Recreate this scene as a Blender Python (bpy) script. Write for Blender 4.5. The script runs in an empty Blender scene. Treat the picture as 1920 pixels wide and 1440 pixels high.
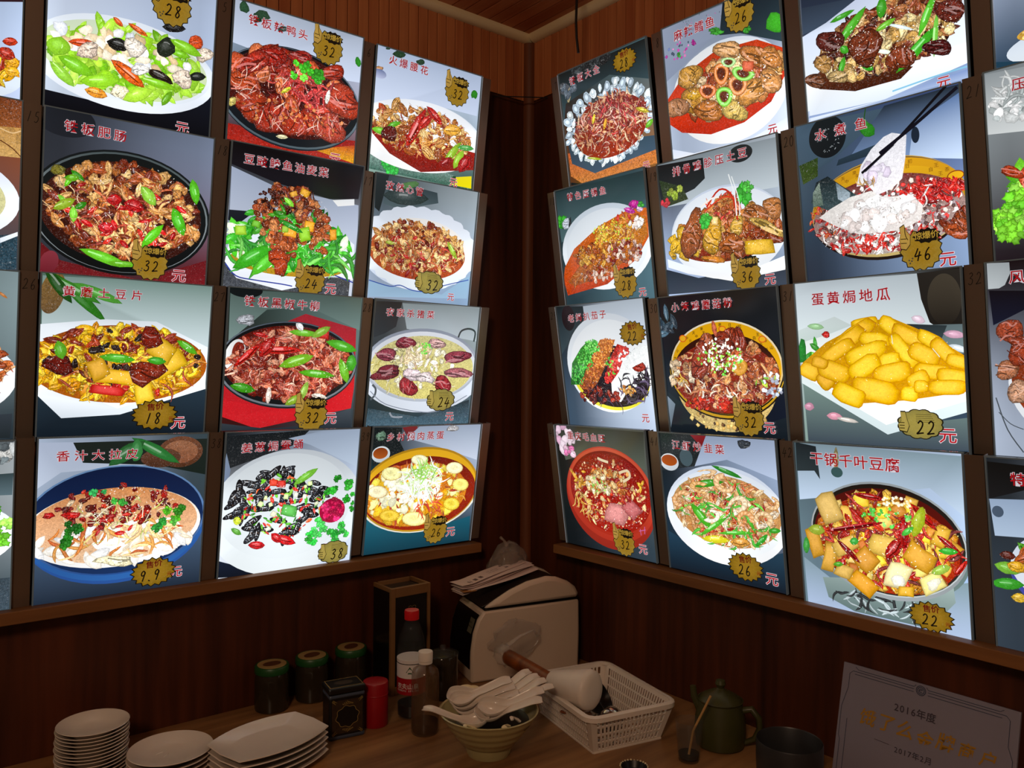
import bpy, math, random
from mathutils import Vector, Matrix
scene = bpy.context.scene
COL = scene.collection

# ---------------------------------------------------------------- camera, world, exposure
cam_data = bpy.data.cameras.new('camera')
cam = bpy.data.objects.new('camera', cam_data)
COL.objects.link(cam)
scene.camera = cam
cam_data.sensor_fit = 'HORIZONTAL'
cam_data.sensor_width = 36.0
cam_data.lens = 1502.0 / 1920.0 * 36.0
cam_data.clip_start = 0.02
CAMPOS = Vector((-1.4612, -1.7442, 0.41696))
YAW, PITCH, ROLL = math.radians(45 + 6.1212), math.radians(0.0226), math.radians(0.4536)
Fv = Vector((math.cos(YAW) * math.cos(PITCH), math.sin(YAW) * math.cos(PITCH), math.sin(PITCH)))
Rv = Vector((math.sin(YAW), -math.cos(YAW), 0))
Uv = Rv.cross(Fv)
R2 = Rv * math.cos(ROLL) + Uv * math.sin(ROLL)
U2 = -Rv * math.sin(ROLL) + Uv * math.cos(ROLL)
mw = Matrix((R2, U2, -Fv)).transposed().to_4x4()
mw.translation = CAMPOS
cam.matrix_world = mw

world = bpy.data.worlds.new('world')
scene.world = world
world.use_nodes = True
world.node_tree.nodes['Background'].inputs[0].default_value = (1.0, 0.62, 0.40, 1)
world.node_tree.nodes['Background'].inputs[1].default_value = 0.048

def area_light(name, loc, aim, size, power, color):
    d = bpy.data.lights.new(name, 'AREA')
    d.shape = 'DISK'; d.size = size; d.energy = power; d.color = color
    o = bpy.data.objects.new(name, d); COL.objects.link(o)
    o.location = loc
    o.rotation_euler = (Vector(aim) - Vector(loc)).to_track_quat('-Z', 'Y').to_euler()
    return o
# the dim warm lamp of the dining room behind the photographer
area_light('room_lamp', (-2.25, -2.15, 1.25), (-0.4, -0.5, 0.3), 0.35, 14.5, (1.0, 0.72, 0.50))
scene.view_settings.view_transform = 'Standard'
scene.view_settings.look = 'None'
scene.view_settings.gamma = 1.0
scene.view_settings.use_curve_mapping = False
scene.view_settings.exposure = 0.0
scene.cycles.max_bounces = 8
scene.cycles.diffuse_bounces = 3
scene.cycles.glossy_bounces = 3
scene.cycles.transmission_bounces = 8
scene.cycles.transparent_max_bounces = 12
scene.cycles.caustics_reflective = False
scene.cycles.caustics_refractive = False
scene.cycles.sample_clamp_indirect = 3.0
COUNTER_Z = -0.300

# ---------------------------------------------------------------- helpers
def lin(h, m=1.0):
    if not isinstance(h, str):
        return tuple(c * m for c in h[:3])
    o = []
    for i in (0, 2, 4):
        c = int(h[i:i + 2], 16) / 255.0
        o.append((c / 12.92 if c <= 0.04045 else ((c + 0.055) / 1.055) ** 2.4) * m)
    return tuple(o)

class MB:
    """collects vertices and faces of ONE mesh"""
    def __init__(s):
        s.v = []; s.f = []; s.c = []; s.m = []
    def add(s, vs, fs, mi=0):
        b = len(s.v)
        s.v += [tuple(v) for v in vs]
        s.f += [tuple(i + b for i in f) for f in fs]
        s.m += [mi] * len(fs)
    def box(s, a, b, mi=0, M=None):
        x0, y0, z0 = a; x1, y1, z1 = b
        vs = [(x0, y0, z0), (x1, y0, z0), (x1, y1, z0), (x0, y1, z0), (x0, y0, z1), (x1, y0, z1), (x1, y1, z1), (x0, y1, z1)]
        if M is not None: vs = [M @ Vector(v) for v in vs]
        s.add(vs, [(0, 3, 2, 1), (4, 5, 6, 7), (0, 1, 5, 4), (1, 2, 6, 5), (2, 3, 7, 6), (3, 0, 4, 7)], mi)
    def lathe(s, prof, n=32, c=(0, 0, 0), mi=0, M=None, sx=1, sy=1):
        rows = []
        for r, z in prof:
            rows.append([(c[0] + r * sx * math.cos(2 * math.pi * k / n), c[1] + r * sy * math.sin(2 * math.pi * k / n), c[2] + z) for k in range(n)])
        vs = [Vector(p) for row in rows for p in row]
        if M is not None: vs = [M @ v for v in vs]
        fs = []
        for i in range(len(prof) - 1):
            for k in range(n):
                k2 = (k + 1) % n
                fs.append((i * n + k, i * n + k2, (i + 1) * n + k2, (i + 1) * n + k))
        b = len(s.v)
        s.add(vs, fs, mi)
        for i, flip in ((0, True), (len(prof) - 1, False)):
            if prof[i][0] > 1e-5:
                ring = [b + i * n + k for k in range(n)]
                s.f.append(tuple(reversed(ring)) if flip else tuple(ring)); s.m.append(mi)
    def tube(s, pts, rad, n=8, mi=0, flat=1.0):
        pts = [Vector(p) for p in pts]
        if not isinstance(rad, (list, tuple)): rad = [rad] * len(pts)
        prev = None; b = len(s.v); rows = []
        for i, p in enumerate(pts):
            t = (pts[min(i + 1, len(pts) - 1)] - pts[max(i - 1, 0)]).normalized()
            if prev is None:
                u = t.cross(Vector((0, 0, 1)))
                if u.length < 1e-3: u = t.cross(Vector((1, 0, 0)))
            else:
                u = prev - t * prev.dot(t)
            u.normalize(); prev = u; w = t.cross(u)
            rows.append([p + u * rad[i] * math.cos(2 * math.pi * k / n) + w * rad[i] * flat * math.sin(2 * math.pi * k / n) for k in range(n)])
        vs = [q for r_ in rows for q in r_]
        fs = []
        for i in range(len(pts) - 1):
            for k in range(n):
                k2 = (k + 1) % n
                fs.append((i * n + k, i * n + k2, (i + 1) * n + k2, (i + 1) * n + k))
        fs.append(tuple(range(n - 1, -1, -1))); fs.append(tuple((len(pts) - 1) * n + k for k in range(n)))
        s.add(vs, fs, mi)
    def build(s, name, mats, parent=None, smooth=False, bevel=0, loc=None, sub=0, angle=40):
        me = bpy.data.meshes.new(name)
        me.from_pydata([tuple(v) for v in s.v], [], s.f)
        if not isinstance(mats, (list, tuple)): mats = [mats]
        for m in mats: me.materials.append(m)
        if len(mats) > 1: me.polygons.foreach_set('material_index', s.m)
        me.update()
        o = bpy.data.objects.new(name, me); COL.objects.link(o)
        if parent is not None: o.parent = parent
        if loc is not None: o.location = loc
        if smooth:
            me.polygons.foreach_set('use_smooth', [True] * len(me.polygons))
            try: me.set_sharp_from_angle(angle=math.radians(angle))
            except Exception: pass
        if bevel:
            b = o.modifiers.new('bevel', 'BEVEL'); b.width = bevel; b.segments = 2; b.limit_method = 'ANGLE'
        if sub:
            b = o.modifiers.new('sub', 'SUBSURF'); b.levels = sub; b.render_levels = sub
        return o

def tag(o, label=None, cat=None, group=None, kind=None):
    if label: o['label'] = label
    if cat: o['category'] = cat
    if group: o['group'] = group
    if kind: o['kind'] = kind
    return o
def empty(name, loc=(0, 0, 0), rz=0.0, **k):
    o = bpy.data.objects.new(name, None); COL.objects.link(o)
    o.location = loc; o.rotation_euler = (0, 0, rz); o.empty_display_size = 0.05
    return tag(o, **k)
def copy_tree(o, parent=None):
    c = o.copy(); COL.objects.link(c)
    if parent is not None: c.parent = parent
    for ch in list(o.children): copy_tree(ch, c)
    return c

# ---------------------------------------------------------------- materials
def new_mat(name):
    m = bpy.data.materials.new(name); m.use_nodes = True
    return m, m.node_tree.nodes, m.node_tree.links, m.node_tree.nodes['Principled BSDF']
def mat(name, col, rough=0.5, metal=0.0, var=0.12, nscale=40, bump=0.0, spec=0.5, trans=0.0, ior=1.45, aniso=None, coat=0.0, alpha=1.0, emis=None, es=0.0):
    m, N, L, B = new_mat(name)
    c = lin(col)
    tc = N.new('ShaderNodeTexCoord'); no = N.new('ShaderNodeTexNoise')
    mp = N.new('ShaderNodeMapping'); L.new(tc.outputs['Object'], mp.inputs[0]); L.new(mp.outputs[0], no.inputs['Vector'])
    if aniso: mp.inputs['Scale'].default_value = aniso
    no.inputs['Scale'].default_value = nscale; no.inputs['Detail'].default_value = 5
    mx = N.new('ShaderNodeMix'); mx.data_type = 'RGBA'
    mx.inputs['A'].default_value = (*[x * (1 - var) for x in c], 1); mx.inputs['B'].default_value = (*[min(1, x * (1 + var)) for x in c], 1)
    L.new(no.outputs['Fac'], mx.inputs['Factor']); L.new(mx.outputs['Result'], B.inputs['Base Color'])
    B.inputs['Roughness'].default_value = rough; B.inputs['Metallic'].default_value = metal
    B.inputs['Specular IOR Level'].default_value = spec; B.inputs['Transmission Weight'].default_value = trans
    B.inputs['IOR'].default_value = ior; B.inputs['Coat Weight'].default_value = coat; B.inputs['Alpha'].default_value = alpha
    if emis: B.inputs['Emission Color'].default_value = (*lin(emis), 1); B.inputs['Emission Strength'].default_value = es
    if bump:
        bp = N.new('ShaderNodeBump'); bp.inputs['Strength'].default_value = bump; bp.inputs['Distance'].default_value = 0.001
        L.new(no.outputs['Fac'], bp.inputs['Height']); L.new(bp.outputs[0], B.inputs['Normal'])
    return m
def wood(name, c1, c2, axis='z', scale=9.0, rough=0.5, fine=60.0, stretch=14.0, rnd=0.0, coat=0.0):
    m, N, L, B = new_mat(name)
    tc = N.new('ShaderNodeTexCoord'); mp = N.new('ShaderNodeMapping')
    geo = 'Object'
    L.new(tc.outputs[geo], mp.inputs[0])
    sc = {'x': (1 / stretch, 1, 1), 'y': (1, 1 / stretch, 1), 'z': (1, 1, 1 / stretch)}[axis]
    mp.inputs['Scale'].default_value = sc
    if rnd:
        oi = N.new('ShaderNodeObjectInfo'); vm = N.new('ShaderNodeVectorMath'); vm.operation = 'SCALE'
        cb = N.new('ShaderNodeCombineXYZ')
        for i in range(3): L.new(oi.outputs['Random'], cb.inputs[i])
        L.new(cb.outputs[0], vm.inputs[0]); vm.inputs['Scale'].default_value = 7.0
        L.new(vm.outputs[0], mp.inputs['Location'])
    n1 = N.new('ShaderNodeTexNoise'); n1.inputs['Scale'].default_value = scale; n1.inputs['Detail'].default_value = 6; n1.inputs['Distortion'].default_value = 0.6
    n2 = N.new('ShaderNodeTexNoise'); n2.inputs['Scale'].default_value = fine; n2.inputs['Detail'].default_value = 4
    L.new(mp.outputs[0], n1.inputs['Vector']); L.new(mp.outputs[0], n2.inputs['Vector'])
    ma = N.new('ShaderNodeMath'); ma.operation = 'MULTIPLY_ADD'; ma.inputs[1].default_value = 0.5
    L.new(n2.outputs['Fac'], ma.inputs[0]); L.new(n1.outputs['Fac'], ma.inputs[2])
    rp = N.new('ShaderNodeValToRGB'); rp.color_ramp.elements[0].position = 0.52; rp.color_ramp.elements[1].position = 0.98
    rp.color_ramp.elements[0].color = (*lin(c1), 1); rp.color_ramp.elements[1].color = (*lin(c2), 1)
    L.new(ma.outputs[0], rp.inputs[0])
    out = rp.outputs[0]
    if rnd:
        hs = N.new('ShaderNodeHueSaturation'); mr = N.new('ShaderNodeMapRange')
        mr.inputs['To Min'].default_value = 1 - rnd; mr.inputs['To Max'].default_value = 1 + rnd
        L.new(oi.outputs['Random'], mr.inputs['Value']); L.new(mr.outputs[0], hs.inputs['Value']); L.new(out, hs.inputs['Color']); out = hs.outputs[0]
    L.new(out, B.inputs['Base Color'])
    B.inputs['Roughness'].default_value = rough; B.inputs['Coat Weight'].default_value = coat; B.inputs['Coat Roughness'].default_value = 0.25
    B.inputs['Specular IOR Level'].default_value = 0.35
    bp = N.new('ShaderNodeBump'); bp.inputs['Strength'].default_value = 0.25; bp.inputs['Distance'].default_value = 0.001
    L.new(ma.outputs[0], bp.inputs['Height']); L.new(bp.outputs[0], B.inputs['Normal'])
    return m

def print_mat(name, strength, fac=1.0):
    """a backlit translucent print: its colours are printed (colour attribute), and it emits them itself in place of a lamp behind"""
    m, N, L, B = new_mat(name)
    at = N.new('ShaderNodeAttribute'); at.attribute_name = 'ink'
    tc = N.new('ShaderNodeTexCoord')
    n1 = N.new('ShaderNodeTexNoise'); n1.inputs['Scale'].default_value = 150; n1.inputs['Detail'].default_value = 5; n1.inputs['Roughness'].default_value = 0.65; n1.inputs['Distortion'].default_value = 1.8
    n2 = N.new('ShaderNodeTexNoise'); n2.inputs['Scale'].default_value = 170; n2.inputs['Detail'].default_value = 2; n2.inputs['Distortion'].default_value = 3.5
    L.new(tc.outputs['Object'], n1.inputs['Vector']); L.new(tc.outputs['Object'], n2.inputs['Vector'])
    # tonal detail of the printed photograph
    mr = N.new('ShaderNodeMapRange'); mr.inputs['From Min'].default_value = 0.33; mr.inputs['From Max'].default_value = 0.67
    mr.inputs['To Min'].default_value = -0.72; mr.inputs['To Max'].default_value = 0.80
    L.new(n1.outputs['Fac'], mr.inputs['Value'])
    mu = N.new('ShaderNodeMath'); mu.operation = 'MULTIPLY_ADD'; mu.inputs[2].default_value = 1.0
    L.new(mr.outputs[0], mu.inputs[0]); L.new(at.outputs['Alpha'], mu.inputs[1])
    vs = N.new('ShaderNodeVectorMath'); vs.operation = 'SCALE'
    L.new(at.outputs['Color'], vs.inputs[0]); L.new(mu.outputs[0], vs.inputs['Scale'])
    hr = N.new('ShaderNodeMapRange'); hr.inputs['From Min'].default_value = 0.60; hr.inputs['From Max'].default_value = 0.76
    hr.inputs['To Min'].default_value = 0.0; hr.inputs['To Max'].default_value = 0.36
    L.new(n2.outputs['Fac'], hr.inputs['Value'])
    hm = N.new('ShaderNodeMath'); hm.operation = 'MULTIPLY'
    L.new(hr.outputs[0], hm.inputs[0]); L.new(at.outputs['Alpha'], hm.inputs[1])
    cb = N.new('ShaderNodeCombineXYZ')
    for i in range(3): L.new(hm.outputs[0], cb.inputs[i])
    va = N.new('ShaderNodeVectorMath'); va.operation = 'ADD'
    L.new(vs.outputs[0], va.inputs[0]); L.new(cb.outputs[0], va.inputs[1])
    B.inputs['Base Color'].default_value = (0.01, 0.01, 0.01, 1)
    B.inputs['Roughness'].default_value = 0.12; B.inputs['Specular IOR Level'].default_value = 0.25
    L.new(va.outputs[0], B.inputs['Emission Color']); B.inputs['Emission Strength'].default_value = strength
    try: m.cycles.emission_sampling = 'NONE'
    except Exception: pass
    return m

M = {}
M['wall_low'] = wood('dark_veneer', '260f07', '5c2c16', 'z', 8, 0.45, 55, 16)
M['wall_back'] = mat('dark_brown_backing', '2c140a', 0.9)  # dark brown board behind the wall and ceiling slats
M['slat'] = wood('red_brown_slat', '9c5430', 'c47c4c', 'z', 12, 0.5, 70, 18, rnd=0.04)
M['slat_c'] = wood('red_brown_ceiling_slat', 'b86c40', 'e09868', 'y', 12, 0.5, 70, 18, rnd=0.04)
M['trim_x'] = wood('pale_trim_wood_x', 'd8c090', 'ecd8b0', 'x', 14, 0.55)
M['trim_y'] = wood('pale_trim_wood_y', 'd8c090', 'ecd8b0', 'y', 14, 0.55)
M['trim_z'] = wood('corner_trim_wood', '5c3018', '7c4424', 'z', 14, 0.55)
M['ledge_x'] = wood('ledge_wood_x', '6c4422', '8c5c32', 'x', 14, 0.55)
M['ledge_y'] = wood('ledge_wood_y', '6c4422', '8c5c32', 'y', 14, 0.55)
M['counter'] = wood('counter_wood', '664226', 'a87c4e', 'x', 9, 0.38, 50, 10, coat=0.15)
M['floor'] = mat('floor_tile', '3c3028', 0.6, nscale=6)
M['steel'] = mat('brushed_steel', '8c7868', 0.36, 0.7, var=0.10, nscale=60, aniso=(1, 0.04, 1), bump=0.05)
M['housing'] = mat('dark_box_metal', '1c1815', 0.5, 0.6)
M['acrylic'] = mat('acrylic_edge', '5c6462', 0.15, 0.0, var=0.2, nscale=30, spec=0.6, emis='c8d8e0', es=0.035)  # faint emission imitates box light leaking through the sheet's edge
M['acrylic_lit'] = mat('edge_lit_acrylic', 'b8c0c0', 0.12, 0.0, var=0.3, nscale=12, spec=0.6, emis='d0e0f0', es=0.30)  # paler copy with stronger emission, for light leaking at the side
M['marker'] = mat('black_marker', '0c0a0a', 0.6)
M['print'] = print_mat('backlit_food_print', 1.0)
M['sticker'] = print_mat('self_lit_sticker_paper', 1.0)  # emits its own colour to imitate backlight coming through the paper
# ---------------------------------------------------------------- the printed pictures
def clip_tri(tri, W, H):
    poly = tri
    for ax, lim, sg in ((0, 0.0, 1), (0, W, -1), (1, 0.0, 1), (1, H, -1)):
        out = []
        n = len(poly)
        for i in range(n):
            p, q = poly[i], poly[(i + 1) % n]
            dp = (p[ax] - lim) * sg; dq = (q[ax] - lim) * sg
            if dp >= 0: out.append(p)
            if (dp > 0 > dq) or (dp < 0 < dq):
                t = dp / (dp - dq)
                out.append(tuple(a + (b - a) * t for a, b in zip(p, q)))
        poly = out
        if len(poly) < 3: return []
    return poly

TEXTCACHE = {}
def glyph(ch, offset):
    key = (ch, offset)
    if key in TEXTCACHE: return TEXTCACHE[key]
    cu = bpy.data.curves.new('glyph', 'FONT')
    cu.body = ch; cu.size = 1.0; cu.resolution_u = 2; cu.offset = offset
    cu.align_x = 'CENTER'
    ob = bpy.data.objects.new('glyph', cu); COL.objects.link(ob)
    dg = bpy.context.evaluated_depsgraph_get(); dg.update()
    me = ob.evaluated_get(dg).to_mesh()
    me.calc_loop_triangles()
    vs = [(v.co.x, v.co.y) for v in me.vertices]
    ts = [tuple(t.vertices) for t in me.loop_triangles]
    ob.evaluated_get(dg).to_mesh_clear()
    bpy.data.objects.remove(ob); bpy.data.curves.remove(cu)
    TEXTCACHE[key] = (vs, ts)
    return TEXTCACHE[key]

DIG = {'0': [[(.5, 1), (.2, .8), (.15, .35), (.4, 0), (.7, .1), (.8, .6), (.6, .95), (.45, 1)]],
 '1': [[(.62, 1), (.5, .5), (.35, 0)]],
 '2': [[(.15, .8), (.4, 1), (.7, .85), (.65, .55), (.35, .2), (.1, .02), (.45, .06), (.9, .1)]],
 '3': [[(.2, .9), (.55, 1), (.7, .8), (.35, .55), (.7, .45), (.72, .15), (.4, 0), (.1, .12)]],
 '4': [[(.45, 1), (.25, .6), (.1, .35), (.5, .38), (.95, .42)], [(.72, .75), (.6, .35), (.5, -.05)]],
 '5': [[(.75, 1), (.35, .95), (.3, .6), (.65, .55), (.75, .25), (.45, 0), (.15, .1)]],
 '6': [[(.65, 1), (.35, .7), (.2, .3), (.35, .02), (.65, .05), (.75, .3), (.5, .45), (.25, .3)]],
 '7': [[(.1, .85), (.45, .92), (.8, 1), (.65, .5), (.45, 0)]],
 '8': [[(.7, .9), (.45, 1), (.25, .8), (.5, .52), (.72, .25), (.5, 0), (.25, .15), (.4, .45), (.65, .7), (.75, .9)]],
 '9': [[(.75, .8), (.5, 1), (.25, .8), (.35, .55), (.7, .65), (.72, .9), (.65, .5), (.5, 0)]],
 '.': [[(.2, .06), (.7, -.02)]]}

class Painter:
    """lays printed shapes (mm) one over another; colours go to a colour attribute"""
    def __init__(s, W, H, seed, glow=True):
        s.W, s.H = W, H; s.v = []; s.c = []; s.f = []; s.layer = 0
        s.rnd = random.Random(seed); s.glow = glow
        s.gx = s.rnd.uniform(.45, .75); s.gy = s.rnd.uniform(.25, .45)
    def g(s, x, y):  # uneven box light, painted into the print as a colour factor
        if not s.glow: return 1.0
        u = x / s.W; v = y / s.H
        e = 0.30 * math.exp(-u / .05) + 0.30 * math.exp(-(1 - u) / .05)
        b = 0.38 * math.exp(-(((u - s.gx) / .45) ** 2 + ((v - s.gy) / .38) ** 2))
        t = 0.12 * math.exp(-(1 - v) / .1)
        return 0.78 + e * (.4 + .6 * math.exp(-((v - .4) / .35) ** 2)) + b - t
    def prim(s, pts, cols, tris, det, flat=False):
        s.layer += 1
        z = s.layer * 0.0016
        W, H = s.W, s.H
        inside = [0 <= p[0] <= W and 0 <= p[1] <= H for p in pts]
        base = len(s.v)
        if all(inside):
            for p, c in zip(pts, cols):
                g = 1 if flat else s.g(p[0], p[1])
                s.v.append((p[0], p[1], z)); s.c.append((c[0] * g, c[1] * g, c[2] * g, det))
            s.f += [tuple(base + i for i in t) for t in tris]
            return
        if not any(0 <= p[0] <= W for p in pts) and (max(p[0] for p in pts) < 0 or min(p[0] for p in pts) > W): return
        for t in tris:
            poly = clip_tri([tuple(pts[i]) + tuple(cols[i]) for i in t], W, H)
            if len(poly) < 3: continue
            base = len(s.v)
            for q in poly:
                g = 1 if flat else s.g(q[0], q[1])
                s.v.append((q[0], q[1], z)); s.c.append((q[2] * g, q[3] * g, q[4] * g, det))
            for i in range(1, len(poly) - 1): s.f.append((base, base + i, base + i + 1))
    def rings(s, outline, levels, det, off=(0, 0), ctr=None):
        """outline around ctr; levels = [(scale, colour)] from the rim inwards"""
        n = len(outline)
        cx = sum(p[0] for p in outline) / n if ctr is None else ctr[0]
        cy = sum(p[1] for p in outline) / n if ctr is None else ctr[1]
        pts, cols, tris = [], [], []
        for sc, c in levels:
            k = 1 - sc
            for x, y in outline:
                pts.append((cx + (x - cx) * sc + off[0] * k, cy + (y - cy) * sc + off[1] * k)); cols.append(c)
        L_ = len(levels)
        for l in range(L_ - 1):
            for i in range(n):
                j = (i + 1) % n
                a, b, c, d = l * n + i, l * n + j, (l + 1) * n + j, (l + 1) * n + i
                tris += [(a, b, c), (a, c, d)]
        pts.append((cx + off[0], cy + off[1])); cols.append(levels[-1][1])
        m = len(pts) - 1
        for i in range(n):
            tris.append(((L_ - 1) * n + i, (L_ - 1) * n + (i + 1) % n, m))
        s.prim(pts, cols, tris, det)
    # -------- simple shapes
    def bg(s, a, b, c, d, n=10):
        A, B, C_, D = map(lin, (a, b, c, d)); pts, cols, tris = [], [], []
        for j in range(n + 1):
            for i in range(n + 1):
                u, v = i / n, j / n; v2 = v * v * (3 - 2 * v); u2 = u * u * (3 - 2 * u)
                top = [A[k] * (1 - u2) + B[k] * u2 for k in range(3)]; bot = [C_[k] * (1 - u2) + D[k] * u2 for k in range(3)]
                pts.append((u * s.W, v * s.H)); cols.append(tuple(bot[k] * (1 - v2) + top[k] * v2 for k in range(3)))
        for j in range(n):
            for i in range(n):
                a0 = j * (n + 1) + i
                tris += [(a0, a0 + 1, a0 + n + 2), (a0, a0 + n + 2, a0 + n + 1)]
        s.prim(pts, cols, tris, 0.0)
    def ell(s, x, y, rx, ry, ct, cb, rot=0, det=0, n=48, wav=0, wn=14):
        A, B = lin(ct), lin(cb); pts, cols, tris = [], [], []
        cr, sr = math.cos(rot), math.sin(rot)
        R = (0.5, 1.0)
        pts.append((x, y)); cols.append(tuple((a + b) / 2 for a, b in zip(A, B)))
        for r_ in R:
            for k in range(n):
                t = 2 * math.pi * k / n; q = r_ * (1 + (wav * abs(math.sin(t * wn / 2)) if r_ == 1 else 0))
                ex, ey = rx * q * math.cos(t), ry * q * math.sin(t)
                pts.append((x + ex * cr - ey * sr, y + ex * sr + ey * cr))
                h = (math.sin(t) * r_ + 1) / 2
                cols.append(tuple(b * (1 - h) + a * h for a, b in zip(A, B)))
        for k in range(n):
            j = (k + 1) % n
            tris += [(0, 1 + k, 1 + j), (1 + k, 1 + n + k, 1 + n + j), (1 + k, 1 + n + j, 1 + j)]
        s.prim(pts, cols, tris, det)
    def poly(s, pp, ct, cb, det=0, flat=False):
        A, B = lin(ct), lin(cb)
        ys = [p[1] for p in pp]; y0, y1 = min(ys), max(ys); dy = max(y1 - y0, 1e-3)
        from mathutils.geometry import tessellate_polygon
        tris = [tuple(t) for t in tessellate_polygon([[Vector((p[0], p[1], 0)) for p in pp]])]
        cols = [tuple(b + (a - b) * (p[1] - y0) / dy for a, b in zip(A, B)) for p in pp]
        s.prim(pp, cols, tris, det, flat)
    def stroke(s, pp, w, c, det=0, flat=False, smooth=True):
        c = lin(c)
        if smooth and len(pp) > 2:
            q = []
            for i in range(len(pp) - 1):
                p0, p1, p2, p3 = pp[max(i - 1, 0)], pp[i], pp[i + 1], pp[min(i + 2, len(pp) - 1)]
                for k in range(4):
                    t = k / 4
                    q.append(tuple(.5 * (2 * b + (-a + c_) * t + (2 * a - 5 * b + 4 * c_ - d) * t * t + (-a + 3 * b - 3 * c_ + d) * t ** 3) for a, b, c_, d in zip(p0, p1, p2, p3)))
            pp = q + [tuple(pp[-1])]
        pts, cols, tris = [], [], []
        for i, p in enumerate(pp):
            a, b = pp[max(i - 1, 0)], pp[min(i + 1, len(pp) - 1)]
            dx, dy = b[0] - a[0], b[1] - a[1]; l = math.hypot(dx, dy) or 1
            nx, ny = -dy / l * w / 2, dx / l * w / 2
            pts += [(p[0] + nx, p[1] + ny), (p[0] - nx, p[1] - ny)]; cols += [c, c]
            if i: k = 2 * i; tris += [(k - 2, k - 1, k + 1), (k - 2, k + 1, k)]
        s.prim(pts, cols, tris, det, flat)
    def number(s, txt, x, y, h, w, c, flat=True, sp=.78):
        n = len(txt); adv = h * sp; x0 = x - adv * n / 2
        for ch in txt:
            a = adv * (.55 if ch == '.' else 1)
            for st in DIG[ch]:
                s.stroke([(x0 + a * (.1 + .8 * px) + h * .10 * (py - .5), y + h * (py - .5)) for px, py in st], w, c, 0, flat)
            x0 += a
    def chars(s, text, x0, y0, x1, y1, size, fill, edge=None, eo=.042, fo=.010, flat=False, wx=1.04, wy=.98, curl=True):
        n = len(text)
        for pas, (col_, off) in enumerate(((edge, eo), (fill, fo))):
            if col_ is None: continue
            c = lin(col_)
            for i, ch in enumerate(text):
                t = i / max(n - 1, 1)
                cx, cy = x0 + (x1 - x0) * t, y0 + (y1 - y0) * t
                vs, ts = glyph(ch, off)
                # glyph box is 1 em: x centred, y from about -0.12 to 0.88
                pts = [(cx + vx * size * wx, cy + (vy - .36) * size * wy) for vx, vy in vs]
                s.prim(pts, [c] * len(pts), ts, 0, flat)
    # -------- food pieces;  a, b = half-extent vectors
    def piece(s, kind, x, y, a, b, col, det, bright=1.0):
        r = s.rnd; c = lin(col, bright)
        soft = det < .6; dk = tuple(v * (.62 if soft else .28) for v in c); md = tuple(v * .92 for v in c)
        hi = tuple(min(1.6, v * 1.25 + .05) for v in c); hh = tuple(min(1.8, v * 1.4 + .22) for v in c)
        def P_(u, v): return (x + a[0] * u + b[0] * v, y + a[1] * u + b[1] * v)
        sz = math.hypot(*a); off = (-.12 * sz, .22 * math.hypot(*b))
        if kind == 'dot':
            n = 5; ph = r.random() * 6
            s.rings([P_(math.cos(ph + 6.283 * k / n), math.sin(ph + 6.283 * k / n)) for k in range(n)], [(1, md), (.5, hi)], det)
        elif kind in ('chunk', 'lobe', 'nug', 'ice'):
            n = {'chunk': 10, 'lobe': 16, 'nug': 14, 'ice': 8}[kind]; j = {'chunk': .20, 'lobe': .05, 'nug': .07, 'ice': .16}[kind]
            ph = r.random() * 6; o = []; h2, h3, p2, p3 = r.uniform(.05, .2), r.uniform(.04, .14), r.random() * 6, r.random() * 6
            if kind in ('nug', 'ice'): h2 = h3 = 0
            for k in range(n):
                t = ph + 6.283 * k / n; q = 1 + r.uniform(-j, j) + h2 * math.sin(2 * t + p2) + h3 * math.sin(3 * t + p3)
                cu, sv = math.cos(t), math.sin(t)
                if kind == 'nug': cu = math.copysign(abs(cu) ** .6, cu); sv = math.copysign(abs(sv) ** .6, sv)
                o.append(P_(cu * q, sv * q))
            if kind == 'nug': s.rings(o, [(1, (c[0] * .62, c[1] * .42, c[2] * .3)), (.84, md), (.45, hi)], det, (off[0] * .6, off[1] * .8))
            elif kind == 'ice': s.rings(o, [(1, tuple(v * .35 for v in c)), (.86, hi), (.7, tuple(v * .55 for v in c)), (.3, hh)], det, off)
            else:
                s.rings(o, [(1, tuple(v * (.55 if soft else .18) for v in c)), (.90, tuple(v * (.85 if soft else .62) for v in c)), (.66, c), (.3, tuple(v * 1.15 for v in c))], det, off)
                m_ = 0 if soft else (8 if kind == 'lobe' else (3 if sz > 5 else 1))
                for q in range(m_):
                    u0, v0 = r.uniform(-.6, .5), r.uniform(-.6, .6); dk_ = q % 2 == 0
                    l = r.uniform(.25, .6); bend = r.uniform(-.25, .25); ang = r.uniform(-.5, .5)
                    pp = [P_(u0 + l * (k - 1) * math.cos(ang), v0 + l * (k - 1) * math.sin(ang) + bend * (1 - (k - 1) ** 2)) for k in range(3)]
                    s.stroke(pp, sz * r.uniform(.05, .12) + .25, tuple(v * .30 for v in c) if dk_ else tuple(min(1.2, v * 1.25 + .16) for v in c), det * .4, False, kind == 'lobe')
        elif kind == 'egg':
            o = [P_(math.cos(6.283 * k / 16), math.sin(6.283 * k / 16)) for k in range(16)]
            s.rings(o, [(1, (c[0] * .5, c[1] * .3, c[2] * .1)), (.88, c), (.6, hi), (.3, c)], det * .4, off)
        elif kind == 'slice':
            n = 6; o = []; w2 = r.uniform(.75, 1.1)
            for k in range(n + 1): t = -1 + 2 * k / n; o.append(P_(t, (1 - t * t) ** .75 * w2 + r.uniform(-.05, .05)))
            for k in range(1, n): t = 1 - 2 * k / n; o.append(P_(t, -(1 - t * t) ** .75 * w2 * .9 + r.uniform(-.05, .05)))
            s.rings(o, [(1, dk), (.88, md), (.55, c), (.25, hi)], det, (off[0], off[1] * 1.2), (x, y))
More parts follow.
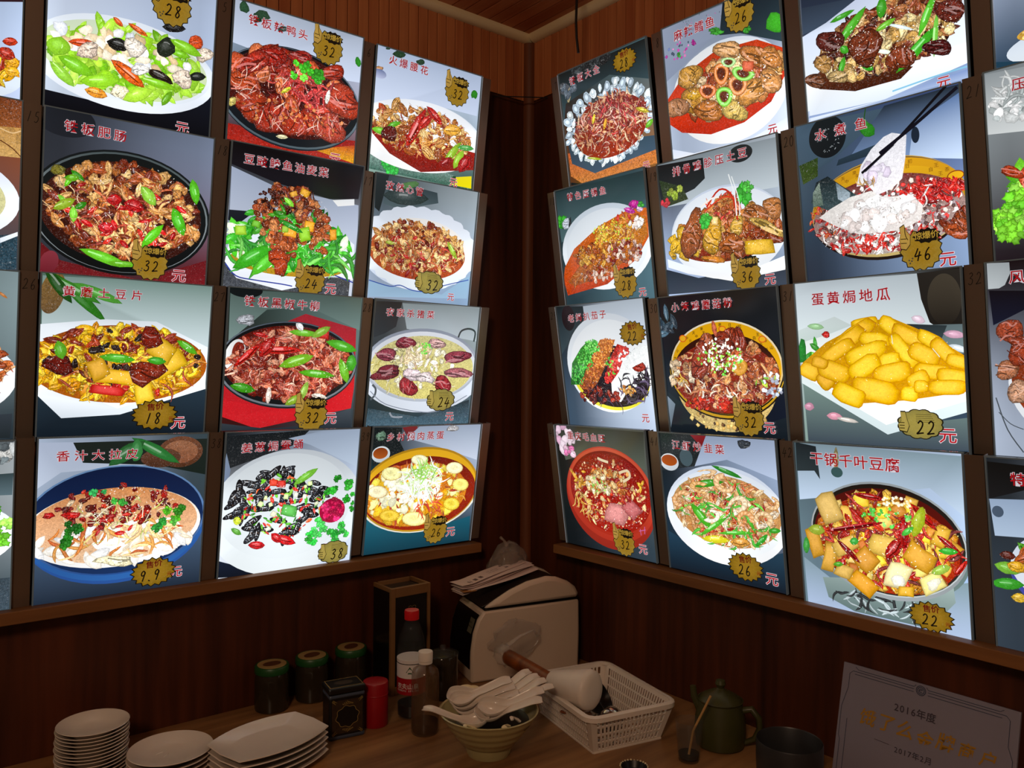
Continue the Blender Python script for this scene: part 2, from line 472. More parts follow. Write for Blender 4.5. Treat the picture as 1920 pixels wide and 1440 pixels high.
            if sz > 6:      # a short wet highlight and, on meat, a fold
                v_ = r.uniform(.1, .45); u0 = r.uniform(-.5, .1); l = r.uniform(.15, .4)
                s.stroke([P_(u0 - l, v_ * .8), P_(u0, v_), P_(u0 + l, v_ * .9)], sz * r.uniform(.05, .10), tuple(min(1.5, v * 1.3 + .3) for v in c), 0, False, False)
                if not soft:
                    v_ = r.uniform(-.5, .0); s.stroke([P_(-.7, v_ * .3), P_(r.uniform(-.2, .2), v_), P_(.6, v_ * .2 + r.uniform(-.2, .2))], sz * .07, dk, 0, False, False)
        elif kind == 'cube':
            a = (a[0] * .85, a[1] * .85); b = (b[0] * .85, b[1] * .85); det *= .4
            o = [P_(u_ + r.uniform(-.12, .12), v_ + r.uniform(-.12, .12)) for u_, v_ in ((-1, -1), (0, -1.05), (1, -1), (1.05, 0), (1, 1), (0, 1.05), (-1, 1), (-1.05, 0))]
            s.rings(o, [(1, tuple(v * .5 for v in c)), (.85, md), (.4, hi)], det, off)
        elif kind in ('strip', 'shred'):
            n = 6; bend = r.uniform(-1.3, 1.3); ph = r.uniform(-.5, .5)
            L1, C1, R1 = [], [], []
            pts, cols, tris = [], [], []
            for k in range(n + 1):
                t = -1 + 2 * k / n; w = (1 - abs(t) ** 3 * .8)
                m_ = bend * (t * t - .5) * (3.2 if kind == 'strip' else 5) + ph * math.sin(t * 4)
                pts += [P_(t, m_ + w), P_(t, m_ + .1), P_(t, m_ - w)]
                cols += [tuple(v * .5 for v in c), hi, dk]
                if k: q = 3 * k; tris += [(q - 3, q - 2, q + 1), (q - 3, q + 1, q), (q - 2, q - 1, q + 2), (q - 2, q + 2, q + 1)]
            s.prim(pts, cols, tris, det)
        elif kind == 'fan':
            s.piece('slice', x, y, a, b, col, det, bright)
            for q in range(5):
                v_ = -.7 + .35 * q
                s.stroke([P_(-.75 + abs(v_) * .3, v_), P_(0, v_ + .15), P_(.75 - abs(v_) * .3, v_)], sz * .05, '5c2408', 0)
        elif kind in ('hoop', 'shrimp'):
            n = 16; full = kind == 'hoop'; t1 = 6.283 if full else 4.4; ph = 0 if full else r.uniform(0, 6)
            inn = .55 if full else .38
            if full: s.rings([P_(math.cos(6.283 * k / 12) * .8, math.sin(6.283 * k / 12) * .8) for k in range(12)], [(1, (.25, .05, .01)), (.5, (.12, .02, .005))], 1)
            pts, cols, tris = [], [], []
            for k in range(n + 1):
                t = ph + t1 * k / n; w = 1 if full else (1 - .45 * k / n)
                for q, cc in ((1.02, dk), (.94, c), ((1 + inn) / 2, hh if (full or k % 2) else md), (inn + .08, c), (inn, dk)):
                    q2 = (1 + inn) / 2 + (q - (1 + inn) / 2) * w
                    wob = 1 + (.06 * math.sin(3 * t) if full else 0)
                    pts.append(P_(math.cos(t) * q2 * wob, math.sin(t) * q2 * wob)); cols.append(cc)
                if k:
                    for e in range(4): q = 5 * k + e; tris += [(q - 5, q - 4, q + 1), (q - 5, q + 1, q)]
            s.prim(pts, cols, tris, det * .5)
        elif kind == 'bug':
            o = [P_(math.cos(6.283 * k / 14) * (1.1 if k < 4 else 1), math.sin(6.283 * k / 14)) for k in range(14)]
            s.rings(o, [(1, (.003, .003, .004)), (.8, c), (.4, tuple(v * 1.5 + .01 for v in c))], .3, off)
            for q in range(5):
                u_ = -.65 + .26 * q; h = (1 - u_ * u_) ** .5
                s.stroke([P_(u_, -h * .5), P_(u_ + .1, 0), P_(u_, h * .7)], sz * .045, ('8c94a0', 'd8dce0', '7c5c44')[q % 3], 0)
            px, py = P_(-.1, .35)
            s.piece('dot', px, py, (a[0] * .3, a[1] * .3), (b[0] * .12, b[1] * .12), 'e8eef4', 0)
        elif kind == 'leaf':
            for q in range(7):
                t = 6.283 * q / 7 + r.random(); rr = .55
                px, py = P_(rr * math.cos(t), rr * math.sin(t)) if q else (x, y)
                o = []
                m_ = 12
                for k in range(m_):
                    w = (.52 if k % 2 else .36) * r.uniform(.85, 1.15); u_, v_ = math.cos(6.283 * k / m_) * w, math.sin(6.283 * k / m_) * w
                    o.append((px + a[0] * u_ + b[0] * v_, py + a[1] * u_ + b[1] * v_))
                f = r.uniform(.6, 1.35)
                s.rings(o, [(1, tuple(v * .35 * f for v in c)), (.75, tuple(v * f for v in c)), (.35, tuple(v * 1.3 * f + .02 for v in c))], det * .6, (0, 0), (px, py))
    def heap(s, kind, x, y, rx, ry, n, size, pal, det, sp, ring=False):
        r = s.rnd; pal = pal.split(); L_ = []
        glint = kind == 'dot' and det == 0 and size < 5
        if glint: size *= .62; n = int(n * 1.3)
        elif size > 14 and kind in ('chunk', 'slice') and rx > 50: n = int(n * 1.9); size *= .95
        for i in range(n):
            if ring: t = 6.283 * i / n; q = r.uniform(.93, 1.03)
            else: t = r.uniform(0, 6.283); q = math.sqrt(r.random())
            L_.append((x + rx * q * math.cos(t), y + ry * q * math.sin(t), t))
        L_.sort(key=lambda p: -p[1] + r.uniform(-ry, ry) * .35)
        asp = {'slice': .42, 'strip': .16, 'shred': .07, 'chunk': .75, 'lobe': .72, 'dot': .8, 'leaf': .9, 'cube': .9, 'bug': .38, 'fan': .55, 'ice': .62}.get(kind, .7)
        for px, py, tt in L_:
            h = size * .5 * (r.uniform(.5, 2.0) if glint else r.uniform(.7, 1.25)); th = r.uniform(-sp / 2, sp / 2) if sp < 3 else r.uniform(0, 6.283)
            if ring: th = tt
            if kind == 'bug': th = r.choice((.1, .35, .7, 1.4, -.3)) + r.uniform(-.2, .2)
            ca, sa = math.cos(th), math.sin(th); w = (size * .25 * r.uniform(.6, 1.2)) if glint else h * asp * r.uniform(.8, 1.25)
            s.piece(kind, px, py, (h * ca, h * sa), (-w * sa, w * ca), r.choice(pal), det, r.uniform(.82, 1.42))
    def build(s, name, m, parent, loc=(0, 0, 0), thick=0):
        me = bpy.data.meshes.new(name)
        me.from_pydata([(a * .001, b * .001, c * .001) for a, b, c in s.v], [], s.f)
        at = me.color_attributes.new('ink', 'FLOAT_COLOR', 'POINT')  # print colours; on menu prints the backlight glow is multiplied in
        at.data.foreach_set('color', [x for c in s.c for x in c])
        me.materials.append(m); me.update()
        o = bpy.data.objects.new(name, me); COL.objects.link(o); o.parent = parent; o.location = loc
        return o

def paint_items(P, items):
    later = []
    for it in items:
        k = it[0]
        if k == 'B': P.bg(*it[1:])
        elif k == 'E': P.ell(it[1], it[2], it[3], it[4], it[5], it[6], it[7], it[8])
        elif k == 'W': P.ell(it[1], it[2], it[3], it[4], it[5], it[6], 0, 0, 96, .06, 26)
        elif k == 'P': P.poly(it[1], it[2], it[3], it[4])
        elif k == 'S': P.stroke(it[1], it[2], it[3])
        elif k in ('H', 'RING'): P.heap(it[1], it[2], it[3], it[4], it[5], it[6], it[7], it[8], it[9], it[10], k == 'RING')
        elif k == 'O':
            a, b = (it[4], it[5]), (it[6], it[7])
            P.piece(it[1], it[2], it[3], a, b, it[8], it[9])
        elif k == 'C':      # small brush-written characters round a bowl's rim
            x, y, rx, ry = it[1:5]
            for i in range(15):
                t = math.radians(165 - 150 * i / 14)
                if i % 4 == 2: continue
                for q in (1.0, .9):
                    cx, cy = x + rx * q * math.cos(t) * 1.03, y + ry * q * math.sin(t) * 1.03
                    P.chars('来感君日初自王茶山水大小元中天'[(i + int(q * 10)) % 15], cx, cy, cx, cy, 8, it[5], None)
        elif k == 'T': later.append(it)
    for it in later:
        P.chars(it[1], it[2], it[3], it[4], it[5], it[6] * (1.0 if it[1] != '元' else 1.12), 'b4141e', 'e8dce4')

def sticker(kind, x, y, w, num, parent, seed, zoff):
    P = Painter(300, 320, seed, False); r = P.rnd; G = '94701a'
    g2 = '80600f' if kind == 'burst' else '947628'
    def jag(cx, cy, rx, ry, n, d): return [(cx + (rx * (1 if k % 2 else d)) * math.cos(6.283 * k / (2 * n)), cy + (ry * (1 if k % 2 else d)) * math.sin(6.283 * k / (2 * n))) for k in range(2 * n)]
    if kind == 'burst':
        h = w * .70
        P.rings(jag(x, y, w * .5, h * .5, 17, .84), [(1, lin('140c04')), (.93, lin('140c04')), (.925, lin(g2)), (.5, lin(G))], .12)
        P.chars('售价', x - w * .08, y + h * .24, x + w * .09, y + h * .27, w * .17, '5c0c0c', None, flat=True, fo=.02)
        P.number(num, x - w * .03, y - h * .11, h * .34, w * .028, '100c08')
        P.chars('元', x + w * .34, y - h * .13, x + w * .34, y - h * .13, w * .11, '7c1410', None, flat=True)
    elif kind == 'thumb':
        P.rings(jag(x, y - w * .05, w * .5, w * .5, 15, .88), [(1, lin('1c1408')), (.95, lin('1c1408')), (.945, lin(g2)), (.5, lin(G))], .12)
        # thumb-up hand
        hx, hy = x - w * .33, y + w * .22
        hand = [(hx - .13 * w, hy - .2 * w), (hx - .15 * w, hy + .02 * w), (hx - .12 * w, hy + .16 * w), (hx - .13 * w, hy + .32 * w), (hx - .02 * w, hy + .38 * w), (hx + .03 * w, hy + .22 * w), (hx + .12 * w, hy + .1 * w), (hx + .1 * w, hy - .12 * w), (hx, hy - .24 * w)]
        P.rings(hand, [(1, lin('1c1408')), (.93, lin('1c1408')), (.92, lin('a8843c')), (.4, lin('b08c40'))], .1)
        for q in (-.06, .04): P.stroke([(hx - .12 * w, hy + q * w), (hx + .02 * w, hy + (q - .01) * w)], w * .018, '2c1c08', 0, True)
        P.stroke([(hx - .01 * w, hy + .3 * w), (hx, hy + .12 * w), (hx + .05 * w, hy)], w * .018, '2c1c08', 0, True)
        P.rings(jag(x + w * .15, y + w * .27, w * .33, w * .18, 11, .82), [(1, lin('100c08')), (.5, lin('181008'))], 0)
        P.chars('惊爆价', x - w * .04, y + w * .28, x + w * .33, y + w * .28, w * .185, 'b08c34', None, flat=True, fo=.012)
        P.number(num, x + w * .04, y - w * .14, w * .28, w * .032, '0c0806')
        for q in ((-.28, -.26), (-.22, -.28), (-.26, -.33), (-.2, -.22)): P.piece('dot', x + q[0] * w, y + q[1] * w, (w * .022, 0), (0, w * .022), '1c1408', 0)
    else:
        n = 12; h = w * .62; o = []
        for k in range(n * 4):
            t = 6.283 * k / (n * 4); q = 1 + .07 * abs(math.sin(t * n / 2)) * 1.3
            o.append((x + w * .46 * q * math.cos(t), y + h * .5 * q * math.sin(t)))
        P.rings(o, [(1, lin('1c1808')), (.94, lin('1c1808')), (.935, lin('8c8040')), (.5, lin('a09044'))], .1)
        hx, hy = x - w * .32, y
        hand = [(hx - .13 * w, hy - .17 * w), (hx - .16 * w, hy - .02 * w), (hx - .08 * w, hy + .06 * w), (hx - .09 * w, hy + .28 * w), (hx + .02 * w, hy + .28 * w), (hx + .06 * w, hy + .08 * w), (hx + .1 * w, hy - .05 * w), (hx + .04 * w, hy - .2 * w)]
        P.rings(hand, [(1, lin('1c1808')), (.9, lin('1c1808')), (.89, lin('a89448')), (.4, lin('ac984c'))], .1)
        for q in (-.1, -.04, .02): P.stroke([(hx - .12 * w, hy + q * w), (hx - .01 * w, hy + q * w)], w * .018, '2c2408', 0, True)
        for q in range(5): P.stroke([(x - .08 * w, y + h * (.34 - .065 * q)), (x + (.24 + .02 * q) * w, y + h * (.34 - .065 * q))], w * .01, '4c4420', 0, True, False)
        P.number(num, x + w * .12, y - h * .12, h * .46, w * .032, '0c0806')
    o = P.build('price_sticker', M['sticker'], parent, (0, 0, zoff))
    o['label'] = {'burst': 'gold starburst price sticker reading %s', 'thumb': 'gold thumbs-up burst price sticker reading %s', 'cloud': 'olive cloud-shaped thumbs-up price sticker reading %s'}[kind] % num
    return o

# ---------------------------------------------------------------- the room
CEIL = 1.400; SEAM = 1.214
def wall(side):
    L_ = side == 'left'
    def bx(m, u0, u1, t0, t1, z0, z1):
        if L_: m.box((-u1, -t1, z0), (-u0, -t0, z1))
        else: m.box((-t1, -u1, z0), (-t0, -u0, z1))
    m = MB(); bx(m, -0.06, 2.6, -0.06, 0.0, -1.05, SEAM)
    w = m.build('wall_' + side, M['wall_low']); w['kind'] = 'structure'
    m = MB(); bx(m, -0.06, 2.6, -0.06, -0.006, SEAM + 0.002, CEIL + 0.05)
    m.build('slat_backing', M['wall_back'], w)
    pitch = 0.0285 if L_ else 0.0308
    m = MB(); bx(m, 0.0, pitch - 0.0018, -0.006, 0.0, SEAM + 0.003, CEIL + 0.03)
    slat = m.build('slat', M['slat'], w, bevel=0.0015)
    for k in range(1, 84):
        o = slat.copy(); COL.objects.link(o)
        if L_: o.location.x = -k * pitch
        else: o.location.y = -k * pitch
    return w
wall('left'); wall('right')
m = MB(); m.box((-2.6, -2.6, CEIL + 0.012), (0.0, 0.0, CEIL + 0.05))
ceil = m.build('ceiling', M['wall_back']); ceil['kind'] = 'structure'
m = MB(); m.box((-0.0385, -2.5, CEIL), (0.0, -0.0, CEIL + 0.011))
cs = m.build('slat', M['slat_c'], ceil, bevel=0.0015)
for k in range(1, 62):
    o = cs.copy(); COL.objects.link(o); o.location.x = -k * 0.0405
def moulding(name, a, b, axis, mt):
    # quarter-round profile strip tucked into a corner
    m = MB(); n = 7; r = 0.021
    prof = [(0, 0)] + [(r * (0.35 + 0.65 * math.cos(t)) if False else r * math.cos(t), r * math.sin(t)) for t in [math.pi / 2 * k / n for k in range(n + 1)]]
    vs = []
    for s_ in (a, b):
        for p, q in prof:
            if axis == 'x': vs.append((s_, -p, CEIL - q))
            elif axis == 'y': vs.append((-p, s_, CEIL - q))
            else: vs.append((-p, -q, s_))
    k = len(prof)
    fs = [tuple(range(k)), tuple(range(2 * k - 1, k - 1, -1))] + [(i, (i + 1) % k, k + (i + 1) % k, k + i) for i in range(k)]
    m.add(vs, fs)
    o = m.build(name, mt, smooth=True); o['kind'] = 'structure'
moulding('trim_1', -2.5, 0.0, 'x', M['trim_x'])
moulding('trim_2', -2.5, -0.021, 'y', M['trim_y'])
moulding('trim_3', -0.299, CEIL - 0.021, 'z', M['trim_z'])
m = MB(); m.box((-3.6, -3.6, -1.07), (0.0, 0.0, -1.05)); m.build('floor', M['floor'])['kind'] = 'structure'

def ledge(side):
    m = MB()
    L_ = side == 'left'
    if L_: m.box((-2.4, -0.060, -0.0235), (-0.201, -0.0, 0.0)); 
    else: m.box((-0.060, -2.4, -0.0225), (-0.0, -0.183, 0.0))
    o = m.build('ledge', M['ledge_x' if L_ else 'ledge_y'], bevel=0.0015)
    tag(o, 'narrow wooden ledge under the light boxes on the %s wall' % side, 'ledge')
ledge('left'); ledge('right')

# counter: an L of wood along both walls
m = MB(); z0, z1 = -0.335, COUNTER_Z
pts = [(-2.5, -0.0005), (-0.0005, -0.0005), (-0.0005, -2.5), (-0.68, -2.5), (-0.68, -0.86), (-0.86, -0.68), (-2.5, -0.68)]
n = len(pts)
m.add([(x, y, z0) for x, y in pts] + [(x, y, z1) for x, y in pts], [tuple(range(n)), tuple(range(2 * n - 1, n - 1, -1))] + [(i, n + i, n + (i + 1) % n, (i + 1) % n) for i in range(n)])
root = empty('counter', (0, 0, 0), label='dark brown wooden counter top running along both walls', cat='counter')
m.build('worktop', M['counter'], root, bevel=0.002)
m = MB(); m.box((-2.45, -0.62, -1.05), (-0.6201, -0.5, -0.335)); m.box((-0.62, -2.45, -1.05), (-0.5, -0.5, -0.335))
m.build('front_panel', M['wall_low'], root)

# ---------------------------------------------------------------- the light boxes
ART = {}
ART[('L', 1, 2)] = [
 ('B','2c3038','7c88a0','30343c','5a1014'),
 ('E',33.4,294.8,49.5,30.2,'20242c','20242c',0,0),
 ('P',[(-2.8,71.7),(32.6,38.6),(174.3,13.6),(304.4,66.6),(303.5,14.4),(-0.5,-1.8)],'5c1016','7a1a20',0.3),
 ('E',14.6,33.1,14.8,22.1,'8c3440','701c28',-0.3,0),
 ('E',139.8,138.8,163.6,118.7,'141a1c','0c1012',0,0),
 ('E',139.8,139.5,158.7,114.2,'4c585a','8c9498',0,0),
 ('E',139.8,138.0,155.5,112.1,'101617','0a0e10',0,0),
 ('E',139.8,138.8,145.5,97.1,'3c140a','34100a',0,0.6),
 ('H','chunk',146.1,143.5,140.2,88.9,130,22.5,'b0642a c98a48 8a3a16 dca660 a04a20 e8bd7c 6e2410',1.0,3.2),
 ('H','slice',138.7,146.3,135.3,84.8,60,30.0,'b0642a c98a48 8a3a16 dca660 a04a20 e8bd7c 6e2410',1.0,3.2),
 ('H','strip',139.3,134.8,131.6,81.4,40,33.0,'a83818 c86030 e0a060 8c2810',1.0,3.2),
 ('H','slice',138.9,142.5,111.8,74.1,12,27.0,'d81818 b01010 e03020',1.0,3.2),
 ('H','slice',53.9,186.1,20.1,18.0,3,27.0,'4aa818 66c41e 2e8414 86d83a',0.35,3.2),
 ('H','slice',52.2,141.5,20.1,18.2,3,33.0,'4aa818 66c41e 2e8414 86d83a',0.35,3.2),
 ('H','shred',131.6,145.3,126.7,81.0,50,18.0,'f0d0a0 e8b880 7c2008',1.0,3.2),
 ('O','slice',192.3,102.7,19.8,25.2,-7.9,6.7,'5cc81a',0.3),
 ('O','slice',240.2,136.6,12.2,-26.6,10.6,5.8,'4cb81c',0.3),
 ('O','slice',180.9,179.5,14.7,-16.2,7.8,8.0,'8cc83c',0.3),
 ('O','slice',268.0,200.7,5.9,-24.9,9.6,3.2,'58c020',0.3),
 ('O','slice',107.4,50.2,44.4,-12.8,3.2,11.2,'6cd024',0.3),
 ('O','slice',143.5,42.2,33.0,-0.3,0.3,7.0,'68b820',0.3),
 ('O','slice',47.0,192.3,11.9,2.0,-0.2,6.6,'6cb81c',0.3),
 ('O','slice',35.5,142.8,18.0,11.3,-3.3,7.6,'98b828',0.3),
 ('O','slice',120.2,162.7,14.1,2.1,-0.6,13.2,'b81418',1.0),
 ('O','slice',156.3,156.5,19.5,-3.5,3.1,13.4,'b01014',1.0),
 ('O','slice',108.4,107.8,15.7,-1.4,1.6,11.4,'c01820',1.0),
 ('O','chunk',23.6,202.9,7.4,-8.7,7.4,8.0,'7c7428',1.0),
 ('H','dot',145.9,147.3,140.1,92.6,120,4.2,'f0f0f4 e0e4ec fafafa d0d4dc f8e8d0',0,3.2),
 ('H','dot',145.9,147.3,136.1,88.9,80,3.6,'3c0c04 501008',0,3.2),
 ('T','铁板肥肠',41.9,285.0,125.3,284.1,22.2),
 ('T','元',247.1,28.9,247.1,28.9,24.5),
 ('K','thumb',190.3,52.9,64.5,'32'),
]
ART[('L', 1, 1)] = [
 ('B','c8d4ea','b8c8e4','c8d4e4','a8b8d4'),
 ('P',[(-7.7,54.0),(165.3,47.8),(301.7,125.5),(307.7,21.1),(-9.6,10.5)],'10141f','04060c',0),
 ('E',139.7,129.7,167.6,84.8,'d8e2f2','f0f6ff',0.02,0),
 ('E',139.3,139.1,159.3,77.2,'e6eef8','e8f0fa',0,0),
 ('E',139.4,137.2,151.3,67.9,'d4e2c8','cfe4a8',0,0),
 ('H','slice',139.4,137.2,139.4,63.3,100,39.0,'8cc820 a8dc3c 70b418 bce85c 94d030',0.35,3.2),
 ('H','chunk',139.7,129.7,131.6,54.1,30,27.0,'8cc820 a8dc3c 70b418 bce85c 94d030',0.35,3.2),
 ('H','chunk',138.6,155.8,131.2,28.9,18,24.0,'f0f0f4 e0e4ec fafafa d0d4dc f0e4cc e4d0ac fbf4e4 d8bc90',0.3,3.2),
 ('H','chunk',131.6,150.3,111.1,20.0,12,21.0,'f0e4cc e4d0ac fbf4e4 d8bc90',0.3,3.2),
 ('O','slice',120.3,164.2,20.6,-1.3,3.6,15.2,'141410',1.0),
 ('O','slice',207.8,181.3,17.8,-2.9,7.8,23.3,'20281c',0.3),
 ('O','slice',221.0,223.4,22.9,4.0,0.5,10.9,'1a1a1c',1.0),
 ('O','slice',199.3,123.2,25.6,-7.9,4.9,11.4,'241810',1.0),
 ('O','slice',270.5,140.2,17.9,4.3,-0.5,9.8,'182018',0.3),
 ('O','slice',140.3,114.8,31.7,-19.5,8.3,13.0,'e05c10',1.0),
 ('O','slice',58.4,151.6,23.6,3.7,0.4,7.3,'d84c18',1.0),
 ('O','slice',154.7,201.4,18.5,-7.8,3.4,6.5,'e0601c',1.0),
 ('O','chunk',264.9,206.0,13.8,3.6,-0.7,13.5,'e0501c',1.0),
 ('O','slice',85.5,66.3,20.2,-2.1,2.5,10.5,'f09828',1.0),
 ('O','slice',118.6,206.4,8.9,-6.8,3.9,5.2,'e06020',1.0),
 ('O','chunk',69.0,141.6,18.7,4.8,-0.5,14.5,'f0d8c4',1.0),
 ('O','chunk',150.7,168.4,18.1,4.7,-0.8,18.6,'f4e8d8',1.0),
 ('O','chunk',243.3,129.8,19.5,4.6,-1.0,19.4,'f0dcc8',1.0),
 ('O','chunk',127.5,77.7,15.0,3.4,-0.7,16.8,'f8ecc8',1.0),
 ('O','chunk',161.7,127.6,15.4,3.8,-0.5,12.0,'f4f0e8',1.0),
 ('O','chunk',281.9,186.7,16.0,4.1,-0.9,15.6,'f0dcc8',1.0),
 ('O','slice',91.6,90.0,35.0,8.3,-0.5,14.0,'98dc28',0.3),
 ('O','slice',160.2,79.4,27.8,15.4,-4.3,11.8,'b0e43c',0.3),
 ('O','slice',196.2,108.9,36.8,-3.0,2.6,11.0,'84c81c',0.3),
 ('O','slice',245.9,191.2,31.8,-8.8,4.7,10.8,'8cd424',0.3),
 ('O','slice',49.9,107.5,30.3,-10.2,5.4,12.9,'80cc20',0.3),
 ('O','slice',27.2,87.5,21.5,-18.4,6.8,9.2,'98d83c',0.3),
 ('O','slice',19.0,135.8,-4.7,-18.2,18.8,-2.1,'90d02c',0.3),
 ('T','元',246.4,33.3,246.4,33.3,23.8),
 ('K','thumb',215.0,265.8,70.4,'28'),
]
ART[('L', 1, 3)] = [
 ('B','587468','b8ccd0','1c2430','0c1420'),
 ('P',[(1.4,307.5),(302.4,315.0),(302.3,186.6),(181.9,225.9),(2.3,216.4)],'7c9890','c8d8dc',0),
 ('E',17.9,277.8,19.7,39.9,'8c6c38','6c5030',-0.2,0.6),
 ('O','slice',64.2,270.1,47.5,-44.2,5.8,7.8,'2c7c1c',0.2),
 ('O','slice',51.4,287.2,47.9,-24.9,4.7,10.7,'3c8c28',0.2),
 ('O','slice',92.7,281.4,43.8,-16.7,2.9,8.7,'54a838',0.2),
 ('O','slice',27.4,289.8,23.4,-30.0,7.2,7.3,'1c5414',0.2),
 ('P',[(0.3,218.6),(107.2,233.6),(199.7,234.1),(302.3,186.6),(301.6,97.0),(189.7,64.7),(141.0,48.2),(39.7,43.0),(-1.6,87.4),(-3.3,144.2)],'e8f0f8','ffffff',0),
 ('P',[(-1.6,87.4),(39.7,43.0),(141.0,48.2),(302.5,99.6),(308.7,-4.4),(-3.2,9.3)],'20303c','0c1620',0),
 ('P',[(-3.3,144.2),(-1.6,87.4),(39.7,43.0),(141.0,48.2),(302.5,99.6),(301.6,115.0),(136.1,60.4),(70.9,89.6)],'ffffff','e4eef8',0),
 ('E',141.1,147.4,160.8,76.1,'a04808','b05c08',0,0.5),
 ('H','cube',138.8,149.7,148.2,66.5,70,27.0,'e8b010 d89808 f4cc30 c88008 e8a810 f0c020',0.5,3.2),
 ('H','slice',138.8,149.7,153.1,71.3,50,36.0,'e8b010 d89808 f4cc30 c88008 e8a810 f0c020',0.6,3.2),
 ('H','chunk',138.7,152.1,148.1,66.5,40,25.5,'e8b010 d89808 f4cc30 c88008',1.0,3.2),
 ('H','slice',131.5,166.3,132.5,56.7,30,30.0,'7c200c 5c1808 a83810 8c2c10',1.0,3.2),
 ('H','strip',141.1,147.4,153.4,66.6,30,36.0,'c8780c a83c08 e8b828',1.0,3.2),
 ('H','chunk',140.5,161.8,148.2,56.9,14,18.0,'180e0c 241614 0e0808 30201c',1.0,3.2),
 ('H','chunk',134.4,99.2,81.3,19.3,4,21.0,'c81c14 d83020',1.0,3.2),
 ('O','cube',227.2,149.3,30.2,18.7,-11.1,19.3,'e8b818',0.4),
 ('O','cube',133.4,123.2,48.9,-4.8,0.8,16.7,'e8b010',0.4),
 ('O','cube',211.7,178.5,24.0,-16.0,10.8,18.7,'dcac18',0.4),
 ('O','cube',184.0,89.5,4.5,-21.9,18.8,3.5,'ecc020',0.4),
 ('O','chunk',186.4,133.7,32.2,0.5,-1.4,29.3,'7c2410',1.0),
 ('O','chunk',32.2,145.0,24.3,0.5,-0.8,22.9,'64140c',1.0),
 ('O','chunk',192.1,202.2,22.9,1.0,-1.0,19.4,'7c1c0c',1.0),
 ('O','cube',98.4,137.0,10.5,-21.0,16.7,10.0,'d8a018',0.4),
 ('O','slice',131.8,159.1,33.0,-2.7,0.5,11.4,'50b424',0.3),
 ('O','slice',203.6,156.1,18.5,-1.5,0.4,8.8,'3ca020',0.3),
 ('O','slice',260.8,185.2,20.8,-13.5,5.0,8.4,'58b41c',0.3),
 ('O','slice',33.3,172.5,4.9,-17.5,11.5,4.1,'60b024',0.3),
 ('O','cube',117.2,96.7,32.8,-3.6,0.5,10.5,'d02018',0.4),
 ('H','dot',138.8,149.7,153.1,71.3,80,3.6,'fff4d0 ffffff',0,3.2),
 ('T','黄蘑土豆片',44.4,282.1,161.4,282.9,20.7),
 ('T','元',251.1,29.9,251.1,29.9,25.6),
 ('K','burst',205.3,47.0,82.6,'18'),
]
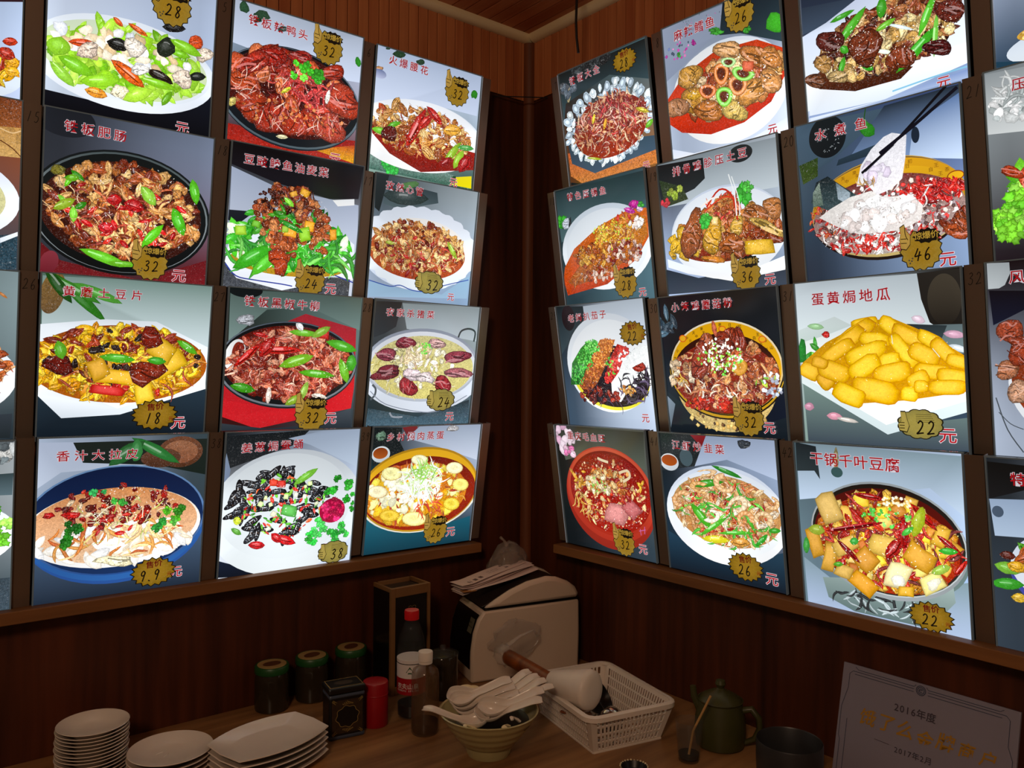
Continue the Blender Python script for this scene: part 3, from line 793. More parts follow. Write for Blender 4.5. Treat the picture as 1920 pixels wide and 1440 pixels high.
ART[('L', 1, 4)] = [
 ('B','b4c4dc','3c4c54','30404c','141c28'),
 ('P',[(0.6,311.4),(183.3,307.1),(185.6,259.2),(37.7,253.8),(-0.6,224.9)],'b8c4dc','c4d0e4',0),
 ('P',[(55.8,309.4),(299.5,308.0),(300.0,232.8),(203.8,258.2),(73.5,270.0)],'202824','14201c',0),
 ('E',248.9,282.8,43.3,31.8,'7c4c34','54301c',0,0.5),
 ('E',248.9,282.8,33.6,23.5,'a87050','8c5438',0,0.5),
 ('E',212.2,272.3,37.4,19.3,'6c4430','4c2c1c',0,0.5),
 ('O','slice',202.3,287.2,46.2,-27.9,4.7,9.9,'2c8038',0.1),
 ('O','slice',149.0,284.8,31.7,22.8,-7.9,12.0,'2c6c34',0.1),
 ('O','slice',166.4,288.8,11.6,-1.7,1.3,28.2,'3c8c48',0.1),
 ('P',[(-0.9,102.9),(301.6,120.8),(301.3,-3.3),(-1.9,1.8)],'40546c','1c2838',0),
 ('E',142.3,137.7,161.8,112.5,'2454a0','28549c',0,0),
 ('E',141.1,145.1,164.0,113.3,'183874','2c64ac',0,0),
 ('E',140.8,152.3,162.9,109.4,'6c90bc','244c8c',0,0),
 ('E',140.8,152.3,158.9,106.6,'0c1c40','16305c',0,0),
 ('E',137.9,138.2,157.7,79.6,'f4ecdc','ffffff',0,0),
 ('E',137.7,143.0,151.1,74.9,'d88c50','f0c8a0',0,0.4),
 ('H','slice',139.2,109.2,144.3,40.0,40,42.0,'ffffff f8f0e4 f4e4c8 fffaf0',0.3,3.2),
 ('H','strip',138.8,118.9,139.3,40.4,50,39.0,'d87c28 c85c18 e8a048 f0c88c',0.5,3.2),
 ('H','chunk',144.8,180.7,110.1,41.9,50,15.0,'a01c14 7c1410 c8341c e0c4a0 5c1c14',1.0,3.2),
 ('H','shred',146.3,146.9,110.6,46.8,60,24.0,'e8dc7c f4e8b0 b8c85c f8f0d0',0.4,3.2),
 ('H','dot',153.4,184.7,91.7,32.7,120,4.2,'f8ecd0 f0dcb0 ffffff',0,3.2),
 ('H','slice',137.5,147.8,44.6,28.4,10,18.0,'c01818 a01010 d82c20',1.0,3.2),
 ('H','leaf',242.8,177.0,24.0,34.8,5,21.0,'4aa818 66c41e 2e8414 86d83a',0.35,3.2),
 ('H','leaf',53.4,147.1,24.7,13.7,4,24.0,'1c7414 2e9420 125c10 48ac2c',0.35,3.2),
 ('H','leaf',46.2,120.1,12.3,9.2,2,24.0,'1c7414 2e9420 125c10 48ac2c',0.35,3.2),
 ('H','leaf',135.5,195.8,13.1,14.3,2,24.0,'3ca838',0.35,3.2),
 ('H','leaf',233.0,138.1,33.5,14.6,4,21.0,'58b83c 2c9c34',0.35,3.2),
 ('H','leaf',104.7,214.7,25.7,4.3,2,15.0,'2c9c4c',0.35,3.2),
 ('O','chunk',136.4,70.8,35.7,-4.8,-0.5,12.2,'fff4c8',1.0),
 ('O','chunk',56.7,170.0,14.4,-1.4,-0.3,8.3,'c81c18',1.0),
 ('O','chunk',20.5,173.4,9.9,-1.0,-0.2,6.8,'b81818',1.0),
 ('T','香汁大拉皮',39.8,284.4,157.8,283.5,21.7),
 ('T','元',251.9,32.5,251.9,32.5,22.7),
 ('K','burst',208.6,38.6,80.7,'9.9'),
]
ART[('L', 2, 1)] = [
 ('B','a8b4c8','b8c4dc','3c0808','5c1410'),
 ('P',[(1.0,334.4),(294.2,327.1),(303.0,213.2),(-2.5,183.7)],'b8c4d8','ccd8f0',0),
 ('O','chunk',20.7,300.9,10.8,3.1,-0.7,11.4,'2c5438',0.3),
 ('O','chunk',50.5,288.4,12.4,3.5,-0.8,11.6,'1c3c24',0.3),
 ('O','chunk',61.3,295.6,13.4,3.8,-0.7,10.8,'2c4c34',0.3),
 ('O','chunk',108.5,281.0,13.9,3.8,-0.4,5.9,'384840',1.0),
 ('O','chunk',289.9,256.7,7.3,1.8,-1.0,11.3,'2c8c24',0.3),
 ('P',[(-2.9,225.4),(43.8,220.8),(-4.9,187.3)],'8494a8','6c7c90',0),
 ('P',[(-4.5,60.3),(105.6,60.8),(301.5,80.6),(303.3,23.6),(-6.0,27.9)],'8c1410','a82418',0.5),
 ('P',[(195.0,41.7),(302.3,71.2),(301.8,28.1)],'b02c14','e8a818',0.6),
 ('E',139.5,139.3,165.7,107.6,'10161c','1c242c',0,0),
 ('E',139.5,140.1,165.7,104.8,'6c7c8c','54646c',0,0),
 ('E',139.3,141.9,161.5,102.4,'0c1014','141a20',0,0),
 ('E',138.9,148.0,149.7,91.6,'400c08','3c0a06',0,0.6),
 ('H','lobe',95.0,208.0,104.6,15.3,7,60.0,'b03018 8c1c0e c8502a 701208 d87040',1.0,3.2),
 ('H','lobe',139.2,157.0,139.2,61.8,14,60.0,'b03018 8c1c0e c8502a 701208 d87040',1.0,3.2),
 ('O','lobe',32.7,149.8,33.2,1.3,3.9,28.2,'b8441c',1.0),
 ('O','lobe',51.4,106.6,42.1,-3.2,7.9,32.8,'a83418',1.0),
 ('O','lobe',98.7,90.5,5.1,-34.4,42.0,11.6,'a42c18',1.0),
 ('O','lobe',166.2,91.0,4.8,-30.8,46.5,12.6,'a83018',1.0),
 ('O','lobe',231.5,95.0,8.7,-30.4,40.0,14.4,'b4402c',1.0),
 ('O','lobe',257.1,160.8,48.6,-2.5,8.6,35.2,'b4381c',1.0),
 ('O','lobe',231.3,219.3,30.5,7.4,-1.3,15.6,'a82c14',1.0),
 ('O','lobe',85.1,216.4,36.0,-1.2,5.3,22.0,'a01c10',1.0),
 ('O','lobe',49.9,196.8,33.7,18.6,-7.9,18.4,'b02c1c',1.0),
 ('O','lobe',150.3,232.9,28.2,-0.8,3.3,13.5,'982018',1.0),
 ('H','shred',140.5,139.5,134.3,72.5,90,27.0,'f0c8b8 e8a088 701008 8c1810',1.0,3.2),
 ('H','strip',170.0,168.5,59.3,37.2,24,48.0,'b81818 981010 d03028',1.0,3.2),
 ('H','strip',126.0,171.7,42.9,24.0,14,30.0,'a81410 c83828',1.0,3.2),
 ('H','chunk',143.1,104.2,134.9,33.6,50,9.0,'d88048 c06030',1.0,3.2),
 ('H','leaf',167.3,203.8,41.6,18.4,11,22.5,'4cc828 38a81c 6cdc3c 2c8c18',0.35,3.2),
 ('O','slice',122.5,155.4,11.9,9.1,-3.5,4.6,'c8c82c',1.0),
 ('O','slice',220.8,161.9,6.0,0.3,2.5,18.5,'f4f4e8',1.0),
 ('O','slice',120.3,54.7,14.3,1.4,0.2,4.5,'e8e0b0',1.0),
 ('O','slice',6.7,105.4,7.5,-3.2,6.7,12.1,'c8b860',1.0),
 ('H','dot',141.1,130.7,139.7,67.6,150,3.3,'f8d8c8 ffffff f0b898',0,3.2),
 ('T','铁板辣鸭头',42.0,280.5,152.5,280.7,22.4),
 ('T','元',249.9,30.8,249.9,30.8,24.2),
 ('K','thumb',212.7,271.3,67.7,'32'),
]
ART[('L', 2, 2)] = [
 ('B','0c0a0e','1c1a20','b4c0d4','ccd4e4'),
 ('P',[(0.6,308.0),(302.1,309.3),(297.9,237.9),(225.9,227.2),(97.9,243.4),(1.1,266.0)],'0c0a0e','1a1820',0),
 ('P',[(1.4,261.8),(98.6,234.7),(225.9,227.2),(299.4,223.9),(307.2,100.0),(7.9,64.6)],'a4b0c8','c4ccdc',0),
 ('P',[(2.3,172.4),(57.5,175.8),(24.0,145.1),(1.7,150.8)],'1c2028','141820',0),
 ('P',[(233.7,226.0),(287.4,236.4),(288.9,222.4),(247.8,214.1)],'f4f8fc','ffffff',0),
 ('P',[(0.1,81.3),(124.2,44.4),(295.7,55.2),(295.4,6.3),(0.8,11.2)],'303438','484c54',0.9),
 ('P',[(1.4,64.0),(28.1,31.3),(131.7,12.8),(204.0,32.8),(242.8,55.2),(302.6,50.9),(298.3,132.9),(231.4,172.1),(11.2,139.1)],'e0e8f4','f4f8ff',0),
 ('S',[(3.0,59.7),(27.7,35.7),(69.0,30.4),(130.5,26.6),(155.0,24.0)],2.6,'2c3c9c'),
 ('S',[(222.4,53.4),(242.4,60.0),(303.3,45.1)],2.8,'2c3c9c'),
 ('E',145.7,74.1,135.9,28.8,'a89018','b88c1c',0,0.5),
 ('H','slice',142.1,115.0,145.6,56.0,70,45.0,'2c9c1c 3cb428 1c7c14 58cc34 48bc20 e0f0d0',0.5,3.2),
 ('H','slice',138.2,160.0,98.3,47.3,34,30.0,'1c7414 2e9420 125c10 48ac2c',0.35,3.2),
 ('H','strip',238.7,97.7,57.4,41.6,20,54.0,'38ac28 1c8418 78d858',0.35,3.2),
 ('H','strip',59.9,87.8,50.6,30.3,20,54.0,'38ac28 1c8418 78d858',0.35,3.2),
 ('O','slice',60.6,78.9,42.4,28.3,-11.1,16.4,'3cb020',0.3),
 ('O','slice',89.1,68.4,30.0,29.4,-11.3,10.9,'58c82c',0.3),
 ('H','chunk',142.1,169.6,83.3,61.2,60,22.5,'94401c b45c2c 6c2c10 c47c48',1.0,3.2),
 ('H','chunk',133.1,217.8,52.8,25.2,30,18.0,'94401c 7c2c14 c0703c 581c08',1.0,3.2),
 ('H','chunk',127.8,113.3,28.7,40.2,16,24.0,'8c3c18 a85428',1.0,3.2),
 ('H','strip',148.5,206.6,53.4,30.1,14,24.0,'6c140c 8c2010 54180c',1.0,3.2),
 ('H','chunk',199.8,130.9,35.2,27.2,14,21.0,'a04c20 b4602c 8c3c18',1.0,3.2),
 ('H','chunk',101.6,199.8,46.9,25.3,24,10.5,'301008 44140c',1.0,3.2),
 ('H','slice',116.6,188.6,28.3,21.7,6,24.0,'4aa818 66c41e 2e8414 86d83a',0.35,3.2),
 ('O','cube',182.0,161.1,13.7,-0.8,1.6,12.8,'f4a818',1.0),
 ('O','cube',139.7,142.0,16.7,-1.1,1.4,11.3,'f0a420',1.0),
 ('O','cube',173.9,141.7,14.2,4.5,-5.2,16.4,'90cc20',0.3),
 ('O','cube',29.4,132.7,14.2,1.8,-0.9,12.1,'a8d830',0.3),
 ('O','cube',165.6,231.8,11.1,-3.7,3.9,8.5,'e8a820',1.0),
 ('O','cube',241.3,149.9,9.2,1.1,-1.4,13.9,'e89c18',1.0),
 ('O','cube',61.8,150.0,10.6,-1.8,1.8,7.8,'70bc28',0.3),
 ('O','cube',127.3,147.3,8.5,1.1,-0.7,8.0,'98bc30',0.3),
 ('O','cube',139.6,225.5,8.8,4.0,-2.5,5.6,'e8a830',1.0),
 ('O','slice',138.6,155.5,30.9,-11.4,3.5,7.6,'2c9024',0.3),
 ('O','chunk',121.5,76.2,26.2,2.7,-2.1,24.8,'a83c18',1.0),
 ('H','dot',138.2,160.0,98.3,83.3,130,3.6,'fff4e0 ffffff f4dcb8',0,3.2),
 ('T','豆豉鲮鱼油麦菜',36.7,281.6,205.4,282.7,22.8),
 ('T','元',247.3,25.9,247.3,25.9,24.9),
 ('K','thumb',195.4,43.9,68.1,'24'),
]
ART[('L', 2, 3)] = [
 ('B','20302c','68807c','3c1010','303840'),
 ('P',[(2.3,308.2),(305.3,315.3),(309.7,235.7),(180.6,282.1),(83.1,271.0),(4.6,198.4)],'50645e','7c9490',0),
 ('E',34.0,308.5,36.9,15.4,'10181a','10181a',0,0),
 ('O','chunk',40.3,246.4,19.4,1.1,-0.8,12.7,'b8bcc4',1.0),
 ('P',[(4.2,189.3),(171.6,267.2),(298.2,240.1),(304.7,103.9),(300.8,52.8),(76.9,10.5),(0.8,38.2),(0.8,111.8)],'a82430','c0141c',0.15),
 ('P',[(-1.5,75.1),(112.5,55.3),(301.0,114.1),(300.8,52.8),(76.9,10.5),(0.8,38.2)],'c41420','d02028',0.15),
 ('P',[(-0.7,24.4),(101.0,9.8),(185.9,14.8),(300.8,52.8),(304.9,6.5),(-2.0,8.2)],'404850','283038',0),
 ('E',144.2,151.4,162.2,97.2,'14181c','20262c',0,0),
 ('E',144.0,153.3,161.0,94.8,'54606c','788088',0,0),
 ('E',143.9,154.2,156.6,91.5,'101214','14181a',0,0),
 ('E',143.8,156.1,149.3,83.0,'5c1008','54120a',0,0.6),
 ('E',19.8,171.6,20.6,34.1,'f0f0f0','ffffff',-0.3,0),
 ('E',26.7,171.8,13.8,27.4,'8c2c1c','8c2c1c',0,0),
 ('H','chunk',145.2,151.4,141.3,76.0,110,24.0,'a83a24 c4583a 8a2818 d87a58 7a1c10 e09878',1.0,3.2),
 ('H','slice',144.8,156.2,141.2,71.2,60,33.0,'a83a24 c4583a 8a2818 d87a58 7a1c10 e09878 c86450',1.0,3.2),
 ('H','strip',140.5,146.5,135.4,71.3,30,27.0,'8c2010 d88868 f0b8a0',1.0,3.2),
 ('H','shred',145.2,151.4,141.3,76.0,60,18.0,'f0c0a8 701008',1.0,3.2),
 ('O','slice',47.4,172.4,30.5,27.9,-5.8,6.2,'d01c14',1.0),
 ('O','slice',118.1,184.0,54.7,1.8,-0.7,10.4,'d02018',1.0),
 ('O','slice',88.6,190.0,16.4,22.7,-11.8,8.3,'b81814',1.0),
 ('O','cube',216.0,226.3,15.8,-0.7,0.4,14.5,'c82018',1.0),
 ('O','slice',72.6,215.9,18.8,-2.9,0.8,5.5,'d02420',1.0),
 ('O','slice',169.9,224.1,35.9,-1.7,0.3,9.5,'70bc28',0.3),
 ('O','slice',210.6,228.5,22.0,12.8,-5.6,8.2,'88b838',0.3),
 ('O','slice',263.5,198.7,40.1,-9.7,3.3,13.4,'4cac1c',0.3),
 ('O','slice',156.9,161.3,40.4,13.2,-4.6,11.3,'78b820',0.3),
 ('O','slice',207.8,133.1,45.1,-3.6,0.3,11.7,'54a818',0.3),
 ('O','slice',273.8,141.6,11.3,-29.0,12.4,3.4,'68b424',0.3),
 ('O','slice',40.4,100.5,27.9,-5.5,1.9,13.7,'3c9c14',0.3),
 ('O','slice',179.8,93.6,7.6,22.8,-8.8,3.2,'94bc48',0.3),
 ('O','slice',291.5,159.5,13.9,-0.9,0.6,25.1,'3c9c20',0.3),
 ('O','slice',158.4,74.2,21.5,11.6,-4.9,7.7,'84a828',0.3),
 ('O','slice',98.3,84.0,6.8,-0.7,0.7,21.3,'f0dcd0',1.0),
 ('O','slice',158.7,237.9,9.0,-7.8,5.4,5.6,'f0f0f0',1.0),
 ('O','slice',217.2,81.3,21.1,-4.0,1.2,8.8,'e8d8c8',1.0),
 ('H','dot',145.5,146.6,141.4,76.1,150,3.3,'ffe8dc ffffff f8c8b0',0,3.2),
 ('H','dot',214.2,118.4,58.8,34.4,60,3.0,'400c04',0,3.2),
 ('T','铁板黑椒牛柳',43.6,286.7,190.5,285.7,23.5),
 ('T','元',249.5,30.8,249.5,30.8,26.4),
 ('K','thumb',200.7,44.2,74.0,'32'),
]
ART[('L', 2, 4)] = [
 ('B','141c20','b4c4dc','e4ecf8','dce8fc'),
 ('P',[(-0.5,309.5),(184.1,317.8),(151.5,285.6),(12.7,241.4),(0.0,228.6)],'141c20','24282c',0.3),
 ('P',[(135.5,300.3),(215.2,314.5),(308.0,314.3),(314.6,223.7),(186.8,284.2)],'a8b8d0','bccce0',0),
 ('P',[(2.6,273.5),(13.0,236.8),(4.0,164.7),(-2.5,233.3)],'8090a8','7080a0',0),
 ('P',[(-1.1,40.9),(108.6,-3.0),(79.7,-3.6),(-0.6,3.6)],'101c30','0c1420',0),
 ('E',150.6,132.4,179.5,143.2,'ccd4dc','f4fcff',0,0),
 ('E',144.5,147.5,153.2,119.1,'dce4ea','ecf4f8',0,0),
 ('H','bug',126.7,153.9,110.5,83.0,64,34.5,'141418 1c1c20 0c0c10 20242c 2c2c30',0.5,1.2),
 ('H','slice',136.6,153.0,97.9,71.5,34,16.5,'4aa818 66c41e 2e8414 86d83a 8cd03c',0.35,3.2),
 ('H','slice',132.4,143.8,92.4,71.5,26,15.0,'d81c14 b81410 e83828 f8682c',1.0,3.2),
 ('H','bug',121.8,154.3,102.1,75.8,16,34.5,'141418 1c1c20 24282c',0.5,1.0),
 ('H','cube',142.0,147.7,82.3,62.2,14,12.0,'e8ecc8 d0e8a0 f0f4e0',0.3,3.2),
 ('O','slice',182.3,212.1,28.3,17.4,-5.1,6.7,'7cc83c',0.3),
 ('O','cube',108.6,202.8,11.7,-0.8,-0.6,8.5,'e83c18',1.0),
 ('O','cube',125.8,199.2,11.9,-0.8,-0.6,8.6,'d82818',1.0),
 ('O','slice',142.8,70.2,27.3,-11.2,2.5,9.9,'d8141c',1.0),
 ('O','slice',79.7,65.7,19.4,-2.4,-0.7,9.6,'c81820',1.0),
 ('O','slice',122.4,77.4,11.2,-11.7,7.3,6.6,'c01018',1.0),
 ('O','cube',147.7,137.5,20.1,-5.7,1.9,14.0,'58b84c',0.3),
 ('O','slice',33.7,125.0,9.3,-0.9,-0.8,13.1,'d8e838',1.0),
 ('O','slice',32.9,101.8,11.8,-7.6,3.1,6.2,'60a83c',0.3),
 ('H','leaf',269.3,176.4,33.1,30.1,9,21.0,'28a828 189018 40c038',0.35,3.2),
 ('H','leaf',267.1,75.9,33.3,25.3,8,21.0,'28b030 18982c 40c84c',0.35,3.2),
 ('H','leaf',213.3,81.8,26.6,29.9,9,22.5,'28c040 30b038 50d860',0.35,3.2),
 ('H','leaf',300.5,133.5,5.6,35.8,4,15.0,'28a028',0.35,3.2),
 ('E',253.0,127.7,31.7,29.1,'a00438','b0083c',0,0.3),
 ('H','leaf',253.0,127.7,24.0,22.1,26,21.0,'d00c50 b00840 e8286c 980838',0.3,3.2),
 ('H','dot',126.7,153.9,107.8,80.6,120,3.6,'ffffff e0e8f0',0,3.2),
 ('T','姜葱焗蚕蛹',44.1,283.0,158.8,287.2,22.9),
 ('T','元',244.5,38.1,244.5,38.1,25.6),
 ('K','cloud',264.2,28.0,72.2,'38'),
]
ART[('L', 3, 1)] = [
 ('B','b8c8d4','c8d8f0','88a89c','204c3c'),
 ('P',[(-1.0,312.2),(304.2,312.2),(300.0,211.9),(105.2,210.4),(3.0,168.4)],'b8c8e4','d0dcf4',0),
 ('O','chunk',58.6,305.3,18.0,4.6,-0.8,8.4,'24442c',0.3),
 ('O','chunk',120.2,302.5,11.7,2.9,-0.8,8.6,'2c4834',0.3),
 ('O','chunk',29.6,312.2,7.7,2.0,-0.3,3.7,'2c4c38',0.3),
 ('O','chunk',286.3,263.8,9.1,2.1,-1.3,12.2,'2c8820',0.3),
 ('O','chunk',9.0,260.4,10.9,2.7,-0.5,5.6,'c89060',1.0),
 ('E',10.0,248.8,19.2,10.7,'6c7ca8','c4ccec',0,0),
 ('P',[(-1.1,85.9),(301.9,42.7),(300.6,23.8),(1.1,27.2)],'94b0a8','2c5c4c',0.8),
 ('H','leaf',50.7,41.7,34.3,10.6,7,30.0,'2cb440 1c9c30 48cc60',0.35,3.2),
 ('P',[(242.2,46.2),(300.1,58.4),(302.3,26.7),(234.5,26.6)],'e8d808','f0e010',0),
 ('P',[(241.9,48.8),(251.5,50.3),(250.5,29.1),(234.0,31.7)],'18401c','18401c',0),
 ('E',137.1,127.4,188.4,85.5,'d8e4f4','ffffff',0.06,0),
 ('E',136.1,137.2,175.0,75.6,'f0f4fc','ffffff',0.06,0),
 ('P',[(0.8,129.6),(310.3,118.8),(311.6,76.4),(145.2,42.9),(53.8,71.8),(2.4,110.7)],'901810','801408',0.6),
 ('H','chunk',142.1,138.4,146.2,56.8,90,18.0,'c8863c b06a28 dca458 9c4c1c e8bc78',1.0,3.2),
 ('H','fan',142.1,138.4,139.7,62.9,34,39.0,'c8863c b06a28 dca458 9c4c1c e8bc78 b04820 d09048',1.0,3.2),
 ('H','strip',142.1,138.4,142.9,57.2,50,24.0,'e0b070 a03818 c87838',1.0,3.2),
 ('H','shred',142.1,138.4,146.2,62.3,170,15.0,'8c3c14 f0cc90 74240c',1.0,1.5),
 ('O','slice',120.4,144.1,24.9,54.2,-16.2,3.5,'b01810',1.0),
 ('O','slice',171.2,184.7,25.1,-18.7,9.8,9.0,'b81c14',1.0),
 ('O','slice',145.6,164.3,19.1,22.1,-9.2,5.1,'c02018',1.0),
 ('O','slice',59.0,141.5,18.6,8.9,-2.9,5.9,'58ac20',0.3),
 ('O','slice',21.2,119.2,21.7,-1.4,2.5,9.8,'74c428',0.3),
 ('O','slice',232.9,104.6,24.7,33.2,-11.5,5.0,'8cb828',0.3),
 ('O','slice',253.5,92.7,12.1,25.6,-13.0,2.9,'98c830',0.3),
 ('O','slice',273.0,125.1,26.1,2.8,0.2,9.4,'48a048',0.3),
 ('O','slice',273.9,85.8,15.2,24.9,-17.1,5.5,'a81014',1.0),
 ('O','slice',216.2,80.8,17.1,13.3,-7.9,7.1,'901010',1.0),
 ('O','chunk',49.9,115.2,22.7,4.5,-1.7,19.2,'5c1410',1.0),
 ('O','slice',227.1,160.5,28.4,5.7,-1.6,15.1,'e8a838',1.0),
 ('H','dot',141.6,143.3,146.1,62.1,120,3.6,'fff0d0 ffffff',0,3.2),
 ('T','火爆腰花',43.2,287.0,130.9,285.4,22.5),
 ('T','元',243.5,33.3,243.5,33.3,21.7),
 ('K','thumb',231.2,261.5,68.2,'32'),
]
ART[('L', 3, 2)] = [
 ('B','3c4c50','a8b4bc','a4b4cc','8ca8c8'),
 ('P',[(-0.4,313.3),(35.7,314.5),(16.0,224.2),(3.0,232.1)],'2c3436','1c2426',0),
 ('P',[(37.0,300.2),(173.5,292.0),(179.1,267.4),(71.6,236.9),(25.2,245.0)],'38464c','54666c',0),
 ('O','slice',85.9,268.7,64.7,4.2,0.4,19.7,'304040',0.3),
 ('O','chunk',94.6,299.7,23.2,3.7,-1.0,9.7,'5c8c50',0.3),
 ('E',139.8,145.0,166.9,98.5,'c8d4e8','dce8fc',0.03,0),
 ('W',139.3,150.0,162.2,97.6,'dce4f2','f0f8ff'),
 ('P',[(2.7,61.2),(89.6,48.5),(212.4,42.6),(294.2,97.5),(292.3,37.9),(3.4,21.7)],'8cb0cc','9cbcd8',0),
 ('S',[(2.7,61.2),(60.2,51.1),(88.9,56.0),(125.5,46.3),(174.2,47.5),(210.2,63.5),(292.1,86.5)],2.4,'3c58a8'),
 ('E',139.3,150.0,140.5,73.6,'ece8e4','fffdf8',0,0),
 ('E',134.3,139.3,140.2,66.0,'b85c28','a8401c',0,0.6),
 ('H','slice',133.3,149.4,136.7,63.3,120,27.0,'c8904c dcae68 b47838 e8c488 a05c28 8c3818',1.0,3.2),
 ('H','chunk',132.3,159.4,123.7,53.2,60,18.0,'b06830 d09850 8c3c18 e4bc80 6c1c0c',1.0,3.2),
 ('H','strip',134.8,134.2,130.5,53.5,30,27.0,'b03418 c86030 e4b070',1.0,3.2),
 ('H','slice',129.3,128.5,123.7,48.5,14,21.0,'b01810 8c140c',1.0,3.2),
 ('O','slice',232.2,155.1,17.0,-21.7,7.6,4.2,'98b830',0.3),
 ('O','slice',50.5,155.0,13.6,-0.8,0.7,4.9,'a8b838',0.3),
 ('H','shred',133.3,149.4,136.7,63.3,70,15.0,'f8e0b0 7c280c',1.0,3.2),
 ('H','dot',133.3,149.4,136.7,63.3,120,3.3,'fff0d8 ffffff 5c1408',0,3.2),
 ('T','孜然心管',38.1,288.3,120.7,286.4,22.1),
 ('T','元',239.8,38.3,239.8,38.3,19.1),
 ('K','cloud',170.7,69.6,77.5,'32'),
]
ART[('L', 3, 3)] = [
 ('B','404448','a4b0b4','1c2c30','38505c'),
 ('P',[(-2.8,307.2),(72.5,310.0),(60.8,249.9),(33.0,233.0),(3.6,221.5)],'2c2c2e','34383c',0),
 ('P',[(72.8,307.4),(303.5,309.7),(310.7,223.5),(91.1,246.2)],'94a0a4','b4c0c8',0),
 ('P',[(4.1,51.4),(144.8,27.8),(298.3,70.5),(302.4,7.5),(0.7,7.1)],'1c2c30','4c6878',0.5),
 ('E',152.1,136.5,174.0,97.3,'a0a8b8','d4dcec',0,0),
 ('E',153.3,125.7,171.5,85.8,'c4ccdc','e0e8f4',0,0),
 ('E',149.8,158.0,165.2,91.6,'8c94a4','b8c0cc',0,0),
 ('E',149.9,156.9,158.3,85.3,'dce0e8','c0c4cc',0,0),
 ('E',150.3,152.6,150.1,79.0,'c8c084','d8cc78',0,0.5),
 ('S',[(245.1,231.9),(253.1,248.8),(275.9,255.4),(296.0,248.0),(294.9,222.9)],4.9,'3c4448'),
 ('S',[(10.2,108.6),(19.9,98.2),(18.5,82.6),(7.9,72.2)],5.2,'505860'),
 ('S',[(63.8,40.0),(73.9,29.2),(101.2,28.6)],4.3,'9ca4b0'),
 ('S',[(5.9,93.0),(49.8,61.4),(143.4,41.5),(207.3,43.3),(290.0,81.9)],2.1,'8890a0'),
 ('H','strip',132.2,146.9,136.1,69.1,90,18.0,'d8cc80 e8dc94 c8b860 e0d8b0 b8a848',0.6,3.2),
 ('H','chunk',131.0,157.6,122.5,53.1,30,18.0,'e4dcc0 d0c890',1.0,3.2),
 ('O','lobe',91.6,212.1,25.5,1.0,-1.6,15.7,'8c3040',1.0),
 ('O','lobe',41.0,181.7,29.6,-1.7,0.2,14.4,'903848',1.0),
 ('O','lobe',45.3,137.5,43.6,6.6,-4.1,15.4,'7c2430',1.0),
 ('O','lobe',181.9,213.0,25.8,1.0,-1.4,12.9,'c89c98',1.0),
 ('O','lobe',247.6,182.3,39.9,4.5,-3.9,16.4,'903444',1.0),
 ('O','lobe',255.8,140.8,40.9,-4.4,0.9,14.4,'a05860',1.0),
 ('O','lobe',108.9,103.8,6.4,-21.1,27.6,4.3,'9c2830',1.0),
 ('O','lobe',210.8,110.9,28.6,-7.1,4.8,19.0,'98242c',1.0),
 ('H','slice',128.8,179.0,50.3,21.2,16,24.0,'e0cca8 d8c098 f0e4cc',1.0,3.2),
 ('H','slice',144.1,152.5,44.4,21.4,14,21.0,'e8dcc4 f4ece0 c8a888',1.0,3.2),
 ('O','chunk',117.8,136.0,24.8,0.4,-1.6,14.9,'e0ccd0',1.0),
 ('O','chunk',156.1,128.4,25.5,0.3,-1.8,16.2,'dccccc',1.0),
 ('H','dot',148.3,201.0,18.9,14.9,30,5.4,'48b428 68cc38',0.3,3.2),
 ('H','dot',163.0,152.9,25.5,16.2,16,3.9,'7c1c10 48a020',0,3.2),
 ('T','农家杀猪菜',40.9,283.7,154.9,284.0,21.4),
 ('T','元',240.8,27.6,240.8,27.6,22.6),
 ('K','cloud',208.8,71.0,78.2,'24'),
]
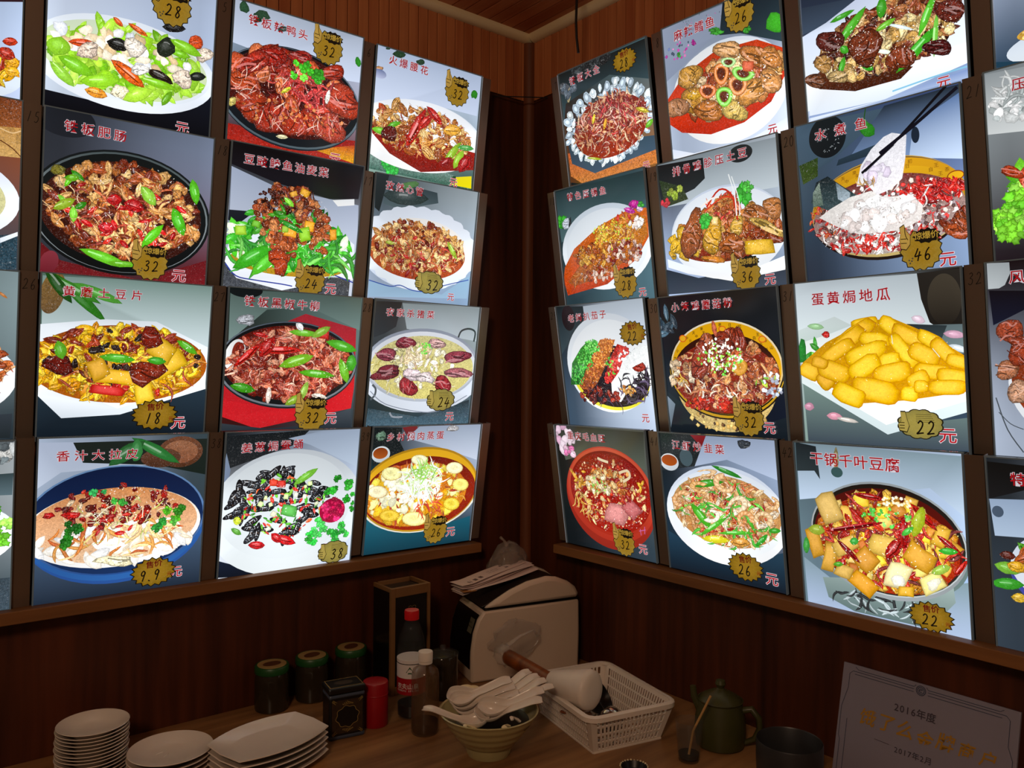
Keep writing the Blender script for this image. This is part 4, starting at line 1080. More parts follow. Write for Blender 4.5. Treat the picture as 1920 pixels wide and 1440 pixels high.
ART[('L', 3, 4)] = [
 ('B','101c20','b4c4dc','18505c','0c2c3c'),
 ('P',[(0.2,308.9),(77.5,309.2),(75.3,272.4),(89.6,250.5),(4.9,218.2)],'101a1c','1c2426',0.4),
 ('P',[(77.5,309.2),(119.4,313.4),(122.8,281.2),(98.3,282.1)],'8c1820','70141c',0),
 ('P',[(92.3,282.3),(125.8,310.5),(311.3,313.9),(309.7,217.2),(188.4,256.8)],'a8b8d0','c8d4e8',0),
 ('O','chunk',225.2,302.3,18.5,-0.5,-1.0,8.9,'ccccd0',1.0),
 ('O','chunk',20.8,290.1,17.4,-0.6,-1.1,11.4,'6c9078',1.0),
 ('E',25.2,245.8,24.6,19.8,'e8f0f4','c8d4dc',0,0),
 ('E',23.8,248.4,19.8,13.6,'8c3c14','b85c20',0,0),
 ('P',[(3.1,87.3),(149.1,38.8),(307.6,67.3),(311.4,-3.3),(-0.1,-0.0)],'1c6074','103c4c',0),
 ('E',150.2,143.8,175.3,103.4,'b0b4b0','f4f4e8',0,0),
 ('E',149.5,150.5,172.4,107.7,'b48418','c8982c',0,0),
 ('E',149.6,149.4,166.7,103.4,'e8b020','dca01c',0,0),
 ('E',150.5,141.1,164.1,93.7,'74180c','a0280c',0,0.3),
 ('E',138.2,139.3,148.3,81.4,'c86414','dc8c1c',0,0.6),
 ('H','chunk',131.9,139.8,140.8,75.8,60,27.0,'f0d850 e8b828 f8ec9c d8900c fff4c0',0.5,3.2),
 ('H','strip',138.2,139.3,148.3,81.4,50,30.0,'a83008 c85808 e8a01c',0.5,3.2),
 ('H','chunk',118.9,146.4,96.0,48.6,26,24.0,'f8f4d0 fff8e4 f0e4a0',0.4,3.2),
 ('O','egg',59.3,196.4,28.9,-1.9,-1.7,17.1,'f8f0a8',1.0),
 ('O','egg',242.0,199.6,27.0,-1.6,-1.9,15.8,'fbf4c0',1.0),
 ('O','egg',266.2,154.4,26.1,-1.9,-2.1,17.2,'f8e878',1.0),
 ('O','egg',243.9,105.0,25.8,-2.3,-2.0,17.2,'f0d440',1.0),
 ('O','egg',135.6,76.3,37.0,-3.8,-2.0,18.9,'fdf4a0',1.0),
 ('O','egg',64.0,91.7,29.1,-2.9,-1.5,15.2,'f0c834',1.0),
 ('O','egg',25.5,153.9,27.1,-2.2,-1.6,15.9,'f8ecc0',1.0),
 ('O','egg',134.9,226.7,25.2,-1.4,-1.4,13.1,'f4f0c0',1.0),
 ('H','shred',179.5,108.1,39.3,33.5,20,36.0,'c83010 b81c0c e86030',0.3,3.2),
 ('H','shred',147.2,171.5,57.9,38.3,110,51.0,'ffffff f0f8e8 f4fcf0 c8e88c e8f4d8',0,3.2),
 ('H','shred',156.8,198.2,38.5,16.3,20,42.0,'8ccc48 a8d868',0,3.2),
 ('H','dot',138.2,139.3,148.3,81.4,60,3.6,'fffce0',0,3.2),
 ('T','乡村焖肉蒸蛋',47.3,286.6,188.1,287.0,22.1),
 ('T','元',249.2,31.3,249.2,31.3,24.5),
 ('K','thumb',201.6,44.1,66.5,'26'),
]
ART[('R', 1, 1)] = [
 ('B','181c1c','4c6c74','5c3418','8c5c2c'),
 ('P',[(-6.4,309.8),(297.8,310.2),(294.9,218.9),(173.0,263.3),(14.4,236.5),(-3.1,178.1)],'1a2020','385058',0),
 ('H','chunk',108.7,306.7,74.3,14.2,14,27.0,'24282a 303638 40484a',0.6,3.2),
 ('O','slice',12.7,273.3,26.7,-7.3,2.5,14.8,'50545a',1.0),
 ('O','slice',28.9,253.3,7.3,-2.5,7.7,23.5,'b8a880',1.0),
 ('H','chunk',23.1,265.2,29.4,18.0,6,21.0,'54606c 707c88',1.0,3.2),
 ('P',[(2.0,113.6),(295.1,78.7),(293.6,29.4),(42.7,29.0),(4.2,54.9)],'b05020','cc7c38',0.8),
 ('P',[(6.9,133.7),(299.9,91.7),(292.7,60.4),(90.3,45.8),(13.1,84.9)],'283c48','40586c',0),
 ('P',[(1.7,39.4),(42.7,29.0),(0.5,31.6)],'10181c','10181c',0),
 ('H','ice',150.2,156.4,138.1,96.0,150,22.5,'c8d8e4 a8bccc e8f0f4 8ca4b4 d4e0e8',0.3,3.2),
 ('RING','ice',150.2,156.4,142.4,88.1,34,25.5,'d4e4ec b0c4d4 e8f4f8',0.2,3.2),
 ('E',155.6,145.2,122.4,72.5,'7c2010','94280f',0,0.6),
 ('H','strip',159.6,149.1,122.0,72.3,130,30.0,'c88050 a8482c 8c2018 d8a070 b86040 e4bc94',1.0,3.2),
 ('H','slice',157.0,154.7,116.1,67.7,60,21.0,'b85c38 8c2818 d09468 701810',1.0,3.2),
 ('H','strip',159.1,169.0,103.4,45.2,40,27.0,'a81c20 8c1018 c03030 dca090',1.0,3.2),
 ('H','shred',155.6,145.2,122.4,70.0,110,18.0,'ecc8a0 f4dcc0 6c140c',1.0,3.2),
 ('O','slice',281.9,121.8,12.8,7.9,-5.3,4.8,'68b428',0.3),
 ('O','slice',264.4,156.9,19.9,-9.9,2.9,4.7,'d8c434',1.0),
 ('O','slice',106.4,174.6,5.4,-2.1,5.9,12.3,'e0c828',1.0),
 ('O','slice',95.7,80.7,27.7,-7.9,1.2,3.8,'a8b428',0.3),
 ('O','slice',142.7,153.2,5.2,-2.1,6.2,13.1,'ecac28',1.0),
 ('H','dot',156.3,150.0,122.3,69.8,100,3.6,'f8dcc8 ffffff',0,3.2),
 ('T','铁板大全',47.7,284.1,132.9,286.2,21.5),
 ('T','元',260.2,30.6,260.2,30.6,18.7),
 ('K','burst',226.3,281.2,71.9,'28'),
]
ART[('R', 1, 2)] = [
 ('B','1c2c30','3c5860','283c44','50707c'),
 ('P',[(-4.0,309.2),(301.0,306.1),(301.0,240.6),(131.2,224.7),(3.9,180.7)],'24383c','486468',0),
 ('O','leaf',11.9,232.6,22.9,-3.5,2.8,18.0,'30a024',0.3),
 ('O','chunk',28.0,224.9,18.2,-2.7,2.3,15.4,'c8d0dc',1.0),
 ('O','chunk',39.3,207.5,6.0,-0.9,4.6,30.7,'101818',1.0),
 ('E',156.5,150.5,152.9,103.3,'c8d4e0','f8fcff',0,0),
 ('E',156.5,150.5,137.5,91.4,'dce4ec','ecf4fa',0,0),
 ('P',[(6.0,116.4),(47.5,159.2),(142.5,202.8),(241.5,226.8),(298.7,222.2),(296.9,156.3),(252.6,109.1),(151.2,60.0),(6.9,43.8),(-2.7,85.0)],'c86010','b83808',0.6),
 ('P',[(12.1,78.2),(80.9,129.1),(139.7,183.0),(227.3,219.4),(290.3,204.7),(294.4,161.4),(254.5,123.5),(132.2,77.2),(33.6,65.6)],'b87018','a04c10',1.0),
 ('H','chunk',195.2,180.2,71.6,27.2,60,16.5,'c88018 d89828 a85c10 e8b440',1.0,3.2),
 ('H','chunk',118.6,134.9,69.5,28.9,50,18.0,'b06014 c88428 8c3c10 d8a040',1.0,3.2),
 ('H','chunk',215.4,128.2,58.1,28.1,60,13.5,'b0887c c8a898 8c4c34 d8c0b0 741c10',1.0,3.2),
 ('H','chunk',126.5,88.0,75.9,16.4,50,13.5,'b88c70 a04c24 d0b0a0 8c2c10',1.0,3.2),
 ('H','strip',221.1,171.6,57.7,27.6,20,24.0,'9c4410 c87c24 dca858',1.0,3.2),
 ('H','strip',35.9,81.3,30.1,15.4,10,27.0,'c8781c a85410',1.0,3.2),
 ('H','dot',181.1,177.2,66.0,37.7,40,6.0,'94b828 b4c838',0.3,3.2),
 ('H','slice',239.1,207.9,38.2,12.9,14,18.0,'c82818 d88020 b04c10',1.0,3.2),
 ('H','chunk',263.2,192.2,22.6,13.7,16,15.0,'fff4ec f8e8e0',1.0,3.2),
 ('O','slice',262.2,235.4,2.5,-10.5,21.1,0.8,'b8188c',1.0),
 ('O','slice',247.6,223.4,17.7,-7.1,3.5,5.9,'c82ca0',1.0),
 ('O','chunk',279.9,222.9,11.2,-1.8,0.9,7.4,'e8c0e4',1.0),
 ('O','leaf',284.1,231.7,11.1,-1.9,0.9,7.4,'40a038',0.3),
 ('H','dot',169.6,143.8,111.4,62.0,110,3.3,'fff0d8 ffffff',0,3.2),
 ('T','特色压锅鱼',53.8,288.6,167.8,283.5,21.2),
 ('T','元',264.3,31.6,264.3,31.6,20.3),
 ('K','thumb',213.5,61.7,68.8,'28'),
]
ART[('R', 1, 3)] = [
 ('B','141a1c','c0ccdc','3c5064','c8d8f0'),
 ('P',[(-1.5,311.2),(96.8,307.0),(99.1,250.7),(45.4,231.5),(-12.4,177.7)],'1a2226','384850',0),
 ('E',39.5,281.0,23.5,32.3,'28141a','1c1014',0,0),
 ('P',[(96.8,307.0),(294.5,311.1),(291.9,246.2),(152.1,232.4),(98.3,245.4)],'bcc8d4','d0dcec',0),
 ('E',163.3,163.6,146.0,121.8,'dce4ee','f8fcff',0,0),
 ('E',166.1,158.3,136.1,111.6,'eef4fa','ffffff',0,0),
 ('E',161.3,126.7,127.1,78.7,'e8d828','f0e840',-0.1,0),
 ('E',165.7,131.9,123.4,75.9,'181018','201418',-0.1,0.5),
 ('H','shred',165.7,131.9,123.4,78.5,120,30.0,'141018 281c28 40304c 0c0810 503c58',0.3,3.2),
 ('P',[(97.7,218.6),(135.0,217.2),(97.5,170.1),(64.7,110.2),(21.0,110.0),(34.4,165.7),(72.2,203.2)],'2c8c28','1c5c18',0.8),
 ('P',[(143.2,222.2),(193.3,220.3),(164.9,174.1),(119.1,115.9),(84.4,88.5),(56.0,104.7),(88.2,159.4)],'b86420','7c3410',0.8),
 ('P',[(198.8,209.7),(235.1,198.3),(218.9,157.6),(178.4,121.4),(141.4,116.0),(164.1,168.9)],'b01c14','801410',0.8),
 ('H','dot',112.2,204.7,26.7,18.1,120,6.0,'2ca02c 40bc34 68cc50 8cdc70',0.2,3.2),
 ('H','dot',82.7,173.1,28.9,25.9,130,6.0,'2ca02c 40bc34 1c8020 68cc50',0.2,3.2),
 ('H','dot',51.5,135.1,23.4,26.4,100,6.0,'2ca02c 1c8020 58bc44',0.2,3.2),
 ('H','dot',164.8,206.7,25.6,17.7,110,5.4,'c8701c e0943c a8581c',0.3,3.2),
 ('H','dot',137.2,174.7,24.8,23.3,130,5.4,'b85c18 d07c28 e8a048',0.3,3.2),
 ('H','dot',109.4,140.2,23.9,23.7,120,5.4,'b85c18 8c3c10 d88c34',0.3,3.2),
 ('H','dot',80.3,110.3,24.5,18.6,80,5.4,'7c3410 b85c18',0.3,3.2),
 ('H','dot',213.1,188.6,19.2,15.4,90,7.2,'c81c14 e03c28 a81410',0.3,3.2),
 ('H','dot',189.6,158.0,21.0,22.9,110,7.2,'c81c14 a81410 e85040',0.3,3.2),
 ('H','dot',164.9,126.7,20.0,15.8,60,7.2,'a81410 c82418',0.3,3.2),
 ('H','slice',168.9,153.0,14.3,26.2,14,12.0,'58bc34 8cd848',0.3,3.2),
 ('P',[(214.3,173.2),(273.3,207.1),(298.7,201.3),(288.7,166.7),(241.1,121.5),(191.9,68.9),(164.1,73.6),(166.9,116.1),(195.7,142.3)],'f0f4f4','ffffff',0.2),
 ('H','dot',238.7,152.2,46.6,45.7,60,9.0,'ffffff f4f8f8 e8ecec',0.1,3.2),
 ('H','strip',238.9,106.0,46.7,35.9,36,30.0,'181420 302438 584868',0.4,3.2),
 ('H','chunk',217.2,98.1,27.4,10.4,14,12.0,'c87828 d8a050',1.0,3.2),
 ('H','chunk',121.5,83.6,65.6,21.6,24,15.0,'7c1c10 9c3018 501008',1.0,3.2),
 ('O','chunk',265.5,151.9,19.7,-0.2,1.4,10.1,'a82c18',1.0),
 ('H','dot',159.3,137.3,110.8,68.2,60,3.6,'ffffff f0e8d8',0,3.2),
 ('T','老妈扒茄子',51.9,279.2,163.6,283.0,21.6),
 ('T','元',265.4,32.2,265.4,32.2,20.7),
 ('K','burst',253.7,233.1,77.5,'22'),
]
ART[('R', 1, 4)] = [
 ('B','1c1c18','5c6058','0c1418','30404c'),
 ('P',[(0.7,310.4),(300.5,309.1),(294.0,218.4),(183.7,261.1),(25.9,222.1)],'34342c','5c6458',0),
 ('H','chunk',26.6,278.1,32.2,33.6,14,27.0,'e8c8dc f0dce8 d8a8c4',0.2,3.2),
 ('H','chunk',41.6,245.7,19.2,13.4,6,21.0,'f0c8dc e478b0',1.0,3.2),
 ('E',166.3,137.4,148.8,127.8,'a82c1c','98281c',0,0),
 ('E',167.8,148.3,146.6,118.0,'c84430','b03020',0,0),
 ('E',168.6,153.7,141.9,109.4,'d8583c','a82818',0,0),
 ('E',168.6,153.7,134.0,102.0,'7c140c','a01c10',0,0),
 ('E',168.6,153.7,130.7,95.6,'8c1008','a01808',0,0.6),
 ('H','dot',167.8,148.3,128.9,90.3,260,6.6,'c88858 dca878 b05030 e8c8a0 6c1008',0.4,3.2),
 ('H','chunk',168.6,153.7,118.8,79.6,60,15.0,'b05020 d89048 8c1c10 e8b880 c83018',1.0,3.2),
 ('H','slice',166.3,137.4,119.1,74.3,30,21.0,'d8a858 b83818 e0c890',1.0,3.2),
 ('H','chunk',157.7,179.3,78.8,37.0,40,18.0,'c87830 d8a058 b05c20 e0bc80',1.0,3.2),
 ('H','slice',67.3,181.2,46.8,22.0,12,24.0,'d8a028 c88820',1.0,3.2),
 ('H','strip',87.1,105.8,53.8,27.3,14,30.0,'c88820 e0b050 d8a840',1.0,3.2),
 ('H','chunk',142.0,172.3,44.2,26.9,20,18.0,'e0c89c ecdcb8 c8a46c',1.0,3.2),
 ('S',[(211.3,205.7),(240.0,213.5),(244.8,198.5),(222.5,185.9)],6.4,'ecd8b0'),
 ('S',[(144.0,236.9),(158.0,232.7),(179.2,229.1)],6.5,'f0e0b8'),
 ('H','slice',269.3,180.4,20.1,15.4,5,18.0,'e0a020 f0bc30',1.0,3.2),
 ('O','cube',190.2,103.0,39.5,-4.0,14.2,27.2,'c87c78',1.0),
 ('O','cube',241.2,120.3,21.5,-15.7,18.4,14.6,'b85c5c',1.0),
 ('H','slice',218.2,154.1,41.6,18.5,10,21.0,'a01c14 8c100c',1.0,3.2),
 ('H','dot',133.7,166.0,29.8,21.7,26,5.4,'68b038 8ccc50',0.2,3.2),
 ('H','dot',167.1,142.9,129.0,90.4,120,3.3,'ffe8d8 ffffff',0,3.2),
 ('S',[(262.5,76.5),(263.9,61.1)],1.6,'c86cb0'),
 ('S',[(258.4,70.7),(279.1,76.4)],1.6,'c86cb0'),
 ('S',[(276.7,83.8),(275.7,65.6)],1.6,'c86cb0'),
 ('T','重庆毛血旺',56.2,288.1,165.7,286.3,22.3),
 ('T','元',264.9,27.5,264.9,27.5,23.5),
 ('K','thumb',206.1,38.8,65.0,'32'),
]
ART[('R', 2, 1)] = [
 ('B','9ca8bc','6c7c94','b0c0d8','dce8fc'),
 ('P',[(-1.3,323.3),(73.0,311.6),(164.5,309.7),(159.3,257.1),(127.0,250.6),(-3.8,197.1),(-7.5,243.8)],'a0acc4','8894ac',0),
 ('P',[(166.9,333.9),(295.8,294.8),(292.7,193.5),(198.6,240.0),(148.4,252.2)],'141c28','2c4048',0),
 ('O','leaf',141.6,262.9,20.3,-6.7,0.8,8.2,'3ca030',0.3),
 ('O','chunk',279.9,233.4,15.9,-9.8,9.8,19.3,'40b028',0.3),
 ('O','leaf',213.8,243.3,11.5,-3.8,0.8,8.7,'3ca830',0.3),
 ('H','dot',37.9,252.5,38.7,22.8,22,6.6,'b82c98 5c6c9c 3c4c64 d878b8',0,3.2),
 ('H','dot',98.9,294.1,62.0,20.3,20,4.8,'303c40 4c5c60 c850a0',0,3.2),
 ('O','chunk',81.3,258.7,6.5,-2.1,0.6,5.9,'b82c98',1.0),
 ('O','leaf',40.6,245.0,6.7,-2.1,0.7,6.0,'409c3c',0.3),
 ('E',157.7,134.7,142.7,106.1,'e4ecf8','ffffff',-0.1,0),
 ('P',[(-2.6,49.6),(123.6,4.3),(294.2,49.1),(292.1,23.4),(-1.9,28.6)],'d8e4fc','ffffff',0),
 ('E',153.4,144.4,138.7,91.0,'f4f8fc','ffffff',-0.15,0),
 ('P',[(-0.9,159.7),(49.5,200.0),(135.0,224.5),(235.7,215.7),(293.9,181.2),(293.2,129.6),(257.8,86.9),(191.8,62.1),(107.2,57.3),(30.4,78.9),(-2.3,105.0)],'c83c14','c02408',0.4),
 ('H','chunk',164.4,149.8,123.9,50.8,60,36.0,'c87c38 b4602c dca060 a04820 e4bc84 94381c',1.0,3.2),
 ('H','lobe',164.4,149.8,119.4,51.7,30,39.0,'b8682c d09850 a04c24 c88040 ecc894',1.0,3.2),
 ('O','lobe',165.8,217.1,29.7,-9.3,2.0,20.4,'dca468',1.0),
 ('O','lobe',232.8,184.0,33.2,-22.7,10.8,15.4,'c07838',1.0),
 ('O','lobe',65.6,190.9,5.1,-22.8,37.3,-2.5,'d09840',1.0),
 ('O','lobe',71.5,140.5,9.3,-27.2,36.4,1.4,'c88c30',1.0),
 ('O','lobe',24.8,134.8,9.9,-21.1,31.4,4.1,'b47c54',1.0),
 ('O','lobe',106.9,107.0,36.7,-9.4,2.4,23.4,'c07430',1.0),
 ('O','lobe',169.2,93.2,25.1,4.7,-12.4,25.7,'ccac58',1.0),
 ('O','lobe',217.1,118.4,34.6,6.2,-10.9,23.1,'c8883c',1.0),
 ('O','lobe',261.3,126.7,26.4,-12.3,6.9,19.8,'cc8c4c',1.0),
 ('O','lobe',265.1,170.1,24.3,-16.7,10.5,15.3,'c8803c',1.0),
 ('O','slice',72.4,149.1,2.5,-10.9,24.0,-1.2,'e0a820',1.0),
 ('O','hoop',145.9,174.3,18.3,-5.3,2.2,22.4,'e88430',1.0),
 ('O','hoop',108.4,148.2,22.1,-6.0,1.5,14.4,'e07424',1.0),
 ('O','hoop',184.0,140.1,22.6,-6.3,2.0,20.5,'d8843c',1.0),
 ('O','hoop',149.0,126.3,20.3,-5.5,2.0,20.0,'80d040',0.3),
 ('O','hoop',198.4,159.1,25.6,-11.9,4.6,12.5,'84d04c',0.3),
 ('O','hoop',165.9,191.8,18.0,-5.4,1.0,9.8,'a8d888',0.3),
 ('O','cube',211.9,169.7,14.4,-4.3,1.0,11.3,'d05c34',1.0),
 ('H','dot',164.4,149.8,119.4,51.7,90,4.8,'fffaf0 ffffff',0,3.2),
 ('T','麻辣鳕鱼',43.4,286.3,127.9,285.3,24.0),
 ('T','元',256.9,33.0,256.9,33.0,19.4),
 ('K','thumb',201.4,280.3,65.8,'26'),
]
ART[('R', 2, 2)] = [
 ('B','24282c','bcc8d4','b8ccf0','8094b0'),
 ('P',[(-0.6,315.6),(301.0,305.3),(297.3,210.0),(11.9,216.8)],'8c98a0','c0ccd4',0),
 ('P',[(-1.1,311.1),(124.0,302.9),(124.8,259.3),(95.7,242.9),(0.7,223.3)],'181c1e','282e30',0),
 ('E',216.3,291.7,28.8,17.2,'24282a','24282a',0,0),
 ('P',[(1.1,278.5),(62.9,253.3),(76.8,224.0),(11.9,216.8)],'2c3c24','38442c',0.6),
 ('H','leaf',44.5,243.2,28.2,9.4,4,21.0,'a8b848 88a030',1.0,3.2),
 ('H','dot',15.9,225.3,14.0,8.7,8,12.0,'c0182c a01020',0.3,3.2),
 ('P',[(-1.0,79.0),(86.4,51.7),(305.0,58.8),(301.4,16.2),(-1.4,22.6)],'242c38','3c4858',0),
 ('E',165.8,139.6,144.3,97.2,'c8d4e8','f8fcff',-0.03,0),
 ('E',166.2,143.9,139.7,88.6,'e4ecf6','f4f8fc',-0.03,0),
 ('P',[(4.7,101.8),(88.3,69.6),(193.1,49.8),(301.8,75.5),(298.5,47.3),(171.3,36.8),(59.2,63.5),(5.5,83.0)],'e8f2ff','ffffff',0),
 ('E',164.9,131.0,133.2,52.1,'8c2c10','7c240c',0,0.6),
 ('H','chunk',165.8,139.6,128.5,47.6,60,30.0,'a05420 b87030 8c3c18 c88840 d0a050',1.0,3.2),
 ('H','chunk',49.1,128.7,44.8,26.3,14,33.0,'c89820 d8a828',1.0,3.2),
 ('H','strip',165.7,191.4,40.3,24.4,40,36.0,'c82814 a81c0c d84828 e88860',1.0,3.2),
 ('H','chunk',161.0,196.5,30.5,16.1,20,21.0,'a04c20 c07c40',1.0,3.2),
 ('H','lobe',180.3,128.9,115.5,39.2,16,39.0,'9c4c1c b46c30 84340f',1.0,3.2),
 ('O','lobe',79.7,147.3,27.1,-6.0,12.3,51.6,'9c5028',1.0),
 ('O','lobe',133.6,135.4,25.3,-7.8,12.6,34.6,'c89428',1.0),
 ('O','lobe',195.0,148.3,16.9,-2.5,2.0,21.0,'c89c40',1.0),
 ('O','lobe',178.8,114.0,30.1,-3.9,2.1,21.3,'a05420',1.0),
 ('O','lobe',243.4,161.9,29.4,-15.8,11.0,17.3,'a8602c',1.0),
 ('O','lobe',265.2,137.9,34.9,-22.7,6.1,7.8,'d0a850',1.0),
 ('O','lobe',282.4,172.1,22.8,-3.8,1.8,20.0,'b47038',1.0),
 ('O','cube',245.0,99.1,37.8,-1.5,-0.4,15.9,'e0b020',1.0),
 ('O','cube',142.2,167.0,8.3,-2.0,2.3,10.1,'ecc47c',1.0),
 ('O','chunk',128.7,87.5,31.6,-3.7,0.8,7.9,'c87c28',1.0),
 ('S',[(123.9,198.3),(159.1,229.1),(188.5,213.1),(198.7,160.5)],3.9,'c02818'),
 ('S',[(117.6,190.5),(167.8,212.5),(197.7,203.1)],3.0,'d83c24'),
 ('O','leaf',218.4,209.9,19.4,-3.4,2.3,24.6,'38b034',0.3),
 ('O','leaf',229.5,222.5,14.4,-2.7,1.1,12.3,'54c848',0.3),
 ('O','leaf',115.4,168.8,15.0,-2.3,1.8,17.4,'34a838',0.3),
 ('O','leaf',121.6,176.7,15.9,-2.5,1.1,10.4,'44b83c',0.3),
 ('S',[(185.1,256.2),(196.0,211.8),(197.0,169.2)],2.5,'f4f8f8'),
 ('S',[(192.2,250.6),(205.2,201.8),(204.5,168.1)],2.1,'f4f8f8'),
 ('S',[(107.8,201.0),(136.3,213.7),(157.6,214.3)],3.5,'f8f0e8'),
 ('H','dot',166.2,143.9,128.4,52.0,110,3.6,'fff0d0 ffffff ecc488',0,3.2),
 ('T','排骨鸡胗压土豆',52.4,288.1,222.2,291.3,22.0),
 ('T','元',263.9,32.1,263.9,32.1,22.4),
 ('K','thumb',208.6,52.5,66.1,'36'),
]
ART[('R', 2, 3)] = [
 ('B','10141c','14181c','18242e','101828'),
 ('H','slice',11.0,252.2,30.4,28.6,14,36.0,'2c4454 4c6c80 1c3040',0.6,3.2),
 ('P',[(-1.1,101.3),(151.9,5.8),(301.6,53.2),(299.6,4.6),(-0.0,7.2)],'1c2830','101820',0),
 ('H','dot',207.8,31.7,60.8,13.3,50,9.0,'202c38 303c48',0.4,3.2),
 ('P',[(-1.1,91.4),(20.2,72.2),(1.2,17.2)],'8090a0','60707c',0),
 ('E',155.8,121.5,128.1,106.6,'b89440','d8bc78',0,0.7),
 ('H','cube',148.0,47.5,104.8,27.6,70,9.0,'e8c878 6c4414 c8a050 3c2008',0.3,3.2),
 ('E',158.0,142.1,144.9,100.3,'14100c','1c1410',0,0),
 ('E',158.5,146.7,143.8,101.6,'e0b020','c89818',0,0),
 ('E',159.1,152.6,143.7,101.9,'14100c','14100c',0,0),
 ('E',159.2,153.5,140.8,100.1,'e8e0c8','d8a818',0,0),
 ('E',159.1,152.6,137.1,97.4,'e4a808','d8a010',0,0),
 ('E',157.7,139.8,133.5,86.0,'2c1008','4c180c',0,0),
 ('C',159.1,152.6,127.5,88.5,'1c1008'),
 ('E',58.6,218.9,10.0,8.0,'d85818','d85818',0,0),
 ('E',58.6,218.9,7.7,6.1,'ecb020','ecb020',0,0),
 ('E',164.0,235.0,9.1,6.3,'d85818','d85818',0,0),
 ('E',164.0,235.0,7.0,4.5,'ecb020','ecb020',0,0),
 ('E',258.0,209.6,8.8,6.9,'d85818','d85818',0,0),
 ('E',258.0,209.6,6.9,5.2,'ecb020','ecb020',0,0),
 ('E',157.0,133.0,131.7,77.2,'7c1c0c','8c2008',0,0.6),
 ('H','chunk',157.7,139.8,127.7,72.6,120,21.0,'a04c24 b86838 84301a c88850 6c1c0e d8a070',1.0,3.2),
 ('H','strip',156.8,130.7,127.9,68.2,60,30.0,'b86838 8c2c14 d89c60 a0401c',1.0,3.2),
 ('H','chunk',46.4,140.4,35.4,28.7,20,18.0,'d0b490 e0ccb0 b07c50',1.0,3.2),
 ('H','lobe',165.2,185.2,62.7,36.0,12,42.0,'94381c a85028 7c2814',1.0,3.2),
 ('H','strip',139.6,98.3,105.3,23.1,40,24.0,'e4d0b8 f4e8d8 8c2410 c87c50',0.5,3.2),
 ('H','chunk',142.7,75.2,90.1,11.9,24,15.0,'a81c10 c83018',1.0,3.2),
 ('O','egg',201.7,153.0,14.7,-7.4,11.5,15.5,'c88c28',1.0),
 ('O','lobe',102.3,168.2,22.3,-2.2,10.8,46.0,'983820',1.0),
 ('O','slice',146.1,235.9,6.5,0.8,-3.0,22.4,'c05c3c',1.0),
 ('H','strip',51.3,130.8,23.7,9.6,6,24.0,'e0b020',1.0,3.2),
 ('H','dot',273.8,117.5,24.1,26.0,40,9.0,'ccd8e8 e8f0f8 8c90a0',0.3,3.2),
 ('H','dot',159.4,180.8,52.8,36.1,90,6.6,'fffcec f4f0d8 ffffff',0.1,3.2),
 ('H','dot',153.0,171.9,58.3,36.3,60,6.6,'58b830 8ccc40 70c428',0.3,3.2),
 ('H','slice',257.4,126.2,29.3,13.1,6,13.5,'b0cc38 80b82c',0.35,3.2),
 ('H','dot',156.8,130.7,127.9,68.2,130,3.6,'ffe8d0 ffffff',0,3.2),
 ('T','小笨鸡蘑菇粉',47.7,288.1,185.6,288.2,21.6),
 ('T','元',259.7,29.6,259.7,29.6,24.0),
 ('K','thumb',212.2,49.9,68.9,'32'),
]
